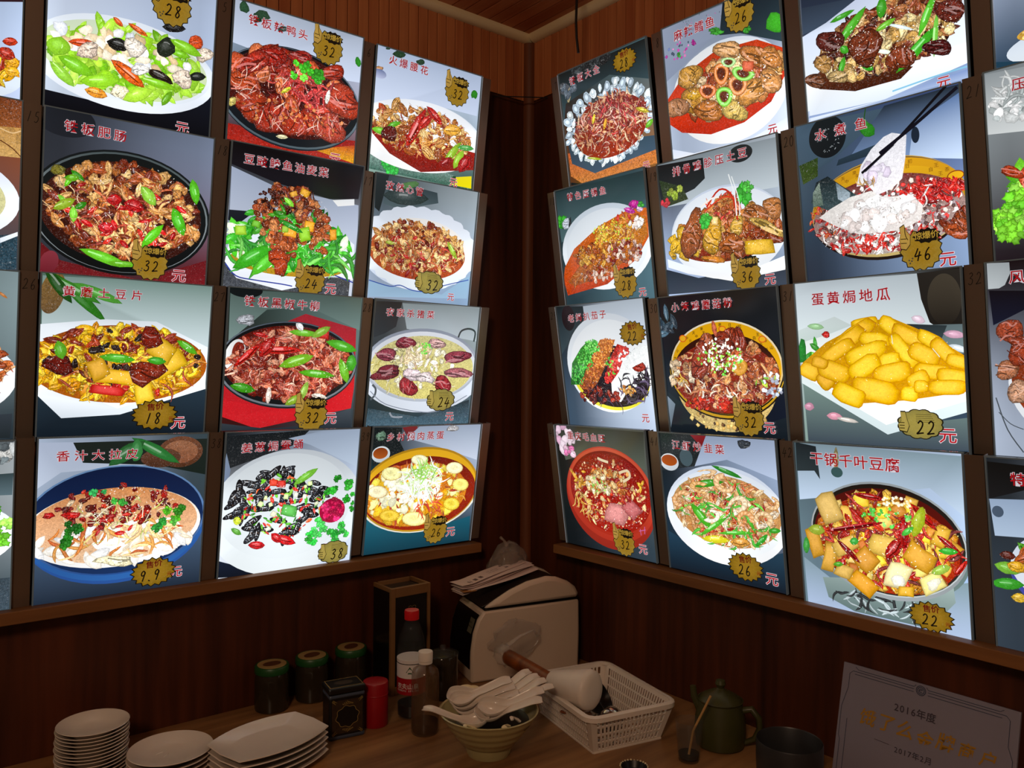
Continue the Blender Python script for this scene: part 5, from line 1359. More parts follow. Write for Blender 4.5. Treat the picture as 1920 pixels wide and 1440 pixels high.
ART[('R', 2, 4)] = [
 ('B','141c20','a8bcdc','1c3040','141c28'),
 ('P',[(1.1,312.0),(133.7,315.3),(124.2,277.7),(92.1,242.3),(-6.1,224.0)],'141c1e','242c30',0.4),
 ('P',[(82.6,314.9),(133.7,315.3),(128.9,296.5),(113.9,286.3)],'a01c24','80141c',0),
 ('P',[(130.9,315.1),(294.8,312.1),(297.2,230.0),(177.3,263.3),(92.1,242.3)],'a4b4d0','bccce8',0),
 ('O','chunk',222.3,298.9,17.3,1.1,0.8,8.9,'3c444c',1.0),
 ('E',70.7,259.6,17.6,19.1,'4c6068','4c6068',0,0),
 ('H','dot',55.5,282.4,29.6,9.4,12,6.0,'50585c',0,3.2),
 ('E',23.1,246.1,25.6,19.5,'f0f4f8','d4dce4',0,0),
 ('E',22.9,250.0,22.0,12.6,'a84818','bc5818',0,0),
 ('P',[(2.9,85.8),(154.6,33.8),(301.6,87.5),(295.9,2.9),(-0.7,-0.2)],'203c50','101c28',0),
 ('E',157.1,141.8,153.2,107.4,'d8e4f8','ffffff',0.05,0),
 ('E',157.6,146.5,147.4,93.4,'eaf2fc','f8fcff',0.05,0),
 ('E',158.1,151.2,136.3,77.2,'c89c60','c08040',0,0.6),
 ('H','strip',158.1,151.2,131.4,75.0,130,30.0,'dcac70 e8c490 c88444 f0d8b0 b86830',1.0,3.2),
 ('H','slice',158.1,151.2,129.0,72.7,90,27.0,'e8c89c f0dcc0 d8a468 c88048',1.0,3.2),
 ('H','strip',157.8,148.8,129.1,72.7,50,33.0,'38a020 4cb82c 2c8c18 6cc840',0.3,3.2),
 ('H','slice',155.3,150.8,119.6,68.3,24,18.0,'b82c14 c84c20 9c200f',1.0,3.2),
 ('H','shred',158.1,151.2,131.4,75.0,120,21.0,'f8ecd8 d09450 b06028',1.0,3.2),
 ('O','slice',97.8,133.7,25.4,-26.1,8.7,6.5,'48ac20',0.2),
 ('O','slice',129.6,114.5,38.8,26.6,-3.9,4.9,'50b428',0.2),
 ('O','slice',220.3,141.4,14.7,-27.9,5.8,3.3,'4cac28',0.2),
 ('O','slice',186.0,109.0,47.2,7.3,0.5,5.6,'50b82c',0.2),
 ('O','slice',122.5,207.6,44.5,8.3,-0.1,8.4,'3c9c20',0.2),
 ('O','slice',247.1,102.7,15.2,15.2,-6.0,4.7,'30a428',0.2),
 ('O','slice',174.8,238.1,37.6,-10.5,3.5,6.2,'2c8c28',0.2),
 ('O','slice',278.8,127.6,14.6,2.2,0.5,6.2,'3ca028',0.2),
 ('O','slice',132.4,86.6,38.3,2.9,2.3,10.7,'d8d020',0.2),
 ('O','slice',194.7,89.7,26.0,2.0,2.7,13.2,'d8983c',1.0),
 ('O','shrimp',166.8,212.2,25.1,-12.8,15.0,18.1,'e8b880',1.0),
 ('O','shrimp',194.5,169.6,25.1,17.1,-11.6,15.1,'ecd0a8',1.0),
 ('O','shrimp',126.4,137.6,24.6,3.4,1.7,16.2,'f0e4cc',1.0),
 ('O','shrimp',104.4,196.2,31.7,-4.8,6.1,13.3,'e0a860',1.0),
 ('O','shrimp',212.5,140.3,14.5,-15.6,19.0,14.9,'e0a060',1.0),
 ('O','shrimp',253.5,146.0,22.1,-5.4,10.2,19.3,'e8c08c',1.0),
 ('O','shrimp',48.6,165.9,27.6,14.8,-9.7,16.0,'dca468',1.0),
 ('O','shrimp',119.3,230.7,33.6,5.9,-0.1,8.4,'e8c08c',1.0),
 ('O','shrimp',276.5,184.3,17.9,-6.9,9.1,14.1,'e4b47c',1.0),
 ('H','dot',158.1,151.2,131.4,75.0,120,3.6,'ffffff fff4e0',0,3.2),
 ('T','江虾炒韭菜',47.1,286.6,162.2,284.0,22.3),
 ('T','元',263.4,25.1,263.4,25.1,25.6),
 ('K','burst',203.0,39.2,80.6,'26'),
]
ART[('R', 3, 1)] = [
 ('B','242c3c','8c98b0','c4d4f0','8ca4d0'),
 ('P',[(4.6,301.1),(133.2,252.4),(58.0,202.5),(-0.7,187.7)],'1c2434','2c384c',0),
 ('P',[(1.6,240.9),(123.2,220.2),(57.4,195.2),(-0.4,191.4)],'2c3848','3c4c60',0),
 ('P',[(-0.7,187.7),(49.3,198.0),(107.6,218.6),(295.3,171.5),(292.8,66.4),(236.1,59.7),(150.0,59.6),(46.6,58.0),(-1.6,47.1)],'d0dcf4','f0f8ff',0),
 ('P',[(1.4,109.2),(48.9,88.0),(293.9,86.1),(292.1,53.3),(148.1,31.0),(3.4,28.1)],'ffffff','e4f0ff',0),
 ('P',[(2.0,38.3),(148.1,31.0),(291.6,43.4),(290.8,28.5),(-0.5,34.2)],'7c94c8','a8bce0',0),
 ('S',[(163.7,41.3),(235.3,46.1),(288.6,47.6)],2.8,'88c8e8'),
 ('E',159.0,136.2,128.9,59.9,'4c2010','5c2814',0.15,0.6),
 ('P',[(2.9,100.9),(51.9,125.2),(202.1,73.2),(179.6,58.5),(95.8,59.9),(27.4,82.4)],'5c2c14','401808',0.7),
 ('H','chunk',155.3,137.4,126.2,54.3,110,24.0,'5c2818 7c3c20 401810 94582c ac7c48 2c100c',1.0,3.2),
 ('H','strip',155.1,133.9,126.3,52.4,70,30.0,'b89058 d0b078 8c5830 e4d0a4 6c3418',1.0,3.2),
 ('H','slice',155.1,133.9,123.1,53.2,50,30.0,'6c2c18 8c4424 4c1c10 a86838',1.0,3.2),
 ('H','chunk',154.1,119.8,113.6,43.2,30,22.5,'c8a468 e0c890 b08848',1.0,3.2),
 ('O','slice',96.3,173.0,31.6,27.8,-6.0,6.3,'50b428',0.2),
 ('O','slice',210.8,98.6,38.1,29.1,-7.9,9.8,'3ca820',0.2),
 ('O','slice',231.3,150.6,16.7,32.1,-6.7,5.1,'58c02c',0.2),
 ('O','slice',242.7,112.6,4.7,35.8,-6.0,2.4,'78cc48',0.2),
 ('O','slice',82.2,198.1,24.7,3.8,-2.6,6.1,'40a424',0.2),
 ('O','slice',155.1,187.5,9.3,-4.2,3.0,16.6,'3c9c20',0.2),
 ('O','slice',75.5,110.7,6.6,16.1,-6.8,3.8,'48ac28',0.2),
 ('O','slice',122.1,96.9,11.5,-9.7,4.9,6.3,'30a020',0.2),
 ('O','slice',153.7,112.8,16.2,-6.6,0.8,4.7,'e8f0e0',0.1),
 ('O','slice',185.3,145.3,23.6,-12.7,0.9,3.1,'dcecf0',0.1),
 ('O','slice',160.4,157.1,18.6,5.7,-3.0,5.7,'70bc30',0.2),
 ('O','slice',81.7,138.7,7.4,-7.3,4.9,4.6,'40a824',0.2),
 ('O','lobe',120.6,130.3,27.2,5.3,-15.2,35.4,'6c2c14',1.0),
 ('O','lobe',54.8,162.2,22.5,-13.8,8.8,18.7,'5c2018',1.0),
 ('O','lobe',181.9,93.4,12.1,-20.3,20.3,9.1,'7c3418',1.0),
 ('O','lobe',267.9,144.8,22.3,-7.7,1.1,19.7,'682418',1.0),
 ('O','lobe',244.8,91.4,23.0,-7.2,0.8,13.4,'4c1010',1.0),
 ('O','lobe',39.3,125.2,15.3,-9.0,6.9,14.7,'b88848',1.0),
 ('O','lobe',20.2,99.9,20.8,-5.9,1.1,13.6,'744020',1.0),
 ('O','lobe',66.1,94.5,19.8,-1.9,-1.6,11.6,'c0a068',1.0),
 ('H','dot',155.1,133.9,126.3,52.4,140,3.6,'fff0d8 ffffff',0,3.2),
 ('T','元',251.5,32.1,251.5,32.1,20.3),
]
ART[('R', 3, 2)] = [
 ('B','445868','44588c','202c3c','8ca4c8'),
 ('P',[(1.7,313.4),(170.4,304.8),(130.5,271.5),(64.1,234.2),(-5.9,213.3)],'4c6478','3c5060',0),
 ('P',[(170.6,308.3),(293.5,311.0),(295.4,232.8),(214.0,210.1),(120.2,237.3),(95.9,227.6)],'24303c','7c98c4',0),
 ('P',[(217.6,265.0),(295.9,298.8),(294.6,191.3),(207.1,211.5)],'5c7cb0','c8dcf8',0),
 ('E',61.7,280.1,36.5,37.8,'1c2428','141a1e',0,0),
 ('H','dot',61.4,276.4,27.9,28.9,26,4.8,'8c9498',0,3.2),
 ('O','chunk',137.8,277.1,14.1,-3.4,1.2,16.0,'2c8c20',0.3),
 ('S',[(137.5,313.3),(131.9,289.4)],2.1,'2c5c24'),
 ('P',[(0.8,239.5),(40.2,246.9),(37.3,212.8),(6.4,203.2)],'2c4418','384c14',0.7),
 ('E',219.9,247.1,6.8,13.6,'1c2838','1c2838',0,0),
 ('P',[(80.4,234.6),(166.4,248.8),(150.2,230.8),(75.6,224.3)],'304454','243440',0),
 ('E',158.0,131.1,139.9,88.3,'1c100c','201410',0,0),
 ('E',158.3,134.7,139.2,86.4,'c89c30','c8b070',0,0),
 ('E',158.5,138.3,137.8,80.8,'5c3818','e8e0d0',0,0),
 ('E',158.7,140.2,137.2,77.0,'e0a418','8c5c20',0,0),
 ('E',161.7,130.5,136.2,71.7,'e4ac1c','3c140c',0,0),
 ('E',157.4,122.1,136.3,68.5,'6c1410','b8a8a0',0,0.6),
 ('C',158.3,134.7,131.9,73.4,'8c5c10'),
 ('E',280.4,167.3,13.4,8.3,'8c3c10','8c3c10',0,0),
 ('E',280.4,167.3,11.8,6.6,'e4ac1c','e4ac1c',0,0),
 ('H','dot',157.3,120.3,132.1,63.2,420,9.0,'a8141c c82420 7c1414 d8c4b8 f0e8e4 40201c 8c7c80',0.6,3.2),
 ('H','slice',244.4,148.3,55.1,18.0,60,18.0,'b81414 d82c20 901010',1.0,3.2),
 ('H','strip',157.0,116.7,130.6,57.7,80,21.0,'a81818 c8342c e8dcd8 5c1c18',1.0,3.2),
 ('H','slice',63.6,127.3,51.6,33.2,30,15.0,'b82418 c86030 48281c',1.0,3.2),
 ('H','slice',154.2,76.6,98.6,17.5,40,18.0,'b81c14 d83428 f0ece8',1.0,3.2),
 ('H','lobe',273.8,81.3,22.5,30.5,6,36.0,'7c2c14 94401c',1.0,3.2),
 ('P',[(20.4,165.4),(34.2,201.8),(57.9,208.8),(80.8,189.3),(110.8,165.0),(97.7,148.5),(52.7,146.4)],'142024','3c5054',0.5),
 ('P',[(26.3,183.9),(40.5,200.6),(45.3,157.3),(24.0,156.9)],'8c9c90','54685c',0.8),
 ('P',[(73.1,194.5),(99.4,170.8),(93.9,151.0),(74.7,163.8)],'6c8088','b8c8d4',0.4),
 ('P',[(98.8,163.4),(138.1,167.6),(159.6,152.8),(209.9,147.5),(226.0,127.1),(221.0,103.2),(184.7,90.7),(109.3,93.9),(66.7,115.3),(35.0,135.6),(57.0,147.6)],'f0ece8','e4dcd8',0.25),
 ('H','chunk',142.6,126.3,68.7,23.0,30,24.0,'f4f0f0 ffffff e0d4d0',0.3,3.2),
 ('H','dot',142.6,126.3,72.1,26.7,50,4.2,'5c4c3c 7c6c50',0,3.2),
 ('P',[(111.9,179.7),(122.4,214.7),(143.3,239.5),(166.9,255.8),(181.7,259.5),(206.1,250.3),(201.8,212.6),(194.2,178.8),(175.1,164.5),(148.7,158.3),(131.3,179.8)],'f0f0f8','f8f4f8',0.25),
 ('H','chunk',147.9,198.6,25.6,17.2,10,21.0,'e8e0f0 dcd0e4',0.3,3.2),
 ('H','strip',131.6,183.5,18.7,6.3,8,18.0,'d0a868 b88c50',1.0,3.2),
 ('S',[(123.3,201.6),(180.3,238.5),(274.3,313.0)],4.7,'0c0c14'),
 ('S',[(157.6,229.2),(217.4,261.5),(291.6,306.5)],5.7,'10101c'),
 ('S',[(129.1,201.6),(183.9,237.8)],1.1,'40404c'),
 ('H','dot',156.0,102.1,130.9,50.6,160,3.6,'ffffff f8f0f0',0,3.2),
 ('T','水煮鱼',50.2,286.6,127.9,287.4,22.4),
 ('T','元',260.9,31.6,260.9,31.6,24.4),
 ('K','thumb',218.0,55.6,66.4,'46'),
]
ART[('R', 3, 3)] = [
 ('B','c4d0d8','201c18','8ca49c','34485c'),
 ('P',[(1.3,313.0),(230.5,308.8),(245.7,239.4),(253.8,214.7),(-3.5,210.7)],'ccd8e0','e0ecf0',0),
 ('P',[(228.1,309.0),(298.5,310.2),(297.7,184.0),(245.0,224.9),(232.9,264.7)],'2c2824','141210',0),
 ('E',270.1,261.8,26.9,42.6,'4c4438','201c18',0,0),
 ('P',[(-2.6,221.8),(75.8,244.9),(108.0,227.2),(1.4,193.8)],'d8e4e4','c4d4d0',0),
 ('P',[(206.3,222.0),(303.8,219.3),(301.5,169.7),(242.7,180.9)],'5c6c70','74888c',0),
 ('P',[(206.5,224.5),(272.4,218.5),(262.1,194.9),(215.3,206.7)],'283034','38484c',0),
 ('O','slice',283.0,202.7,17.6,-2.7,1.0,6.6,'d8a8c0',0.1),
 ('O','slice',226.3,230.8,11.6,-4.4,2.7,7.4,'f0d8e8',0.1),
 ('O','slice',288.6,179.6,16.7,-6.1,1.8,5.4,'dce8f0',0.1),
 ('P',[(2.9,132.1),(5.9,7.9),(153.1,6.3),(298.3,8.7),(297.4,64.3),(216.5,51.2),(159.8,30.4)],'789088','404c58',0),
 ('O','slice',12.7,74.9,10.5,-1.7,2.9,10.0,'cc90a8',0.1),
 ('O','slice',62.9,58.2,15.9,-0.9,1.5,8.8,'e8a0b4',0.1),
 ('O','slice',88.1,52.1,21.6,-3.4,1.2,4.3,'d8d0c8',0.1),
 ('P',[(2.5,143.4),(4.9,199.2),(140.5,230.6),(300.6,150.7),(298.8,76.4),(162.4,30.5),(0.8,120.9)],'e8f0ee','ffffff',0),
 ('P',[(0.8,120.9),(3.1,135.0),(160.7,46.1),(299.6,93.3),(298.7,74.0),(162.3,28.9)],'e0ecec','d4e4e8',0),
 ('H','slice',33.7,181.7,29.1,19.7,8,27.0,'58b828 78cc48 38982c',0.3,3.2),
 ('O','chunk',5.4,182.5,10.9,-0.3,1.7,22.2,'20802c',0.3),
 ('O','chunk',56.4,212.6,8.0,-0.4,0.4,5.4,'d82820',1.0),
 ('O','slice',37.0,228.2,17.3,-2.5,1.2,6.5,'a8d8a0',0.1),
 ('P',[(5.0,160.2),(55.3,197.4),(135.4,233.5),(182.2,235.9),(244.0,205.4),(301.2,164.9),(298.5,107.7),(199.0,91.2),(120.6,84.2),(9.4,137.7)],'d89c00','d09000',0.2),
 ('O','nug',132.4,228.5,26.0,3.7,-1.6,11.3,'fcc800',0.18),
 ('O','nug',112.4,211.2,36.7,21.6,-7.8,12.5,'f6bc00',0.18),
 ('O','nug',94.9,196.0,35.0,25.6,-9.3,11.8,'f6bc00',0.18),
 ('O','nug',176.4,223.6,16.7,-12.8,8.0,10.4,'fcc800',0.18),
 ('O','nug',210.1,201.9,28.7,-17.7,7.2,11.9,'f6bc00',0.18),
 ('O','nug',243.4,195.6,19.8,-12.4,6.4,10.9,'fcc800',0.18),
 ('O','nug',149.1,199.3,28.5,-3.9,2.2,13.2,'fcc800',0.18),
 ('O','nug',77.0,180.5,33.5,19.9,-7.5,11.8,'f6bc00',0.18),
 ('O','nug',198.9,177.2,21.2,-29.9,10.5,7.8,'fcc800',0.18),
 ('O','nug',131.8,176.4,40.1,13.0,-4.9,15.9,'fcc800',0.18),
 ('O','nug',232.6,171.4,25.4,-12.0,6.7,14.3,'f6bc00',0.18),
 ('O','nug',265.7,175.4,18.0,-21.2,9.6,9.1,'f6bc00',0.18),
 ('O','nug',285.3,158.1,16.7,-5.9,3.7,10.9,'f6bc00',0.18),
 ('O','nug',172.8,162.6,20.0,3.6,-1.9,13.1,'fcc800',0.18),
 ('O','nug',18.9,143.3,20.2,-10.7,9.0,13.5,'f6bc00',0.18),
 ('O','nug',50.3,126.6,11.2,-14.5,13.4,9.5,'eaae00',0.18),
 ('O','nug',68.8,142.9,31.6,-9.7,6.9,17.5,'f6bc00',0.18),
 ('O','nug',127.5,150.3,27.3,17.2,-9.4,14.9,'fcc800',0.18),
 ('O','nug',176.6,139.5,34.7,6.8,-2.4,17.1,'f6bc00',0.18),
 ('O','nug',245.3,141.6,32.1,-3.6,2.0,13.7,'f6bc00',0.18),
 ('O','nug',277.2,131.6,26.1,-5.7,3.6,15.1,'f6bc00',0.18),
 ('O','nug',220.6,126.7,17.4,9.5,-6.3,13.2,'f6bc00',0.18),
 ('O','nug',143.5,108.4,44.4,-10.9,6.5,20.3,'f6bc00',0.18),
 ('O','nug',94.1,99.8,29.8,-13.8,9.3,16.5,'fcc800',0.18),
 ('O','nug',267.2,114.6,31.6,0.3,0.6,12.7,'f6bc00',0.18),
 ('O','nug',204.6,102.5,15.5,-1.4,2.0,13.1,'fcc800',0.18),
 ('O','nug',224.8,115.8,12.5,0.1,0.6,11.0,'f6bc00',0.18),
 ('O','nug',40.9,159.6,16.4,-5.1,4.2,10.4,'eaae00',0.18),
 ('H','dot',162.5,162.8,125.1,66.4,60,3.6,'fce08c fff0b0',0,3.2),
 ('S',[(179.4,205.7),(180.6,190.4)],1.5,'f4f0d0'),
 ('S',[(247.4,180.8),(258.3,165.9)],1.5,'f4f0d0'),
 ('T','蛋黄焗地瓜',44.8,279.3,168.5,278.3,24.8),
 ('T','元',264.5,32.5,264.5,32.5,25.8),
 ('K','cloud',219.9,50.3,71.7,'22'),
]
ART[('R', 3, 4)] = [
 ('B','50646c','c4d8f4','6c8490','94b4dc'),
 ('P',[(2.6,314.5),(299.1,309.7),(299.2,208.8),(246.9,251.0),(2.6,202.5)],'8ca4b0','c4d8f0',0),
 ('P',[(2.6,314.5),(43.9,308.8),(47.9,246.3),(37.4,261.8),(1.1,258.5)],'20282c','303c40',0),
 ('O','slice',82.2,284.5,5.6,0.4,1.8,24.2,'a89868',1.0),
 ('E',82.4,263.1,11.3,9.7,'3c5c5c','3c5c5c',0,0),
 ('P',[(2.7,89.0),(100.3,29.9),(300.2,97.7),(301.1,-0.1),(4.6,-2.4)],'7c949c','b8ccec',0),
 ('H','strip',175.3,35.7,84.1,18.9,60,27.0,'1c2c30 34484c a8bcc4 0c181c',0.3,3.2),
 ('E',163.1,127.8,139.8,85.9,'2c3c40','7c9490',0,0),
 ('P',[(39.2,56.1),(275.2,92.7),(278.0,58.6),(232.8,2.5),(98.4,2.0),(48.2,18.6)],'a8bcb8','6c8484',0),
 ('H','strip',153.9,25.6,100.4,13.0,30,30.0,'141c20 c0d0d4',0.2,3.2),
 ('E',161.7,145.8,140.8,106.3,'20282c','a8b0b4',0,0),
 ('E',161.9,149.5,138.9,103.2,'98a0a4','d0d8d8',0,0),
 ('E',161.9,148.5,136.3,100.1,'1c1410','30302c',0,0),
 ('E',161.7,145.8,131.8,95.0,'4c100c','7c1008',0,0),
 ('E',161.2,137.9,127.5,86.6,'a02808','b02c08',0,0.6),
 ('H','chunk',161.5,143.2,124.2,84.1,90,27.0,'d89c28 e8b444 c07c18 f0cc70 b86414',1.0,3.2),
 ('H','cube',161.7,145.8,121.9,81.5,60,25.5,'d89c28 e8b444 c07c18 f0cc70 b86414 e8c060 f0c830 f8dc70',0.5,3.2),
 ('H','strip',161.9,148.5,121.9,81.5,60,36.0,'b01410 8c100c c82c18 701008',1.0,3.2),
 ('H','slice',160.8,132.6,117.5,70.9,30,24.0,'b01c10 c83418',1.0,3.2),
 ('O','cube',183.6,87.1,21.4,-3.9,10.7,27.3,'f8e8a8',0.35),
 ('O','chunk',184.1,78.4,10.4,-3.9,7.1,13.3,'fffbe8',0.3),
 ('O','cube',242.3,86.0,21.4,13.6,-6.1,16.4,'fcec90',0.3),
 ('O','chunk',244.1,83.8,10.8,6.9,-2.9,7.8,'fffbe0',0.3),
 ('O','cube',118.9,61.0,23.6,-15.9,11.4,14.6,'e8a010',0.4),
 ('O','cube',223.2,127.9,24.8,-14.0,11.9,18.7,'d89c20',0.4),
 ('O','cube',161.2,137.9,29.9,-1.2,5.5,21.3,'d8b048',0.4),
 ('O','cube',29.4,121.9,14.0,6.2,-8.2,30.9,'d89c28',0.4),
 ('O','cube',57.1,98.6,14.6,-0.3,9.4,34.1,'e0a838',0.4),
 ('O','cube',84.0,75.9,18.2,-4.2,6.2,13.3,'dcb050',0.4),
 ('O','cube',197.1,61.3,14.9,1.6,1.6,10.6,'e8b020',0.4),
 ('O','cube',127.4,105.6,15.8,-14.3,16.5,17.7,'d09020',0.4),
 ('O','cube',261.0,169.1,12.5,-3.8,8.2,19.3,'e4b030',0.4),
 ('O','cube',90.4,126.3,6.6,-13.4,25.7,16.4,'e0b450',0.4),
 ('O','cube',61.2,193.0,21.8,11.2,-11.3,29.0,'e0b860',0.4),
 ('O','slice',109.7,164.4,58.8,17.1,-0.5,6.3,'b01018',1.0),
 ('O','slice',198.4,164.5,10.0,1.5,1.9,30.9,'a00c10',1.0),
 ('O','slice',234.5,200.0,21.7,-21.8,5.1,5.5,'b41810',1.0),
 ('O','slice',95.3,116.2,21.7,-19.5,4.3,4.5,'8c0c10',1.0),
 ('O','slice',140.7,224.0,30.4,-2.6,1.7,6.3,'a81410',1.0),
 ('O','slice',181.6,136.1,17.0,22.9,-9.2,6.2,'a01410',1.0),
 ('O','slice',290.2,120.2,11.9,17.4,-4.8,3.4,'c01c10',1.0),
 ('O','slice',274.1,156.5,19.9,-15.5,3.8,5.1,'a81410',1.0),
 ('O','slice',224.3,188.6,10.9,-2.0,10.2,30.0,'a8b820',0.3),
 ('O','slice',34.4,147.8,17.2,-0.7,2.9,10.3,'a0b434',0.3),
 ('H','dot',167.5,196.1,45.4,23.2,30,7.8,'50c040 38a82c 80d868',0.2,3.2),
 ('O','slice',206.2,170.8,11.0,9.1,-3.6,5.3,'48b83c',0.3),
 ('O','slice',271.2,146.2,16.3,1.0,1.2,8.0,'38b030',0.3),
 ('O','slice',257.8,111.6,16.3,8.3,-1.8,7.3,'a0c448',0.3),
 ('O','slice',73.5,87.7,10.3,1.9,0.5,6.7,'58a828',0.3),
 ('O','slice',10.7,113.2,7.4,1.2,1.4,17.2,'3c9c3c',0.3),
 ('O','slice',107.8,137.2,8.8,1.4,0.5,7.6,'3ca83c',0.3),
 ('H','dot',191.8,219.7,29.7,9.6,30,6.0,'fff0d0 ffe8b8',0.2,3.2),
 ('H','dot',161.2,137.9,122.0,81.5,120,3.9,'fff4d0 ffffff',0,3.2),
 ('T','干锅千叶豆腐',45.1,286.0,186.9,285.2,26.4),
 ('K','burst',237.5,25.1,71.1,'22'),
]
ART[('L', 0, 1)] = [
 ('B','a8bcd8','a8bcd8','c0d0ec','c8d8f8'),
 ('P',[(52.8,172.8),(303.4,220.9),(305.6,197.5),(52.9,126.7)],'241418','40202c',0),
 ('E',177.3,64.4,132.7,56.8,'d0dcf0','e8f4ff',0,0),
 ('H','slice',182.8,70.8,111.5,32.3,110,36.0,'e8b010 d89808 f4cc30 c88008 c83c10 a82c10 e0701c',1.0,3.2),
 ('O','slice',291.5,89.6,11.9,-1.2,2.1,9.2,'e8a418',1.0),
 ('O','slice',282.0,101.1,14.3,-3.2,4.0,12.5,'b82c14',1.0),
 ('O','slice',292.0,72.2,12.2,0.2,1.4,9.3,'f0b020',1.0),
 ('O','slice',287.5,123.3,12.2,1.8,0.6,9.1,'c03010',1.0),
]
ART[('L', 0, 2)] = [
 ('B','7c3c1c','8c4824','b8c8e0','384048'),
 ('P',[(42.2,281.0),(301.6,314.1),(302.8,265.6),(42.3,225.4)],'7c3c1c','a05c2c',0.8),
 ('P',[(42.3,237.8),(302.8,265.6),(304.1,213.2),(42.4,194.3)],'b88848','c8a060',0.6),
 ('S',[(271.1,259.2),(289.3,254.2),(302.6,260.3)],2.1,'f0c890'),
 ('S',[(271.5,238.6),(289.9,228.1),(303.8,214.9)],1.7,'5c2c10'),
 ('E',167.1,131.8,137.0,80.3,'dce4f4','f4f8ff',0,0),
 ('E',167.1,131.8,115.5,64.1,'c8c48c','d0cc98',0,0.3),
 ('H','leaf',167.0,138.5,56.3,28.7,8,21.0,'4aa818 66c41e 2e8414 86d83a',0.35,3.2),
 ('H','strip',167.1,128.4,85.6,37.9,30,27.0,'e0dcb0 f0ecc8',0.3,3.2),
 ('P',[(42.8,26.4),(302.2,77.5),(301.2,14.2),(42.9,-28.4)],'203844','304c5c',0.9),
 ('P',[(275.3,67.1),(302.1,81.1),(302.3,73.9),(275.5,58.2)],'e8f0f8','e8f0f8',0),
]
ART[('L', 0, 3)] = [
 ('B','404c4c','8ca0a4','c8d8f0','202c34'),
 ('O','slice',276.3,269.6,8.0,-5.8,1.6,3.0,'c87c38',0.2),
 ('E',160.1,121.5,142.5,83.5,'e8f0fc','ffffff',0,0),
 ('H','strip',173.3,138.5,117.5,58.7,300,36.0,'a85028 c87840 8c3818 dca068 6c2410',1.0,3.2),
 ('H','chunk',173.3,138.5,117.5,54.5,90,18.0,'94401c b8602c',1.0,3.2),
 ('P',[(43.2,35.6),(296.8,55.6),(294.2,10.2),(43.3,11.3)],'303840','20282c',0),
]
ART[('L', 0, 4)] = [
 ('B','50585c','a8b0b4','283038','384850'),
 ('O','chunk',281.6,292.0,14.8,-0.7,-0.4,17.5,'d0d0cc',1.0),
 ('H','chunk',278.0,292.2,22.2,17.5,10,24.0,'808c90 c0c4c4 50585c',0.4,3.2),
 ('P',[(44.8,248.2),(295.5,256.0),(294.6,215.9),(44.8,224.4)],'344448','586c74',0),
 ('E',165.1,146.0,139.3,70.2,'e8f0fc','ffffff',0,0),
 ('H','leaf',175.0,155.5,127.1,46.9,75,30.0,'70cc2c 88dc40 50b020 a0e858',0.35,3.2),
 ('H','lobe',164.9,163.0,54.9,24.8,10,36.0,'a84c28 c86c38',1.0,3.2),
 ('P',[(45.1,75.1),(294.7,62.2),(294.3,2.5),(45.2,25.8)],'303c44','40505c',0.5),
]
ART[('R', 4, 1)] = [
 ('B','b8c4dc','b8c4dc','203c54','1c3448'),
 ('E',150.6,46.7,135.1,33.2,'d0dcec','f0f8ff',0,0),
 ('E',151.4,70.0,120.0,19.2,'d0a03c','c89834',0,0.6),
 ('H','dot',151.4,70.0,115.7,18.3,560,6.0,'c89430 dcac50 b88428 e8c070',0.4,3.2),
 ('P',[(-6.0,43.0),(299.6,-37.7),(299.2,-56.6),(-4.0,34.2)],'1c3c50','183040',0),
]
ART[('R', 4, 2)] = [
 ('B','8c9498','c8ccd0','1c1018','141018'),
 ('P',[(0.6,310.2),(307.8,289.4),(305.4,180.4),(-0.4,217.1)],'9ca4a8','d8dcdc',0),
 ('H','chunk',37.4,255.7,30.8,26.7,50,15.0,'b8c0c0 e0e4e4 a0a8a8 f4f4f4',0.3,3.2),
 ('H','strip',38.6,277.4,25.2,17.1,30,30.0,'d8dcdc a8b0b0',0.2,3.2),
 ('E',154.5,106.6,134.4,93.7,'d8e4f4','f4f8ff',-0.0,0),
 ('H','slice',144.7,114.5,116.8,70.7,130,48.0,'70c828 88dc34 54ac1c 9ce850',0.35,3.2),
 ('H','leaf',139.0,100.4,117.7,55.9,50,36.0,'7cd02c 98e44c 60b820',0.35,3.2),
 ('H','leaf',27.7,78.0,20.3,25.7,14,36.0,'7cd02c 98e44c 60b820',0.35,3.2),
 ('H','lobe',145.9,144.3,94.4,25.9,34,36.0,'a82818 c84c28 8c1c10',1.0,3.2),
 ('O','lobe',31.7,151.9,16.2,-8.9,2.7,7.5,'b03c18',1.0),
 ('T','压',47.5,282.7,47.5,282.7,19.7),
]
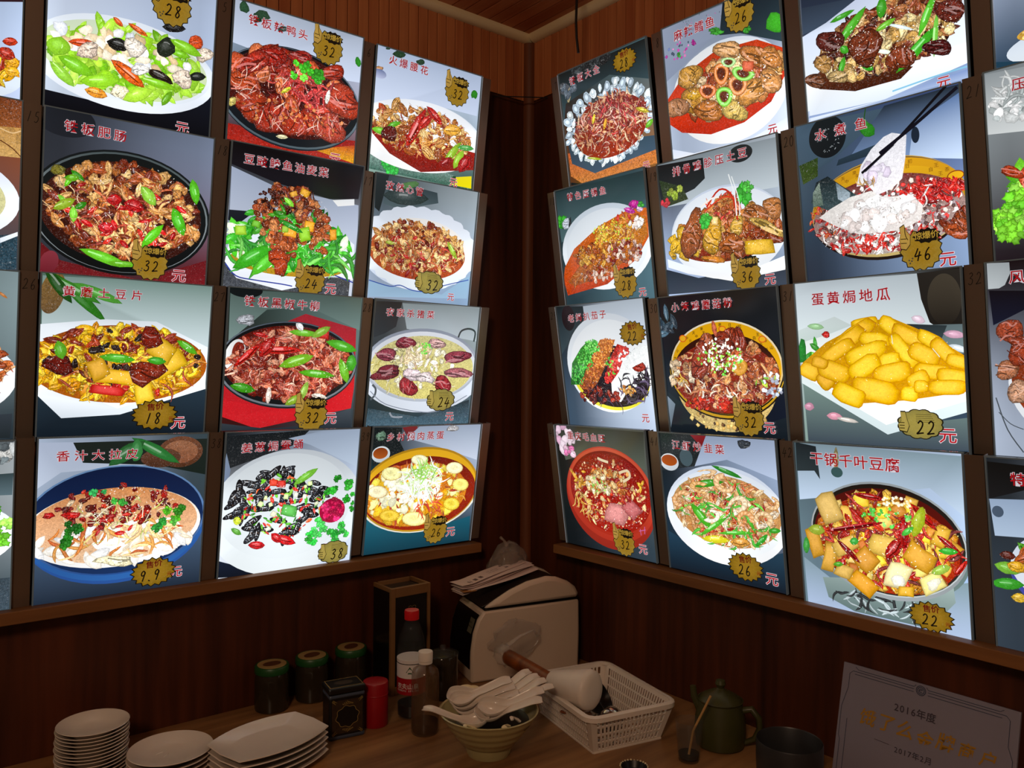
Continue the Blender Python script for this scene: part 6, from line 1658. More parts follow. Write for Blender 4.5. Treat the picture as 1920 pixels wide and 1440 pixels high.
ART[('R', 4, 3)] = [
 ('B','1c1014','1c0c10','b0bcd0','788cac'),
 ('P',[(0.8,312.3),(32.8,310.1),(33.2,293.0),(25.2,275.9),(16.7,271.2),(0.9,271.2)],'b0b8bc','c4ccd0',0),
 ('P',[(2.1,268.8),(56.7,264.1),(55.5,237.6),(5.7,213.4)],'100c14','14182c',0),
 ('E',151.3,121.2,128.0,105.3,'e8ecf4','f4f8fc',0,0),
 ('E',151.5,127.6,123.5,97.7,'7c2c14','94380f',0,0.6),
 ('H','lobe',152.3,150.9,109.8,67.2,50,42.0,'a84c28 b86840 94381c c88460',0.8,3.2),
 ('O','lobe',30.0,203.1,18.5,-0.9,0.9,19.9,'a8482c',1.0),
 ('O','lobe',23.1,141.5,18.7,-0.2,0.6,13.8,'b4704c',1.0),
 ('O','lobe',40.7,170.9,15.9,-0.4,1.0,22.6,'9c3c20',1.0),
 ('O','lobe',37.1,107.0,13.7,0.2,1.0,22.9,'c89474',1.0),
 ('S',[(4.4,97.3),(18.8,46.2),(40.2,10.2)],1.9,'4c545c'),
 ('S',[(7.5,73.9),(23.4,55.7),(41.8,47.3)],1.4,'4c545c'),
 ('T','风',42.6,286.7,42.6,286.7,22.2),
]
ART[('R', 4, 4)] = [
 ('B','202428','a0b0c4','34404c','283440'),
 ('P',[(0.3,311.0),(260.7,299.4),(260.2,280.0),(50.4,269.4),(0.2,250.3)],'10100f','1a1a1c',0),
 ('P',[(0.2,250.3),(260.0,272.3),(258.4,209.5),(5.2,190.6)],'8ca0bc','b0c4dc',0),
 ('E',11.6,230.9,8.3,9.2,'4c5c70','4c5c70',0,0),
 ('E',149.7,140.2,125.8,77.3,'3c3c8c','4c54b4',0,0),
 ('E',150.1,148.8,124.5,73.9,'d0dcf0','f4f8ff',0,0),
 ('H','slice',146.7,152.4,107.7,56.4,100,36.0,'b87c28 d8a838 7c3018 e8c050 a04c1c 58a828',1.0,3.2),
 ('O','slice',21.0,139.8,19.2,-3.2,3.8,12.2,'78b838',0.3),
 ('O','slice',19.6,113.9,24.4,2.2,1.7,12.4,'38a028',0.3),
 ('O','slice',33.5,144.4,13.7,-2.3,3.7,12.1,'e0a820',1.0),
 ('O','slice',22.1,160.9,11.9,-0.7,2.1,9.4,'5c2014',1.0),
 ('O','slice',34.9,93.8,11.8,-0.2,2.1,9.6,'e0b430',1.0),
 ('T','特',43.3,285.7,43.3,285.7,22.5),
]
BOX = {('L', 3, 1): (0.5315, 0.2277, 1.2116, 0.9026, 0.0781, 0.0354), ('L', 3, 2): (0.5318, 0.2353, 0.9113, 0.6026, 0.0774, 0.0323), ('L', 3, 3): (0.5328, 0.2299, 0.6145, 0.3062, 0.0817, 0.0336), ('L', 3, 4): (0.5359, 0.2243, 0.3137, 0.0058, 0.0833, 0.0341), ('L', 2, 1): (0.869, 0.5712, 1.2146, 0.9063, 0.0815, 0.0337), ('L', 2, 2): (0.8732, 0.5701, 0.9163, 0.6096, 0.0867, 0.0294), ('L', 2, 3): (0.8755, 0.5684, 0.6139, 0.3054, 0.0818, 0.0347), ('L', 2, 4): (0.8791, 0.5712, 0.3117, -0.0016, 0.0816, 0.0335), ('L', 1, 1): (1.207, 0.9069, 1.2124, 0.904, 0.0813, 0.0343), ('L', 1, 2): (1.2116, 0.911, 0.9134, 0.6057, 0.0837, 0.0318), ('L', 1, 3): (1.215, 0.9121, 0.6121, 0.3041, 0.0828, 0.0331), ('L', 1, 4): (1.2179, 0.9182, 0.312, -0.0031, 0.0821, 0.0332), ('L', 0, 1): (1.5509, 1.2459, 1.2124, 0.9045, 0.0813, 0.0312), ('L', 0, 2): (1.5509, 1.2481, 0.915, 0.6061, 0.0796, 0.036), ('L', 0, 3): (1.5509, 1.2519, 0.6099, 0.3022, 0.0832, 0.0318), ('L', 0, 4): (1.5509, 1.2555, 0.3093, -0.0016, 0.0817, 0.0351), ('R', 1, 1): (0.214, 0.5082, 1.2122, 0.9043, 0.0811, 0.0302), ('R', 1, 2): (0.2076, 0.5079, 0.9138, 0.6054, 0.0837, 0.0367), ('R', 1, 3): (0.2142, 0.5092, 0.6163, 0.3088, 0.0832, 0.0308), ('R', 1, 4): (0.2103, 0.5135, 0.3135, 0.0052, 0.0808, 0.0323), ('R', 2, 1): (0.5554, 0.8482, 1.2131, 0.9045, 0.0787, 0.0327), ('R', 2, 2): (0.5477, 0.8488, 0.9106, 0.6021, 0.0821, 0.0358), ('R', 2, 3): (0.5524, 0.8519, 0.6124, 0.3042, 0.0817, 0.0331), ('R', 2, 4): (0.5554, 0.8503, 0.312, 0.0038, 0.0796, 0.0334), ('R', 3, 1): (0.8916, 1.182, 1.2124, 0.9042, 0.0813, 0.033), ('R', 3, 2): (0.8909, 1.1849, 0.9117, 0.6037, 0.0823, 0.0324), ('R', 3, 3): (0.8902, 1.1877, 0.613, 0.304, 0.0797, 0.0368), ('R', 3, 4): (0.8919, 1.1926, 0.3109, -0.0, 0.0801, 0.0343), ('R', 4, 2): (1.2238, 1.5274, 0.9148, 0.6078, 0.0859, 0.0305), ('R', 4, 3): (1.227, 1.5274, 0.6142, 0.3057, 0.0817, 0.0353), ('R', 4, 4): (1.2311, 1.5274, 0.3083, -0.005, 0.0858, 0.0316), ('R', 4, 1): (1.2238, 1.5274, 1.2124, 0.9042, 0.0813, 0.033)}

INFO = {
 ('L', 0, 1): ('orange and red stir-fry', None), ('L', 0, 2): ('pale yellow soup plate', None), ('L', 0, 3): ('shredded brown meat', None), ('L', 0, 4): ('green lettuce', None),
 ('L', 1, 1): ('green celery with shrimp and cashews', None), ('L', 1, 2): ('sliced intestine on a black iron plate', '15'), ('L', 1, 3): ('yellow potato slices with green pepper', '26'), ('L', 1, 4): ('cold noodle sheets in a deep blue dish', None),
 ('L', 2, 1): ('glazed brown duck heads with coriander', '5'), ('L', 2, 2): ('black bean fish on green lettuce stems', '16'), ('L', 2, 3): ('black pepper beef on a red board', '27'), ('L', 2, 4): ('black silkworm pupae with a red flower', '38'),
 ('L', 3, 1): ('scored kidney slices on a white plate', '6'), ('L', 3, 2): ('cumin slices on a scalloped white plate', '17'), ('L', 3, 3): ('pork stew with red sausage slices', '28'), ('L', 3, 4): ('steamed egg in red oil with shreds', '39'),
 ('R', 1, 1): ('mixed meat ringed by ice cubes', '7'), ('R', 1, 2): ('whole fish on a white oval plate', '18'), ('R', 1, 3): ('eggplant striped green, brown, red and white', '29'), ('R', 1, 4): ('blood curd stew in a red clay bowl', '40'),
 ('R', 2, 1): ('cod chunks with orange and green pepper rings', '8'), ('R', 2, 2): ('spare ribs with potato and coriander', '19'), ('R', 2, 3): ('chicken and mushrooms in a yellow patterned bowl', '30'), ('R', 2, 4): ('river shrimp fried with green chives', '41'),
 ('R', 3, 1): ('mushrooms and meat with green onion stalks', '9'), ('R', 3, 2): ('boiled fish lifted by black chopsticks', '20'), ('R', 3, 3): ('golden yellow sweet potato sticks', '31'), ('R', 3, 4): ('tofu slices in a grey dry pot', '42'),
 ('R', 4, 1): ('bowl of golden grains', None), ('R', 4, 2): ('meat on bright green lettuce', '21'), ('R', 4, 3): ('brown meat chunks in a white bowl', '32'), ('R', 4, 4): ('green peppers on a blue-rimmed plate', None)}
RAILNUM = {('L', 3, 4): '39', ('L', 2, 4): '38', ('R', 4, 3): '32'}
ROWN = ['', 'top', 'second', 'third', 'bottom']
def light_box(key):
    w, c, r = key
    ul, ur, zT, zb, tT, tb = BOX[key]
    if w == 'L':
        X = Vector((1, 0, 0)); O = Vector((-ul, -tb, zb)); Y = Vector((0, -(tT - tb), zT - zb)).normalized()
    else:
        X = Vector((0, -1, 0)); O = Vector((-tb, -ul, zb)); Y = Vector((-(tT - tb), 0, zT - zb)).normalized()
    Z = X.cross(Y); Wm = abs(ur - ul); Hm = math.hypot(tT - tb, zT - zb)
    root = bpy.data.objects.new('menu_light_box', None); COL.objects.link(root); root.empty_display_size = 0.05
    R = Matrix((X, Y, Z)).transposed().to_4x4(); R.translation = O
    root.matrix_world = R
    food, num = INFO[key]
    tag(root, 'lit menu box of %s, %s row, %s wall' % (food, ROWN[r], 'left' if w == 'L' else 'right'), 'menu sign', 'lit food menu boxes on both walls')
    m = MB(); m.box((-0.0025, 0.0, -0.016), (Wm + 0.0025, Hm, -0.0032)); m.build('housing', M['housing'], root)
    # clear acrylic front sheet: four edges standing round the print
    m = MB(); e = 0.0022; zt = 0.0032
    m.box((-e, -0.0, -0.003), (0, Hm + e, zt)); m.box((Wm, -0.0, -0.003), (Wm + e, Hm + e, zt)); m.box((0, Hm, -0.003), (Wm, Hm + e, zt))
    m.build('acrylic_edge', M['acrylic'], root)
    if key[1:2] == ((3,) if w == 'L' else (1,)):
        xe = Wm + 0.0026 if w == 'L' else -0.0040
        m = MB(); m.box((xe, 0, -0.003), (xe + 0.0014, Hm, 0.0026)); m.build('lit_acrylic_edge', M['acrylic_lit'], root)
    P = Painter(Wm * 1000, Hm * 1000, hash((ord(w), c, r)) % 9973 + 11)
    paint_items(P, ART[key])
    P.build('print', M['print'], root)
    zo = P.layer * 1.6e-6 + 0.0004
    k = 0
    for it in ART[key]:
        if it[0] == 'K':
            sticker(it[1], it[2], it[3], it[4] * (1.12), it[5], root, 5 + c, zo)
    # stainless rails that hold the box
    def rail(x0, x1):
        m = MB()
        m.box((x0, 0.002, -0.004), (x1, Hm + 0.001, -0.0028))
        m.box((x0, 0.002, -0.020), (x0 + 0.0012, Hm + 0.001, -0.004)); m.box((x1 - 0.0012, 0.002, -0.020), (x1, Hm + 0.001, -0.004))
        return m.build('steel_rail', M['steel'], root)
    rail(-0.0345, -0.0055)
    if key[:2] == ('L', 3): rail(Wm + 0.0075, Wm + 0.0335)
    if num:
        P2 = Painter(60, Hm * 1000, 3, False); P2.W = 60
        hh = 19
        if key == ('L', 2, 2): num = '18'
        P2.number(num, 21, Hm * 1000 - 22, hh, 1.1, '0a0808', sp=.62)
        o = P2.build('rail_number', M['marker'], root, (-0.0395, 0, -0.0025)); o['label'] = 'handwritten black marker number %s' % num
for key in BOX: light_box(key)
# ---------------------------------------------------------------- things on the counter
CZ = COUNTER_Z
M['china'] = mat('white_china', 'd8cabc', 0.28, var=0.04, coat=0.3)
M['china2'] = mat('cream_china', 'dccaa0', 0.35, var=0.05)
M['bowl'] = mat('celadon_glaze', 'a89c6c', 0.28, var=0.14, nscale=20, coat=0.3)
M['glass'] = mat('clear_plastic', '505454', 0.05, var=0.0, spec=1.0, alpha=0.12)
M['glass2'] = mat('clear_glass', '585c58', 0.03, var=0.0, spec=1.0, alpha=0.15)
M['amber'] = mat('stained_bottle_glass', '6c5038', 0.10, var=0.3, nscale=30, spec=0.8, alpha=0.40)
M['soy'] = mat('dark_sauce', '1a0a04', 0.2)
M['redcap'] = mat('red_plastic', 'c01018', 0.35)
M['redlab'] = mat('red_label_print', '980c18', 0.4)
M['white'] = mat('white_plastic', 'dcd0c4', 0.4, var=0.05)
M['whitelab'] = mat('white_label_print', 'd4ccc8', 0.45, var=0.04)
M['offwhite'] = mat('aged_white_plastic', 'c8b4a0', 0.42, var=0.07, nscale=8)
M['darkpl'] = mat('smoky_dark_plastic', '100c0b', 0.22)
M['lidgrey'] = mat('dark_grey_lid', '2c2420', 0.35, var=0.2)
M['black'] = mat('black_glaze', '0c0c0d', 0.35)
M['iron'] = mat('charcoal_stoneware', '2a2a2c', 0.4, var=0.2)
M['green'] = mat('green_lid_paint', '1c4c20', 0.4)
M['greend'] = mat('dark_olive_glaze', '3c3c1c', 0.4, var=0.25, nscale=30)
M['lidtop'] = mat('tan_lid_print', 'a88c58', 0.5, var=0.2)
M['lidmid'] = mat('brown_lid_print', '5c3820', 0.5, var=0.5, nscale=90)
M['jarglass'] = mat('dark_jar_glass', '2c2418', 0.12, var=0.3)
M['pickle'] = mat('pickled_contents', '30200e', 0.6, var=0.6, nscale=60)
M['tinblack'] = mat('black_tin', '121010', 0.35)
M['tinblue'] = mat('slate_blue_tin_band', '3c4454', 0.4)
M['gold'] = mat('dull_gold_print', '8c7440', 0.45, var=0.3, nscale=80)
M['tinbrown'] = mat('brown_floral_print', '30200f', 0.5, var=0.7, nscale=120)
M['boxwood'] = mat('light_box_wood', '74502c', 0.5, var=0.2, nscale=20)
M['paper'] = mat('receipt_paper', 'd0b8b0', 0.8, var=0.06)
M['ink'] = mat('grey_receipt_ink', '5c4848', 0.8)
M['kraft'] = mat('brown_kraft_card', '94602c', 0.7)
M['bag'] = mat('thin_clear_bag', 'c0b4a8', 0.18, var=0.3, bump=0.9, spec=0.8, alpha=0.26)
M['bagstuff'] = mat('brown_bag_contents', '4c3424', 0.7, var=0.5, nscale=30)
M['handle'] = wood('dark_handle_wood', '4c2008', '8c4818', 'x', 20, 0.4, 60, 8)
M['stickw'] = mat('pale_bamboo', 'b08850', 0.6)
M['chrome'] = mat('polished_steel', 'b0a8a0', 0.15, 0.95)
M['cert'] = mat('silver_certificate_board', '848090', 0.55, var=0.05, nscale=10)
M['certink'] = mat('dark_blue_print', '26324c', 0.5)
M['certgrey'] = mat('dark_grey_print', '3c3440', 0.5)
M['certgold'] = mat('gold_brush_print', 'a87c28', 0.4, var=0.2)
M['cable'] = mat('black_cable', '080606', 0.5)

# --- plates
def dish_profile(r, h, t=0.0028):
    return [(r * .52, 0), (r * .56, 0.0), (r * .60, h * .25), (r * .97, h - t * .4), (r, h), (r * .985, h + t * .35), (r * .93, h - t * .1), (r * .62, h * .34 + t * .4), (r * .5, t + .0005), (0.0001, t)]
def stack(name, make, n, dz, x, y, labels, cat, group, jit=0.001, rz=0.0, rotj=0.1):
    rr = random.Random(n * 7 + int(x * 100)); first = None
    for k in range(n):
        o = make() if first is None else first.copy()
        if first is None: first = o
        else: COL.objects.link(o)
        o.location = (x + rr.uniform(-jit, jit), y + rr.uniform(-jit, jit), CZ + 0.0002 + k * dz)
        o.rotation_euler = (0, 0, rz + rr.uniform(-rotj, rotj))
        tag(o, labels(k, n), cat, group)
def ordn(k):
    return ['first', 'second', 'third', 'fourth', 'fifth', 'sixth', 'seventh', 'eighth', 'ninth', 'tenth', 'eleventh', 'twelfth', 'thirteenth', 'fourteenth', 'fifteenth', 'sixteenth'][k]
def lab(what, where):
    def f(k, n):
        if k == n - 1: return '%s on top of the %s' % (what, where)
        return '%s, %s from top of %s' % (what, ordn(n - 1 - k), where)
    return f
def saucer():
    m = MB(); m.lathe(dish_profile(.0600, .017), 40); return m.build('saucer', M['china'], smooth=True)
stack('saucer', saucer, 15, 0.0062, -1.141, -0.153, lab('small white saucer', 'tall stack at far left'), 'saucer', 'tall stack of white saucers at far left', .0016)
def rplate():
    m = MB(); m.lathe(dish_profile(.0728, .016, .003), 48); return m.build('round_plate', M['china'], smooth=True)
stack('round_plate', rplate, 5, 0.0095, -1.0275, -0.2290, lab('round white plate', 'low stack left of centre'), 'plate', 'low stack of round white plates', .0016)
def oplate():
    m = MB(); rows = []
    def outline(s_, z):
        o = []; A, Bw, E = .098, .076, .052
        n = 12
        for k in range(n + 1): t = -1 + 2 * k / n; o.append((A * s_ * t * .98, -(E + (Bw - E) * (1 - t * t)) * s_, z))
        o.append((A * s_ * 1.03, 0, z))
        for k in range(n + 1): t = 1 - 2 * k / n; o.append((A * s_ * t * .98, (E + (Bw - E) * (1 - t * t)) * s_, z))
        o.append((-A * s_ * 1.03, 0, z))
        return o
    lv = [(.0, 0), (.55, 0), (.6, .002), (.95, .0125), (1.0, .0150), (.99, .0168), (.93, .0150), (.68, .0068), (.6, .0052), (0, .0050)]
    for s_, z in lv: rows.append(outline(max(s_, .001), z))
    n = len(rows[0]); vs = [p for r_ in rows for p in r_]; fs = []
    for i in range(len(lv) - 1):
        for k in range(n): k2 = (k + 1) % n; fs.append((i * n + k, i * n + k2, (i + 1) * n + k2, (i + 1) * n + k))
    m.add(vs, fs)
    return m.build('oblong_plate', M['china'], smooth=True)
stack('oblong_plate', oplate, 5, 0.0112, -0.8735, -0.3030, lab('boat-shaped white plate with cut ends', 'stack in the middle left'), 'plate', 'stack of boat-shaped white plates', .0012, rz=0.222, rotj=0.02)

# --- soup spoons and spoon bowl
def spoon_part(mb, L_=.062, Wd=.0225, D=.017, hl=.068, rise=.034, th=.0026):
    """Chinese soup spoon along +x: boat bowl at the origin side, curved channel handle rising"""
    secs = []
    n = 15
    for i in range(n + 1):
        t = i / n; x = -L_ * .5 + (L_ + hl) * t
        if x < L_ * .42:
            q = (x + L_ * .5) / (L_ * .98); w = Wd * (max(0.02, math.sin(math.pi * min(q, 1) ** .72))) ** .55; w = max(w, .0075 if q > .6 else .002); d = D * (math.sin(math.pi * min(max(q, .02), .98)) ** .6); z = 0.0
            if q > .8: d = max(d * .8, .004)
        else:
            q = (x - L_ * .42) / (hl + L_ * .08); w = .0078 + .002 * q - (.004 if q > .97 else 0); d = .0038 * (1 - q * .6); z = rise * (q ** 1.15) + (-.010 * max(0, q - .72) ** 1.0 / .28 * q)
        secs.append((x, w, d, z))
    m_ = 8; top, bot = [], []
    for x, w, d, z in secs:
        top.append([(x, w * math.cos(math.pi * k / m_), z - d * math.sin(math.pi * k / m_) ** .8 + .0004) for k in range(m_ + 1)])
        bot.append([(x, (w + th * .5) * math.cos(math.pi * k / m_), z - (d + th) * math.sin(math.pi * k / m_) ** .8) for k in range(m_ + 1)])
    vs = [p for r_ in top for p in r_] + [p for r_ in bot for p in r_]
    K = m_ + 1; B = len(top) * K; fs = []
    for i in range(len(top) - 1):
        for k in range(m_):
            fs.append((i * K + k, (i + 1) * K + k, (i + 1) * K + k + 1, i * K + k + 1))
            fs.append((B + i * K + k, B + i * K + k + 1, B + (i + 1) * K + k + 1, B + (i + 1) * K + k))
        fs.append((i * K, B + i * K, B + (i + 1) * K, (i + 1) * K)); fs.append((i * K + m_, (i + 1) * K + m_, B + (i + 1) * K + m_, B + i * K + m_))
    e = (len(top) - 1) * K
    for k in range(m_): fs.append((k, k + 1, B + k + 1, B + k)); fs.append((e + k, B + e + k, B + e + k + 1, e + k + 1))
    mb.add(vs, fs)
m = MB(); spoon_part(m); sp0 = m.build('soup_spoon', M['china'], smooth=True, sub=1, angle=80)
BX, BY = -0.513, -0.504
# bowl
m = MB(); R_ = .0960; hb = .083
prof = [(0.0001, .004), (.036, .004), (.037, 0), (.041, 0), (.043, .004), (.047, .020)]
for k in range(18):
    t = k / 17; rr_ = .047 + (R_ - .047) * (t ** .80); prof.append((rr_ + .0009 * math.sin(t * 6.283 * 4.0), .020 + (hb - .020) * t))
prof += [(R_ + .0012, hb + .0015), (R_ - .001, hb + .003), (R_ - .0035, hb + .001)]
for k in range(9): t = 1 - k / 8; prof.append((.020 + (R_ - .024) * t ** .75, .012 + (hb - .015) * t))
prof.append((0.0001, .011))
m.lathe(prof, 56); b = m.build('spoon_bowl', M['bowl'], smooth=True, loc=(BX, BY, CZ)); tag(b, 'ribbed celadon bowl heaped with white soup spoons', 'bowl')
def cam_dir(px, py):   # direction on the table plane: px to the right of the viewer, py away from the viewer
    return Vector((0.778 * px + 0.628 * py, -0.628 * px + 0.778 * py, 0))
SP = [ # right, away, up (m from bowl centre / counter), heading deg (0 = handle to viewer's right), pitch deg, roll, label
 (-.052, .000, .1130, 22, -1, 26, 'white soup spoon facing up at the top left of the pile'),
 (-.046, -.004, .1060, 18, -2, 26, 'white soup spoon nested just under the top left spoon'),
 (-.040, -.008, .0990, 14, -3, 26, 'white soup spoon nested third under the top left spoon'),
 (.010, -.026, .1040, 16, 0, 24, 'white soup spoon facing up at the centre of the bowl'),
 (.004, -.036, .0970, 8, -2, 22, 'white soup spoon leaning on the front centre of the bowl'),
 (.002, .030, .1020, 36, 3, 10, 'white soup spoon with its handle upright at the back right'),
 (.012, .022, .1000, 28, 3, 10, 'white soup spoon second of the four raised handles at right'),
 (.022, .012, .0980, 22, 3, 10, 'white soup spoon third of the four raised handles at right'),
 (.032, .002, .0960, 14, 2, 10, 'white soup spoon nearest the right rim with raised handle'),
 (-.028, -.040, .0840, 168, -8, -6, 'white soup spoon lying low with its handle over the left rim'),
]
for i, (px, py, up, hd, pt_, rl, lb) in enumerate(SP):
    o = sp0 if i == 0 else sp0.copy()
    if i: COL.objects.link(o)
    p_ = Vector((BX, BY, CZ + up)) + cam_dir(px, py)
    o.location = p_
    o.rotation_mode = 'XYZ'
    o.rotation_euler = (math.radians(rl), -math.radians(pt_), math.radians(hd - 38.9))
    tag(o, lb, 'spoon', 'white soup spoons heaped in the bowl')
# two cream paddles behind
for i, (px, py, up, hd) in enumerate(((-.052, .055, .092, 8), (-.038, .050, .093, -6))):
    m = MB(); m.lathe([(0.0001, -.001), (.5, 0), (.9, .0035), (1, .006), (.97, .0075), (.8, .005), (.5, .002), (.0001, .001)], 24)
    m.v = [(x * .023, y * .0165, z) for x, y, z in m.v]
    m.tube([(.018, 0, .004), (.05, 0, .0), (.078, 0, -.008)], [.004, .003, .003], 6)
    o = m.build('serving_spoon', M['china2'], smooth=True)
    o.location = Vector((BX, BY, CZ + up)) + cam_dir(px, py); o.rotation_euler = (.5, -.25, math.radians(hd - 38.9))
    tag(o, ['cream oval spoon peeking out behind the pile, outer one', 'cream oval spoon peeking out behind the pile, inner one'][i], 'spoon', 'cream spoons behind the white spoons')
rr = random.Random(4)
for i, (px, py, up, mt, lb) in enumerate(((-.034, -.066, .074, 'china2', 'bent cream clip hanging over the bowl rim at left'), (.050, -.040, .080, 'china', 'curled white bottle-cap piece at right in the spoon bowl'), (.034, -.066, .076, 'china2', 'small cream shard near the front rim of the bowl'))):
    m = MB(); c0 = [(-.012, 0, .004), (-.006, .004, .008), (.002, .002, .004), (.008, -.004, -.002), (.012, -.008, -.008)]
    m.tube([Vector(q) * (1.0 if i != 1 else .8) for q in c0], [.003, .0045, .0035, .0045, .004], 7, flat=.6)
    o = m.build('utensil_end', M[mt], smooth=True); o.location = Vector((BX, BY, CZ + up)) + cam_dir(px, py); o.rotation_euler = (rr.uniform(-.5, .5), 0, rr.uniform(0, 3))
    tag(o, lb, 'utensil')
m = MB(); m.lathe([(.0001, .0), (.040, .004), (.070, .014), (.074, .020), (.0001, .022)], 30)
o = m.build('dark_dish', M['black'], smooth=True, loc=(BX + .006, BY - .008, CZ + .0440)); tag(o, 'dark lacquered dish lying inside the bowl under the spoons', 'dish')
# spoon at the very bottom left
o = sp0.copy(); COL.objects.link(o); o.location = (-1.118, -0.262, CZ + .018); o.rotation_euler = (0, 0, math.radians(28)); tag(o, 'white soup spoon with its handle tip against the round plates', 'spoon')

# --- bottles
def bottle_red(x, y):
    r0 = empty('soda_bottle', (x, y, CZ), rz=math.radians(-128), label='tall clear bottle with red cap and red and white label', cat='bottle')
    m = MB(); m.lathe([(.0001, .004), (.012, .003), (.022, .0), (.029, .003), (.0308, .012), (.0308, .05), (.0300, .055), (.0300, .128), (.0308, .132), (.0306, .150), (.027, .172), (.019, .194), (.0138, .206), (.0128, .214), (.0128, .218)], 36)
    m.build('bottle_body', M['glass'], r0, smooth=True)
    m = MB(); m.lathe([(.0001, .006), (.022, .004), (.0285, .007), (.0292, .03), (.0001, .0302)], 30); m.build('dregs', M['soy'], r0, smooth=True)
    m = MB(); m.lathe([(.0138, .2085), (.0158, .209), (.0160, .2245), (.0150, .2285), (.0001, .2290)], 32); m.build('cap', M['redcap'], r0, smooth=True)
    for nm, za, zb_, mt in (('red_label_band', .055, .090, 'redlab'), ('white_label_band', .090, .128, 'whitelab')):
        m = MB(); m.lathe([(.0308, za), (.0312, za), (.0312, zb_), (.0308, zb_)], 40); m.build(nm, M[mt], r0, smooth=True)
    m = MB(); m.lathe([(.0312, .1195), (.0315, .1195), (.0315, .1210), (.0312, .1210)], 40); m.build('label_stripe', M['darkpl'], r0, smooth=True)
    return r0
def wrap_text(text, size, r, z, a0, mt, name, parent, off=0.01, step=1.0, shapes=None):
    """characters bent round a cylinder of radius r, centred at angle a0"""
    m = MB(); n = len(text); adv = size * step
    for i, ch in enumerate(text):
        if ch == ' ': continue
        vs, ts = glyph(ch, off)
        cx = (i - (n - 1) / 2) * adv
        m.add([(r * math.cos(a0 + (cx + vx * size) / r), r * math.sin(a0 + (cx + vx * size) / r), z + vy * size) for vx, vy in vs], ts)
    if shapes:
        for pts in shapes: m.add([(r * math.cos(a0 + px / r), r * math.sin(a0 + px / r), z + pz) for px, pz in pts], [tuple(range(len(pts)))])
    return m.build(name, M[mt], parent)
bt = bottle_red(-0.5405, -0.264)
wrap_text('农夫山泉', .0125, .0316, .0690, math.radians(-10), 'whitelab', 'label_lettering', bt, .02, 1.02)
wrap_text('NONGFU SPRING', .0055, .0316, .0625, math.radians(-10), 'whitelab', 'label_lettering', bt, .01, .72)
wrap_text('', .01, .0316, .097, math.radians(0), 'green', 'mountain_emblem', bt, 0, 1, [[(-.0085, .006), (.0085, .006), (0, .0185)], [(-.005, .003), (.006, .003), (.003, .006), (-.003, .006)]])
r0 = empty('sauce_bottle', (-0.5608, -0.3506, CZ), label='short brown-stained bottle with white cap, dark dregs inside', cat='bottle')
m = MB(); m.lathe([(.0001, .003), (.020, .001), (.0265, .0), (.0285, .004), (.0288, .02), (.0285, .108), (.0280, .122), (.0255, .130), (.017, .136), (.0125, .139), (.0120, .150)], 36); m.build('bottle_body', M['amber'], r0, smooth=True)
m = MB(); m.lathe([(.0001, .004), (.0255, .004), (.0268, .008), (.0268, .024), (.0001, .0242)], 30); m.build('sauce', M['soy'], r0, smooth=True)
m = MB(); m.lathe([(.0130, .1420), (.0146, .1422), (.0148, .1462), (.0132, .1466), (.0150, .1480), (.0152, .1640), (.0143, .1662), (.0001, .1664)], 30); m.build('cap', M['white'], r0, smooth=True)

# --- tea tin, red canister, jars
root = empty('tea_tin', (-0.7379, -0.2749, CZ), rz=math.radians(-10.0), label='black and gold ornate tea tin with blue bands beside red canister', cat='tin')
W_, D_, H_ = .0735, .050, .092
m = MB(); m.box((0, 0, 0), (W_, D_, H_)); m.build('tin_body', M['tinblack'], root, bevel=.004)
m = MB(); m.box((-.0006, -.0006, .0005), (W_ + .0006, D_ + .0006, .011)); m.build('base_band', M['tinblue'], root, bevel=.004)
m = MB(); m.box((-.0006, -.0006, H_ - .010), (W_ + .0006, D_ + .0006, H_ - .0005)); m.build('shoulder_band', M['tinblue'], root, bevel=.004)
m = MB(); m.box((-.002, -.002, H_), (W_ + .002, D_ + .002, H_ + .013)); lid = m.build('lid', M['tinblack'], root, bevel=.004)
def gold_frame(par, pts, w, name, mt='gold', plane='xz', off=0.0):
    P = Painter(1000, 1000, 1, False); P.stroke(pts, w, mt and 'ffffff', 0, True, False)
    vs = [(x * .001, off, y * .001) if plane == 'xz' else (x * .001, y * .001, off) for x, y, z in P.v]
    m = MB(); m.add(vs, P.f); return m.build(name, M[mt], par)
gold_frame(lid, [(3, 3), (70.5, 3), (70.5, 47), (3, 47), (3, 3)], 2.4, 'lid_border', plane='xy', off=H_ + .0133)
m = MB(); m.lathe([(.0001, 0), (.020, .0001)], 28, (W_ / 2, D_ / 2, H_ + .0133), sy=.55); m.build('lid_medallion', M['tinbrown'], lid)
pp = []
for k in range(61):
    t = 6.283 * k / 60; q = 1 + .07 * math.sin(8 * t); pp.append((37 + 23 * q * math.cos(t), 46 + 21 * q * math.sin(t)))
panel = MB(); panel.add([(.005, -.0012, .013), (W_ - .005, -.0012, .013), (W_ - .005, -.0012, H_ - .012), (.005, -.0012, H_ - .012)], [(0, 1, 2, 3)]); panel.build('floral_panel', M['tinbrown'], root)
med = MB(); med.add([(x * .001, -.0015, z * .001) for x, z in pp[:-1]], [tuple(range(60))]); med.build('medallion', M['tinblack'], root)
gold_frame(root, pp, 1.1, 'medallion_border', off=-.0018)
P = Painter(1000, 1000, 9, False); r_ = P.rnd
for sx in (-1, 1):
    for sz in (-1, 1):
        for q in range(4):
            cx, cz = 37 + sx * (24 + q * 1.5), 46 + sz * (27 + q * 1.2); P.stroke([(cx, cz), (cx + sx * 3, cz + sz * 2), (cx + sx * 1, cz + sz * 5), (cx - sx * 2, cz + sz * 3)], .9, 'ffffff', 0, True)
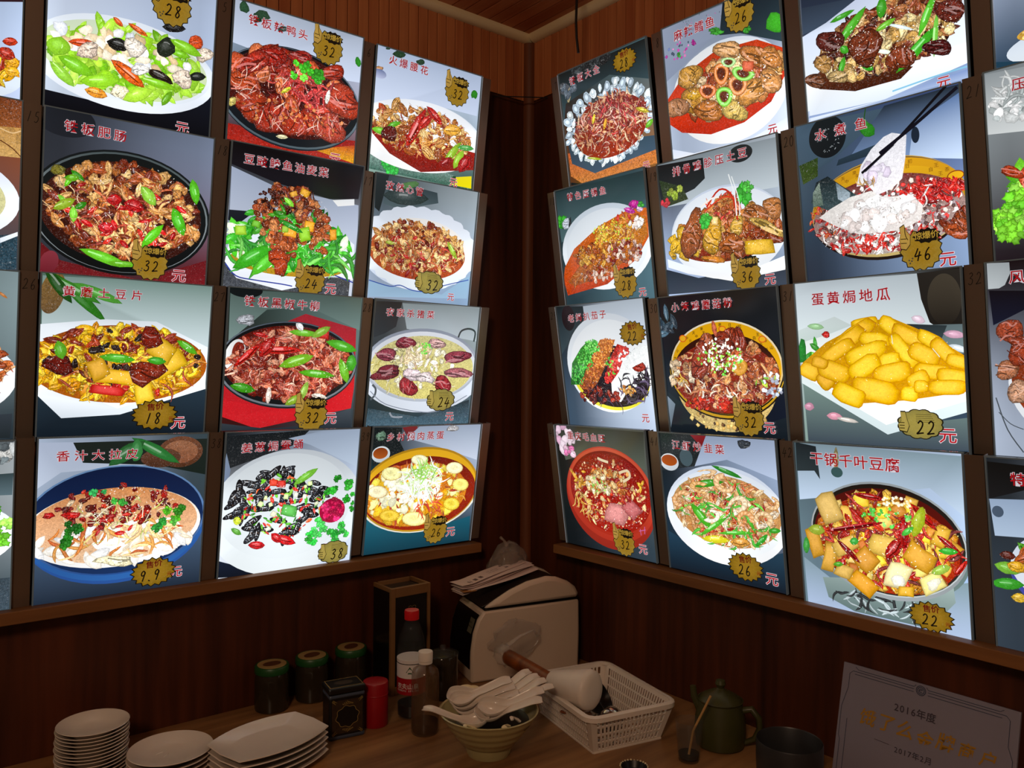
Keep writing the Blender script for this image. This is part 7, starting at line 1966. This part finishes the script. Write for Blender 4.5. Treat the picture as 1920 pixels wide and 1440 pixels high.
for sz in (-1, 1):
    for q in range(7): cx = 37 + (q - 3) * 3.2; P.stroke([(cx, 46 + sz * 24), (cx + 1.5, 46 + sz * (28 - abs(q - 3))), (cx - 1, 46 + sz * (31 - abs(q - 3) * 1.6))], 1.3, 'ffffff', 0, True)
m = MB(); m.add([(x * .001, -.0018, y * .001) for x, y, z in P.v], P.f); m.build('scrollwork', M['gold'], root)
m = MB(); m.lathe([(.0001, 0), (.0255, 0), (.0268, .002), (.0268, .088), (.0258, .0905), (.0235, .0915), (.0001, .0905)], 40)
m.lathe([(.0270, .064), (.0274, .0645), (.0274, .066), (.0270, .0665)], 40)
o = m.build('canister', M['redlab'], smooth=True, loc=(-0.6225, -0.2540, CZ)); tag(o, 'plain glossy red cylindrical canister right of the tea tin', 'canister')
def jar():
    r0 = empty('glass_jar')
    m = MB(); m.lathe([(.0001, .001), (.030, 0), (.0355, .004), (.0365, .012), (.0365, .068), (.0340, .080), (.0318, .085)], 36); m.build('jar_glass', M['jarglass'], r0, smooth=True)
    m = MB(); m.lathe([(.0332, .083), (.0362, .0835), (.0368, .0850), (.0368, .0965), (.0350, .0990), (.0330, .0994), (.0325, .0986), (.0001, .0986)], 36)
    lid = m.build('jar_lid', M['green'], r0, smooth=True)
    m = MB(); m.lathe([(.0310, .0987), (.0310, .0996), (.0001, .0998)], 32); m.build('lid_disc', M['lidtop'], lid, smooth=True)
    m = MB(); m.lathe([(.0200, .0998), (.0200, .1001), (.0001, .1002)], 28, sy=.72); m.build('lid_emblem', M['lidmid'], lid)
    return r0
j0 = jar()
for i, (x, y, lb) in enumerate(((-0.7640, -0.0480, 'leftmost of three dark jars with green lids by the wall'), (-0.6700, -0.0480, 'middle of three dark jars with green lids by the wall'), (-0.5720, -0.0480, 'rightmost of three dark jars with green lids by the wall'))):
    o = j0 if i == 0 else copy_tree(j0)
    o.location = (x, y, CZ + .0002); o.rotation_euler = (0, 0, .3 * i); tag(o, lb, 'jar', 'green-lidded jars standing along the left wall')

# --- wooden frame box behind the bottle
root = empty('wooden_holder', (-0.5230, -0.1480, CZ), label='tall wooden-framed box with dark front behind the red-capped bottle', cat='box')
W_, D_, H_ = .106, .085, .246
m = MB()
m.box((0, 0, 0), (.011, .010, H_)); m.box((W_ - .008, 0, 0), (W_, .010, H_)); m.box((0, .010, H_ - .010), (.006, D_, H_)); m.box((W_ - .006, .010, H_ - .010), (W_, D_, H_)); m.box((.011, 0, H_ - .022), (W_ - .008, .010, H_)); m.box((.011, 0, 0), (W_ - .008, .010, .018)); m.box((.011, D_ - .006, 0), (W_ - .008, D_, H_))
m.build('wood_frame', M['boxwood'], root, bevel=.001)
m = MB(); m.box((.011, .004, .018), (W_ - .008, .008, H_ - .022)); pn = m.build('front_panel', M['darkpl'], root)
m = MB(); m.box((.011, .010, H_ - .014), (W_ - .008, D_ - .006, H_ - .010)); m.build('top_panel', M['lidgrey'], root)
m = MB(); m.box((.001, .010, 0), (.005, D_, H_ - .010)); m.build('side_panel', M['darkpl'], root); m = MB(); m.box((W_ - .005, .010, 0), (W_ - .001, D_, H_ - .010)); m.build('side_panel', M['darkpl'], root)
hp = []
for k in range(25):
    t = 6.283 * k / 24; hp.append((58 + 10 * math.sin(t) ** 3 * 1.0, 192 + (8 * math.cos(t) - 3 * math.cos(2 * t) - 1.2 * math.cos(3 * t))))
gold_frame(pn, hp, .7, 'heart_emblem', off=.0037)

# --- lidded dark glass canister left of the appliance
root = empty('lidded_canister', (-0.4260, -0.2150, CZ), label='dark glass canister with clear knobbed lid left of the white appliance', cat='canister')
m = MB(); m.lathe([(.0001, 0), (.032, 0), (.0345, .003), (.0345, .094), (.0330, .096), (.0320, .094), (.0320, .006), (.0001, .005)], 36); m.build('canister_body', M['jarglass'], root, smooth=True)
m = MB(); m.lathe([(.0001, .0055), (.0315, .0055), (.0315, .075), (.0001, .076)], 30); m.build('contents', M['pickle'], root, smooth=True)
m = MB(); m.lathe([(.0345, .0965), (.0370, .0970), (.0370, .0990), (.034, .1005), (.012, .1035), (.0055, .1050), (.0048, .1080), (.0075, .1130), (.0070, .1165), (.0001, .1180)], 36); m.build('glass_lid', M['glass2'], root, smooth=True)

# --- white appliance
e1 = Vector((.966, -.259, 0)); ang = math.atan2(e1.y, e1.x)
root = empty('countertop_appliance', (-0.332, -0.197, CZ), rz=ang, label='white plastic appliance with dark lid and dark front in the corner', cat='appliance')
LN, DP = .292, .158
def prism(prof, y0, y1):
    m = MB(); n = len(prof)
    m.add([(x, y0, z) for x, z in prof] + [(x, y1, z) for x, z in prof], [tuple(range(n)), tuple(range(2 * n - 1, n - 1, -1))] + [(i, n + i, n + (i + 1) % n, (i + 1) % n) for i in range(n)])
    return m
low = [(0.0, 0.0), (LN, 0.0), (LN + .002, .09), (LN, .174), (.032, .170), (.018, .150), (.007, .118), (.001, .075)]
m = prism(low, 0.0, DP); m.build('body', M['offwhite'], root, smooth=True, bevel=.006, angle=35)
seam = [(.034, .1712), (LN - .002, .1752), (LN - .002, .1772), (.036, .1730)]
m = prism(seam, .0015, DP - .0015); m.build('seam_gap', M['darkpl'], root)
top = [(.033, .1735), (LN + .001, .1776), (LN, .190), (LN - .008, .205), (LN - .030, .221), (LN - .062, .2340), (LN - .090, .2375), (.150, .2290), (.105, .2130), (.066, .1930)]
def lathe_bev(y0, y1, nm, mt, grow=0.0, par=None, bv=.005):
    cxp = sum(p[0] for p in top) / len(top); czp = sum(p[1] for p in top) / len(top)
    pr = [(x, z - grow) if z > .18 else (x, z) for x, z in top]
    return prism(pr, y0, y1).build(nm, M[mt], par, smooth=True, bevel=bv, angle=35)
# the near cheek is rounded off towards its far end
lathe_bev(0.001, .024, 'side_cheek', 'offwhite', 0, root, .010)
lathe_bev(DP - .020, DP - .001, 'side_cheek', 'offwhite', 0.0, root, .006)
lathe_bev(.024, DP - .020, 'dark_lid', 'lidgrey', .005, root, .002)
fr = [(-.0012, .032), (.0003, .075), (.0062, .118), (.017, .150), (.0235, .160), (.030, .158), (.020, .118), (.012, .075), (.010, .032)]
m = prism(fr, .010, DP - .008); m.build('dark_front', M['darkpl'], root, smooth=True)
m = MB(); m.add([(.0160, .012, .1495), (.0160, .040, .1495), (.0050, .040, .1160), (.0050, .012, .1160)], [(0, 1, 2, 3)]); m.v = [(x - .0018, y, z) for x, y, z in m.v]
lbm = mat('pale_sticker', '5c5848', 0.6); lbp = m.build('info_label', lbm, root)
m = MB()
for q, tx in enumerate(('Cash', 'Receipt')):
    for i, ch in enumerate(tx):
        vs, ts = glyph(ch, .01); f_ = .36 + .26 * q
        base = Vector((.0160 - .0110 * f_ - .0024, .037 - i * .0034, .1495 - .0335 * f_))
        m.add([base + Vector((.0011 * 0 + vy * .0016, -vx * .0052, vy * .0052)) for vx, vy in vs], ts)
m.build('label_lettering', M['darkpl'], lbp)
m = MB(); m.box((.0, .0, .0), (.004, DP, .030)); 
# crumpled clear plastic bag on its side
def crumple(rx, ry, rz_, seed, n=22, mm=12, amp=.16, low=-1):
    rr = random.Random(seed); m = MB(); ph = [(rr.uniform(0, 6), rr.randint(2, 7), rr.randint(1, 5)) for _ in range(6)]
    pts = []
    for i in range(mm + 1):
        t = math.pi * i / mm
        for k in range(n):
            a = 6.283 * k / n; q = 1 + amp * sum(math.sin(h[1] * a + h[2] * t * 2 + h[0]) for h in ph) / 3
            pts.append((rx * math.sin(t) * math.cos(a) * q, ry * math.sin(t) * math.sin(a) * q, max(rz_ * math.cos(t) * (1 + (q - 1) * .5), low)))
    fs = []
    for i in range(mm):
        for k in range(n): k2 = (k + 1) % n; fs.append((i * n + k, (i + 1) * n + k, (i + 1) * n + k2, i * n + k2))
    m.add(pts, fs); return m
root = empty('plastic_bag', (-0.138, -0.098, CZ + .2285), label='crumpled clear plastic bag of brown things on the appliance', cat='bag')
m = crumple(.062, .042, .072, 5, low=0.0); bgm = m.build('bag_film', M['bag'], root, smooth=True, angle=60)
m = crumple(.048, .034, .046, 9, amp=.22, low=0.0012); m.build('bag_contents', M['bagstuff'], root, smooth=True, angle=60)
m = MB(); m.tube([(-.010, 0, .066), (-.022, -.004, .080), (-.030, .0, .088), (-.022, .004, .083)], [.006, .003, .004, .001], 8); m.build('bag_knot', M['bag'], root, smooth=True)
# receipts
rr = random.Random(21)
for i in range(7):
    root = empty('receipt', (-0.337 + rr.uniform(-.004, .004) + .0 * i, -0.1600 + rr.uniform(-.006, .004) - .002 * (6 - i), CZ + .2065 + .0026 * i), rz=ang + math.radians(9 + rr.uniform(-5, 5) + (0 if i < 5 else 3)))
    nx = 14; Lr = .215 + rr.uniform(-.012, .02); Wr = .052
    def sag(x): return .0020 * math.sin(x * 22 + i) + x * .155 + (.006 * max(0, (.035 - x)) / .035 if i > 3 else 0) + .0006
    m = MB(); vs = []; fs = []
    for k in range(nx + 1):
        x = Lr * k / nx; z = sag(x)
        for y in (0, Wr):
            vs.append((x, y + .012 * (x / Lr) ** 2, z)); vs.append((x, y + .012 * (x / Lr) ** 2, z + .0005))
    for k in range(nx):
        a = 4 * k
        fs += [(a, a + 2, a + 6, a + 4), (a + 1, a + 5, a + 7, a + 3), (a, a + 4, a + 5, a + 1), (a + 2, a + 3, a + 7, a + 6)]
    fs += [(0, 1, 3, 2), (4 * nx, 4 * nx + 2, 4 * nx + 3, 4 * nx + 1)]
    m.add(vs, fs); m.build('paper_strip', M['paper'], root, smooth=True)
    if i == 6:
        m = MB()
        for (a, b_, y0, y1) in [(.030, .040, .008, .022), (.048, .058, .009, .023), (.066, .076, .010, .024), (.155, .165, .014, .022), (.150, .172, .034, .042), (.100, .135, .020, .0215), (.100, .140, .030, .0315), (.178, .190, .02, .028)]:
            for q in range(3):
                xa = a + (b_ - a) * q / 3; xb = xa + (b_ - a) / 3 * .8
                m.add([(xa, y0 + .012 * (xa / Lr) ** 2, sag(xa) + .0009), (xb, y0 + .012 * (xb / Lr) ** 2, sag(xb) + .0009), (xb, y1 + .012 * (xb / Lr) ** 2, sag(xb) + .0009), (xa, y1 + .012 * (xa / Lr) ** 2, sag(xa) + .0009)], [(0, 1, 2, 3)])
        m.build('printed_lines', M['ink'], root)
    tag(root, ['receipt at the very bottom of the pile on the appliance', 'receipt second from the bottom on the appliance', 'receipt third from the bottom on the appliance', 'receipt in the middle of the pile on the appliance', 'receipt third from the top on the appliance', 'receipt just under the topmost one on the appliance', 'long printed receipt on top of the pile on the appliance'][i], 'receipt', 'paper receipts piled on the appliance lid')
m = MB(); m.box((0, 0, 0), (.035, .022, .0012)); o = m.build('brown_card', M['kraft'], bevel=.0004, loc=(-.3420, -.1780, CZ + .2160)); o.rotation_euler = (0, 0, ang + .1); tag(o, 'small brown card tucked among the receipts', 'card')

# --- basket
near = Vector((-0.380, -0.650, 0)); a_ = Vector((.1945, -.044, 0)); b_ = Vector((.0425, .253, 0))
root = empty('plastic_basket', (near.x, near.y, CZ), rz=math.atan2(a_.y, a_.x), label='white slotted plastic basket holding the handled white cup and dark utensils', cat='basket')
LX, LY, HB, IN = a_.length, b_.length, .078, .020
def basket_side(p0, p1, q0, q1, nbar, rows_=4):
    """p0,p1 top corners; q0,q1 bottom corners; slotted between solid corner strips"""
    m = MB(); p0, p1, q0, q1 = map(Vector, (p0, p1, q0, q1)); th = .0020
    nrm = (p1 - p0).cross(q0 - p0).normalized() * th
    def pt_(u, v): return (p0 * (1 - u) + p1 * u) * (1 - v) + (q0 * (1 - u) + q1 * u) * v
    def quad(u0, u1, v0, v1):
        c = [pt_(u0, v0), pt_(u1, v0), pt_(u1, v1), pt_(u0, v1)]
        m.add(c + [p + nrm for p in c], [(0, 1, 2, 3), (7, 6, 5, 4), (0, 4, 5, 1), (1, 5, 6, 2), (2, 6, 7, 3), (3, 7, 4, 0)])
    ce = .07
    quad(0, ce, 0, 1); quad(1 - ce, 1, 0, 1)
    for v0, v1 in ((0, .10), (.28, .33), (.51, .56), (.73, .78), (.94, 1.0)): quad(ce, 1 - ce, v0, v1)
    for v0, v1 in ((.10, .28), (.33, .51), (.56, .73), (.78, .94)):
        for k in range(1, nbar): u = ce + (1 - 2 * ce) * k / nbar; d = (1 - 2 * ce) / nbar * .24; quad(u - d, u + d, v0, v1)
    return m
T_ = [(0, 0, HB), (LX, 0, HB), (LX, LY, HB), (0, LY, HB)]; Q_ = [(IN, IN, .002), (LX - IN, IN, .002), (LX - IN, LY - IN, .002), (IN, LY - IN, .002)]
for i, nb in enumerate((18, 26, 18, 26)):
    j = (i + 1) % 4; basket_side(T_[i], T_[j], Q_[i], Q_[j], nb).build('side', M['white'], root)
m = MB()
for k in range(9): x = IN + (LX - 2 * IN) * k / 8; m.box((x - .002, IN, .0), (x + .002, LY - IN, .0025))
for k in range(11): y = IN + (LY - 2 * IN) * k / 10; m.box((IN, y - .002, .0), (LX - IN, y + .002, .0025))
m.build('base_grid', M['white'], root)
m = MB(); rp = []; rc = .020
for cx, cy, a0 in ((LX - rc, rc, -90), (LX - rc, LY - rc, 0), (rc, LY - rc, 90), (rc, rc, 180)):
    for q in range(5): t = math.radians(a0 + 90 * q / 4); rp.append((cx + (rc + .004) * math.cos(t), cy + (rc + .004) * math.sin(t)))
vs = []; n = len(rp)
for d, z in ((-.006, -.004), (0, -.004), (.0035, -.008), (.0035, .001), (.001, .003), (-.006, .003)):
    for i, (x, y) in enumerate(rp):
        cx, cy = LX / 2, LY / 2; nx, ny = (x - cx), (y - cy); l = math.hypot(nx, ny)
        tx, ty = rp[(i + 1) % n][0] - rp[i - 1][0], rp[(i + 1) % n][1] - rp[i - 1][1]; tl = math.hypot(tx, ty)
        vs.append((x + ty / tl * d, y - tx / tl * d, HB + z))
fs = []
for r_i in range(6):
    for k in range(n): k2 = (k + 1) % n; r2 = (r_i + 1) % 6; fs.append((r_i * n + k, r_i * n + k2, r2 * n + k2, r2 * n + k))
m.add(vs, fs); m.build('rim', M['white'], root, smooth=True)

# --- cup with wooden handle
def along(p, q): 
    d = (Vector(q) - Vector(p)); z = d.normalized(); x = Vector((0, 0, 1)).cross(z).normalized(); y = z.cross(x)
    mm = Matrix((x, y, z)).transposed().to_4x4(); mm.translation = Vector(p); return mm, d.length
hs, he, ce = Vector((-.3228, -.3240, CZ + .0985)), Vector((-.3440, -.4967, CZ + .0975)), Vector((-.3240, -.5900, CZ + .1030))
root = empty('handled_cup', hs, label='white cup with thick brown wooden handle lying across the basket', cat='utensil')
inv = Matrix.Translation(-hs)
mm, ln = along(he, ce)
m = MB(); m.lathe([(.0001, -.004), (.0150, -.004), (.0205, .0), (.0235, .004), (.0400, ln - .004), (.0402, ln), (.0385, ln + .005), (.0340, ln + .009), (.0200, ln + .011), (.0001, ln + .0115)], 36, M=inv @ mm); m.build('cup', M['white'], root, smooth=True)
mm, ln = along(hs, he + (he - hs).normalized() * .004)
m = MB(); m.lathe([(.0001, 0), (.0145, 0), (.0165, .003), (.0170, .02), (.0160, ln)], 28, M=inv @ mm); m.build('handle', M['handle'], root, smooth=True)
root = empty('plastic_wrap', (-.322, -.312, CZ + .0985), label='clear crinkled plastic bag wrapped round the brown handle end', cat='bag')
m = crumple(.022, .030, .024, 14, n=18, mm=9, amp=.2); m.build('wrap_film', M['bag'], root, smooth=True, angle=60)
m = MB(); m.tube([(0, .01, .01), (.02, .004, .022), (.045, -.001, .036), (.075, -.012, .046)], [.012, .009, .006, .002], 8, flat=.4); m.build('wrap_tail', M['bag'], root, smooth=True)
m = crumple(.062, .011, .046, 31, n=26, mm=12, amp=.22); wf = m.build('loose_film', M['bag'], root, smooth=True, angle=60, loc=(.090, .070, .0)); wf.rotation_euler = (0, 0, ang)
# dark utensils in the basket
m = MB(); m.lathe([(.0001, 0), (.022, .004), (.034, .018), (.037, .036), (.0355, .036), (.031, .018), (.020, .007), (.0001, .004)], 32)
o = m.build('black_ladle', M['black'], smooth=True, loc=(-.235, -.500, CZ + .006)); o.rotation_euler = (.9, .5, .2); o.location.z = CZ + .026; tag(o, 'black rounded ladle head standing in the basket behind the white cup', 'ladle')
m = MB(); m.lathe([(.0001, 0), (.014, .001), (.023, .010), (.0255, .022), (.022, .034), (.012, .042), (.0001, .044)], 28)
o = m.build('metal_strainer', M['chrome'], smooth=True, loc=(-.250, -.580, CZ + .0035)); tag(o, 'shiny round metal ball strainer in the basket right of the white cup', 'strainer')
m = MB(); m.tube([(0, 0, 0), (.10, -.0, .006)], [.0042, .0035], 8, flat=.6)
o = m.build('dark_chopstick', M['handle'], smooth=True, loc=(-.349, -.533, CZ + .048)); o.rotation_euler = (0, 0, -1.35); tag(o, 'dark wooden stick lying inside the near edge of the basket', 'utensil')
m = MB(); m.lathe([(.0001, 0), (.026, .002), (.034, .014), (.036, .030), (.0345, .030), (.0001, .006)], 30)
o = m.build('dark_cup', M['darkpl'], smooth=True, loc=(-.222, -.430, CZ + .0035)); tag(o, 'dark small cup at the far end of the basket', 'cup')

# --- jug, glass with stick, dark pot
root = empty('clay_jug', (-0.128, -0.762, CZ), label='dark olive lidded clay jug with side handle by the right wall', cat='jug')
m = MB(); m.lathe([(.0001, .0), (.040, 0), (.047, .004), (.0505, .030), (.0490, .055), (.0440, .080), (.0425, .088), (.0450, .092), (.0430, .0925), (.0400, .086), (.0001, .084)], 40); m.build('jug_body', M['greend'], root, smooth=True)
m = MB(); m.lathe([(.0400, .0885), (.0425, .0900), (.0360, .098), (.022, .106), (.010, .110), (.0065, .114), (.0105, .122), (.0085, .129), (.0001, .131)], 32); m.build('jug_lid', M['greend'], root, smooth=True)
m = MB(); v = Vector((.50, -.86, 0)).normalized()
m.tube([v * .043 + Vector((0, 0, .075)), v * .060 + Vector((0, 0, .080)), v * .074 + Vector((0, 0, .064)), v * .076 + Vector((0, 0, .044)), v * .066 + Vector((0, 0, .022)), v * .047 + Vector((0, 0, .012))], [.007, .007, .0065, .006, .006, .005], 10); m.build('jug_handle', M['greend'], root, smooth=True)
m = MB(); m.tube([Vector((-.022, .032, .070)), Vector((-.029, .042, .092)), Vector((-.031, .044, .112))], [.010, .007, .006], 10); m.build('spout', M['greend'], root, smooth=True)
root = empty('drinking_glass', (-0.229, -0.765, CZ), label='small clear glass with dark residue and a stick beside the jug', cat='glass')
m = MB(); m.lathe([(.0001, 0), (.019, 0), (.0205, .003), (.0265, .076), (.0252, .076), (.0195, .007), (.0001, .006)], 32); m.build('glass_wall', M['glass2'], root, smooth=True)
m = MB(); m.lathe([(.0001, .0065), (.0188, .0068), (.0196, .014), (.0001, .0145)], 26); m.build('residue', M['soy'], root, smooth=True)
m = MB(); m.tube([(-0.238, -0.772, CZ + .0160), (-0.2305, -.7760, CZ + .060), (-0.2080, -.7990, CZ + .128)], .0022, 8)
o = m.build('wooden_stick', M['stickw'], smooth=True); tag(o, 'thin pale wooden stick standing slanted in the small glass', 'stick')
m = MB(); m.lathe([(.0001, 0), (.054, 0), (.057, .003), (.0585, .040), (.0585, .072), (.0575, .0745), (.0560, .072), (.0545, .006), (.0001, .005)], 48)
o = m.build('dark_pot', M['iron'], smooth=True, loc=(-0.1500, -0.9300, CZ)); tag(o, 'open charcoal cylindrical pot standing left of the certificate', 'pot')
# crusted small dish at the front edge of view
root = empty('small_dish', (-.358, -.742, CZ), label='small dark dish with crusted rim at the bottom edge of the picture', cat='dish')
m = MB(); m.lathe([(.0001, .0), (.016, 0), (.024, .012), (.0265, .016), (.025, .0165), (.018, .006), (.0001, .004)], 28); m.build('dish_body', M['black'], root, smooth=True)
m = MB(); rr = random.Random(2)
for k in range(26):
    t = 6.283 * k / 26; s_ = rr.uniform(.0012, .0026); x, y = .0252 * math.cos(t), .0252 * math.sin(t); m.lathe([(.0001, -s_), (s_, 0), (.0001, s_)], 5, (x, y, .0170))
o = m.build('crusted_rim', M['china2'], root); o['kind'] = 'stuff'

# --- certificate board leaning on the right wall
TL = Vector((-.0065, -.9553, -.1062)); TR = Vector((-.0065, -1.2560, -.1062))
bot = Vector((-.0480, 0, CZ + .0006))
root = bpy.data.objects.new('certificate', None); COL.objects.link(root)
X = Vector((0, -1, 0)); BL = Vector((bot.x, TL.y, bot.z)); Y = (Vector((TL.x, TL.y, TL.z)) - BL); Hc = Y.length; Y.normalize(); Z = X.cross(Y)
R = Matrix((X, Y, Z)).transposed().to_4x4(); R.translation = BL; root.matrix_world = R
Wc = (TL - TR).length
tag(root, 'silver award certificate board with gold brush lettering on counter at right', 'certificate')
m = MB(); m.box((0, 0, -.006), (Wc, Hc, 0)); m.build('board', M['cert'], root, bevel=.0008)
def lines(lst, w, mt, nm, z=.0006):
    P = Painter(2000, 2000, 1, False)
    for l in lst: P.stroke(l, w, 'ffffff', 0, True, False)
    m = MB(); m.add([(x * .001, y * .001, z) for x, y, q in P.v], P.f); m.build(nm, M[mt], root)
W, H = Wc * 1000, Hc * 1000
lines([[(8, 0.1), (8, H * .30), (5, H * .33), (5, H * .6), (14, H * .78), (14, H - 18), (20, H - 12), (W * .44, H - 12)], [(W * .52, H - 12), (W - 20, H - 12), (W - 14, H - 18), (W - 14, H * .7), (W - 6, H * .6), (W - 6, 0.1)],
       [(18, 0.1), (18, H * .5)], [(W - 18, 0.1), (W - 18, H * .5)], [(W * .08, H - 4), (W * .10, H - 8), (W * .44, H - 8), (W * .45, H - 4)], [(W * .51, H - 4), (W * .52, H - 8), (W * .9, H - 8), (W * .92, H - 4)], [(24, H - 17), (W * .44, H - 17)], [(W * .52, H - 17), (W - 26, H - 17)]], .9, 'certink', 'border_lines')
P = Painter(2000, 2000, 1, False); cx, cy = W * .48, H - 12
for rad_ in (8.0, 5.6): P.stroke([(cx + rad_ * math.cos(6.283 * k / 24), cy + rad_ * math.sin(6.283 * k / 24)) for k in range(25)], 1.2, 'ffffff', 0, True, False)
P.stroke([(cx - 2.6, cy - .6), (cx + 2.4, cy + 1.6), (cx + .6, cy + 3), (cx - 2.2, cy + 1.8), (cx - 3, cy - 1), (cx - 1, cy - 3), (cx + 2, cy - 2.4)], 1.1, 'ffffff', 0, True)
m = MB(); m.add([(x * .001, y * .001, .0007) for x, y, q in P.v], P.f); m.build('round_emblem', M['certink'], root)
def board_text(txt, x, y, size, mt, off, adv, nm, slant=0.0, wob=0):
    m = MB(); rr = random.Random(5); x0 = x
    for ch in txt:
        a = adv * (.58 if ch.isdigit() else 1)
        if ch != ' ':
            vs, ts = glyph(ch, off); dy = rr.uniform(-wob, wob); sc = 1 + rr.uniform(-wob, wob) * .04
            m.add([((x0 + a / 2 + (vx + slant * vy) * size * sc) * .001, (y + dy + vy * size * sc) * .001, .0008) for vx, vy in vs], ts)
        x0 += a
    m.build(nm, M[mt], root)
board_text('2016年度', W * .335, H - 58, 17, 'certgrey', .008, 17, 'year_lettering')
board_text('饿了么金牌商户', W * .125, H - 98, 29, 'certgold', .016, 34, 'gold_lettering', .18, 3)
board_text('2017年2月', W * .36, H - 128, 13, 'certgrey', .006, 13.5, 'date_lettering')
lines([[(W * .24, H - 118), (W * .33, H - 119)]], .8, 'certgrey', 'date_rule')

# --- thin rod across the corner
m = MB(); m.tube([(-.1290, -.0025, 1.2055), (-.0025, -.0815, 1.2085)], .0016, 8); o = m.build('corner_rod', M['cable'], smooth=True); tag(o, 'thin dark rod spanning the room corner between the light boxes', 'rod')
# --- hanging cable
m = MB(); pts = [(-.150, -.352, 1.3995), (-.1515, -.354, 1.34), (-.156, -.3565, 1.28), (-.1545, -.3575, 1.24), (-.1500, -.3590, 1.205)]
m.tube(pts, [.0035, .0032, .003, .003, .0032], 8); o = m.build('hanging_cable', M['cable'], smooth=True); tag(o, 'short black cable hanging down from the ceiling near the corner', 'cable')
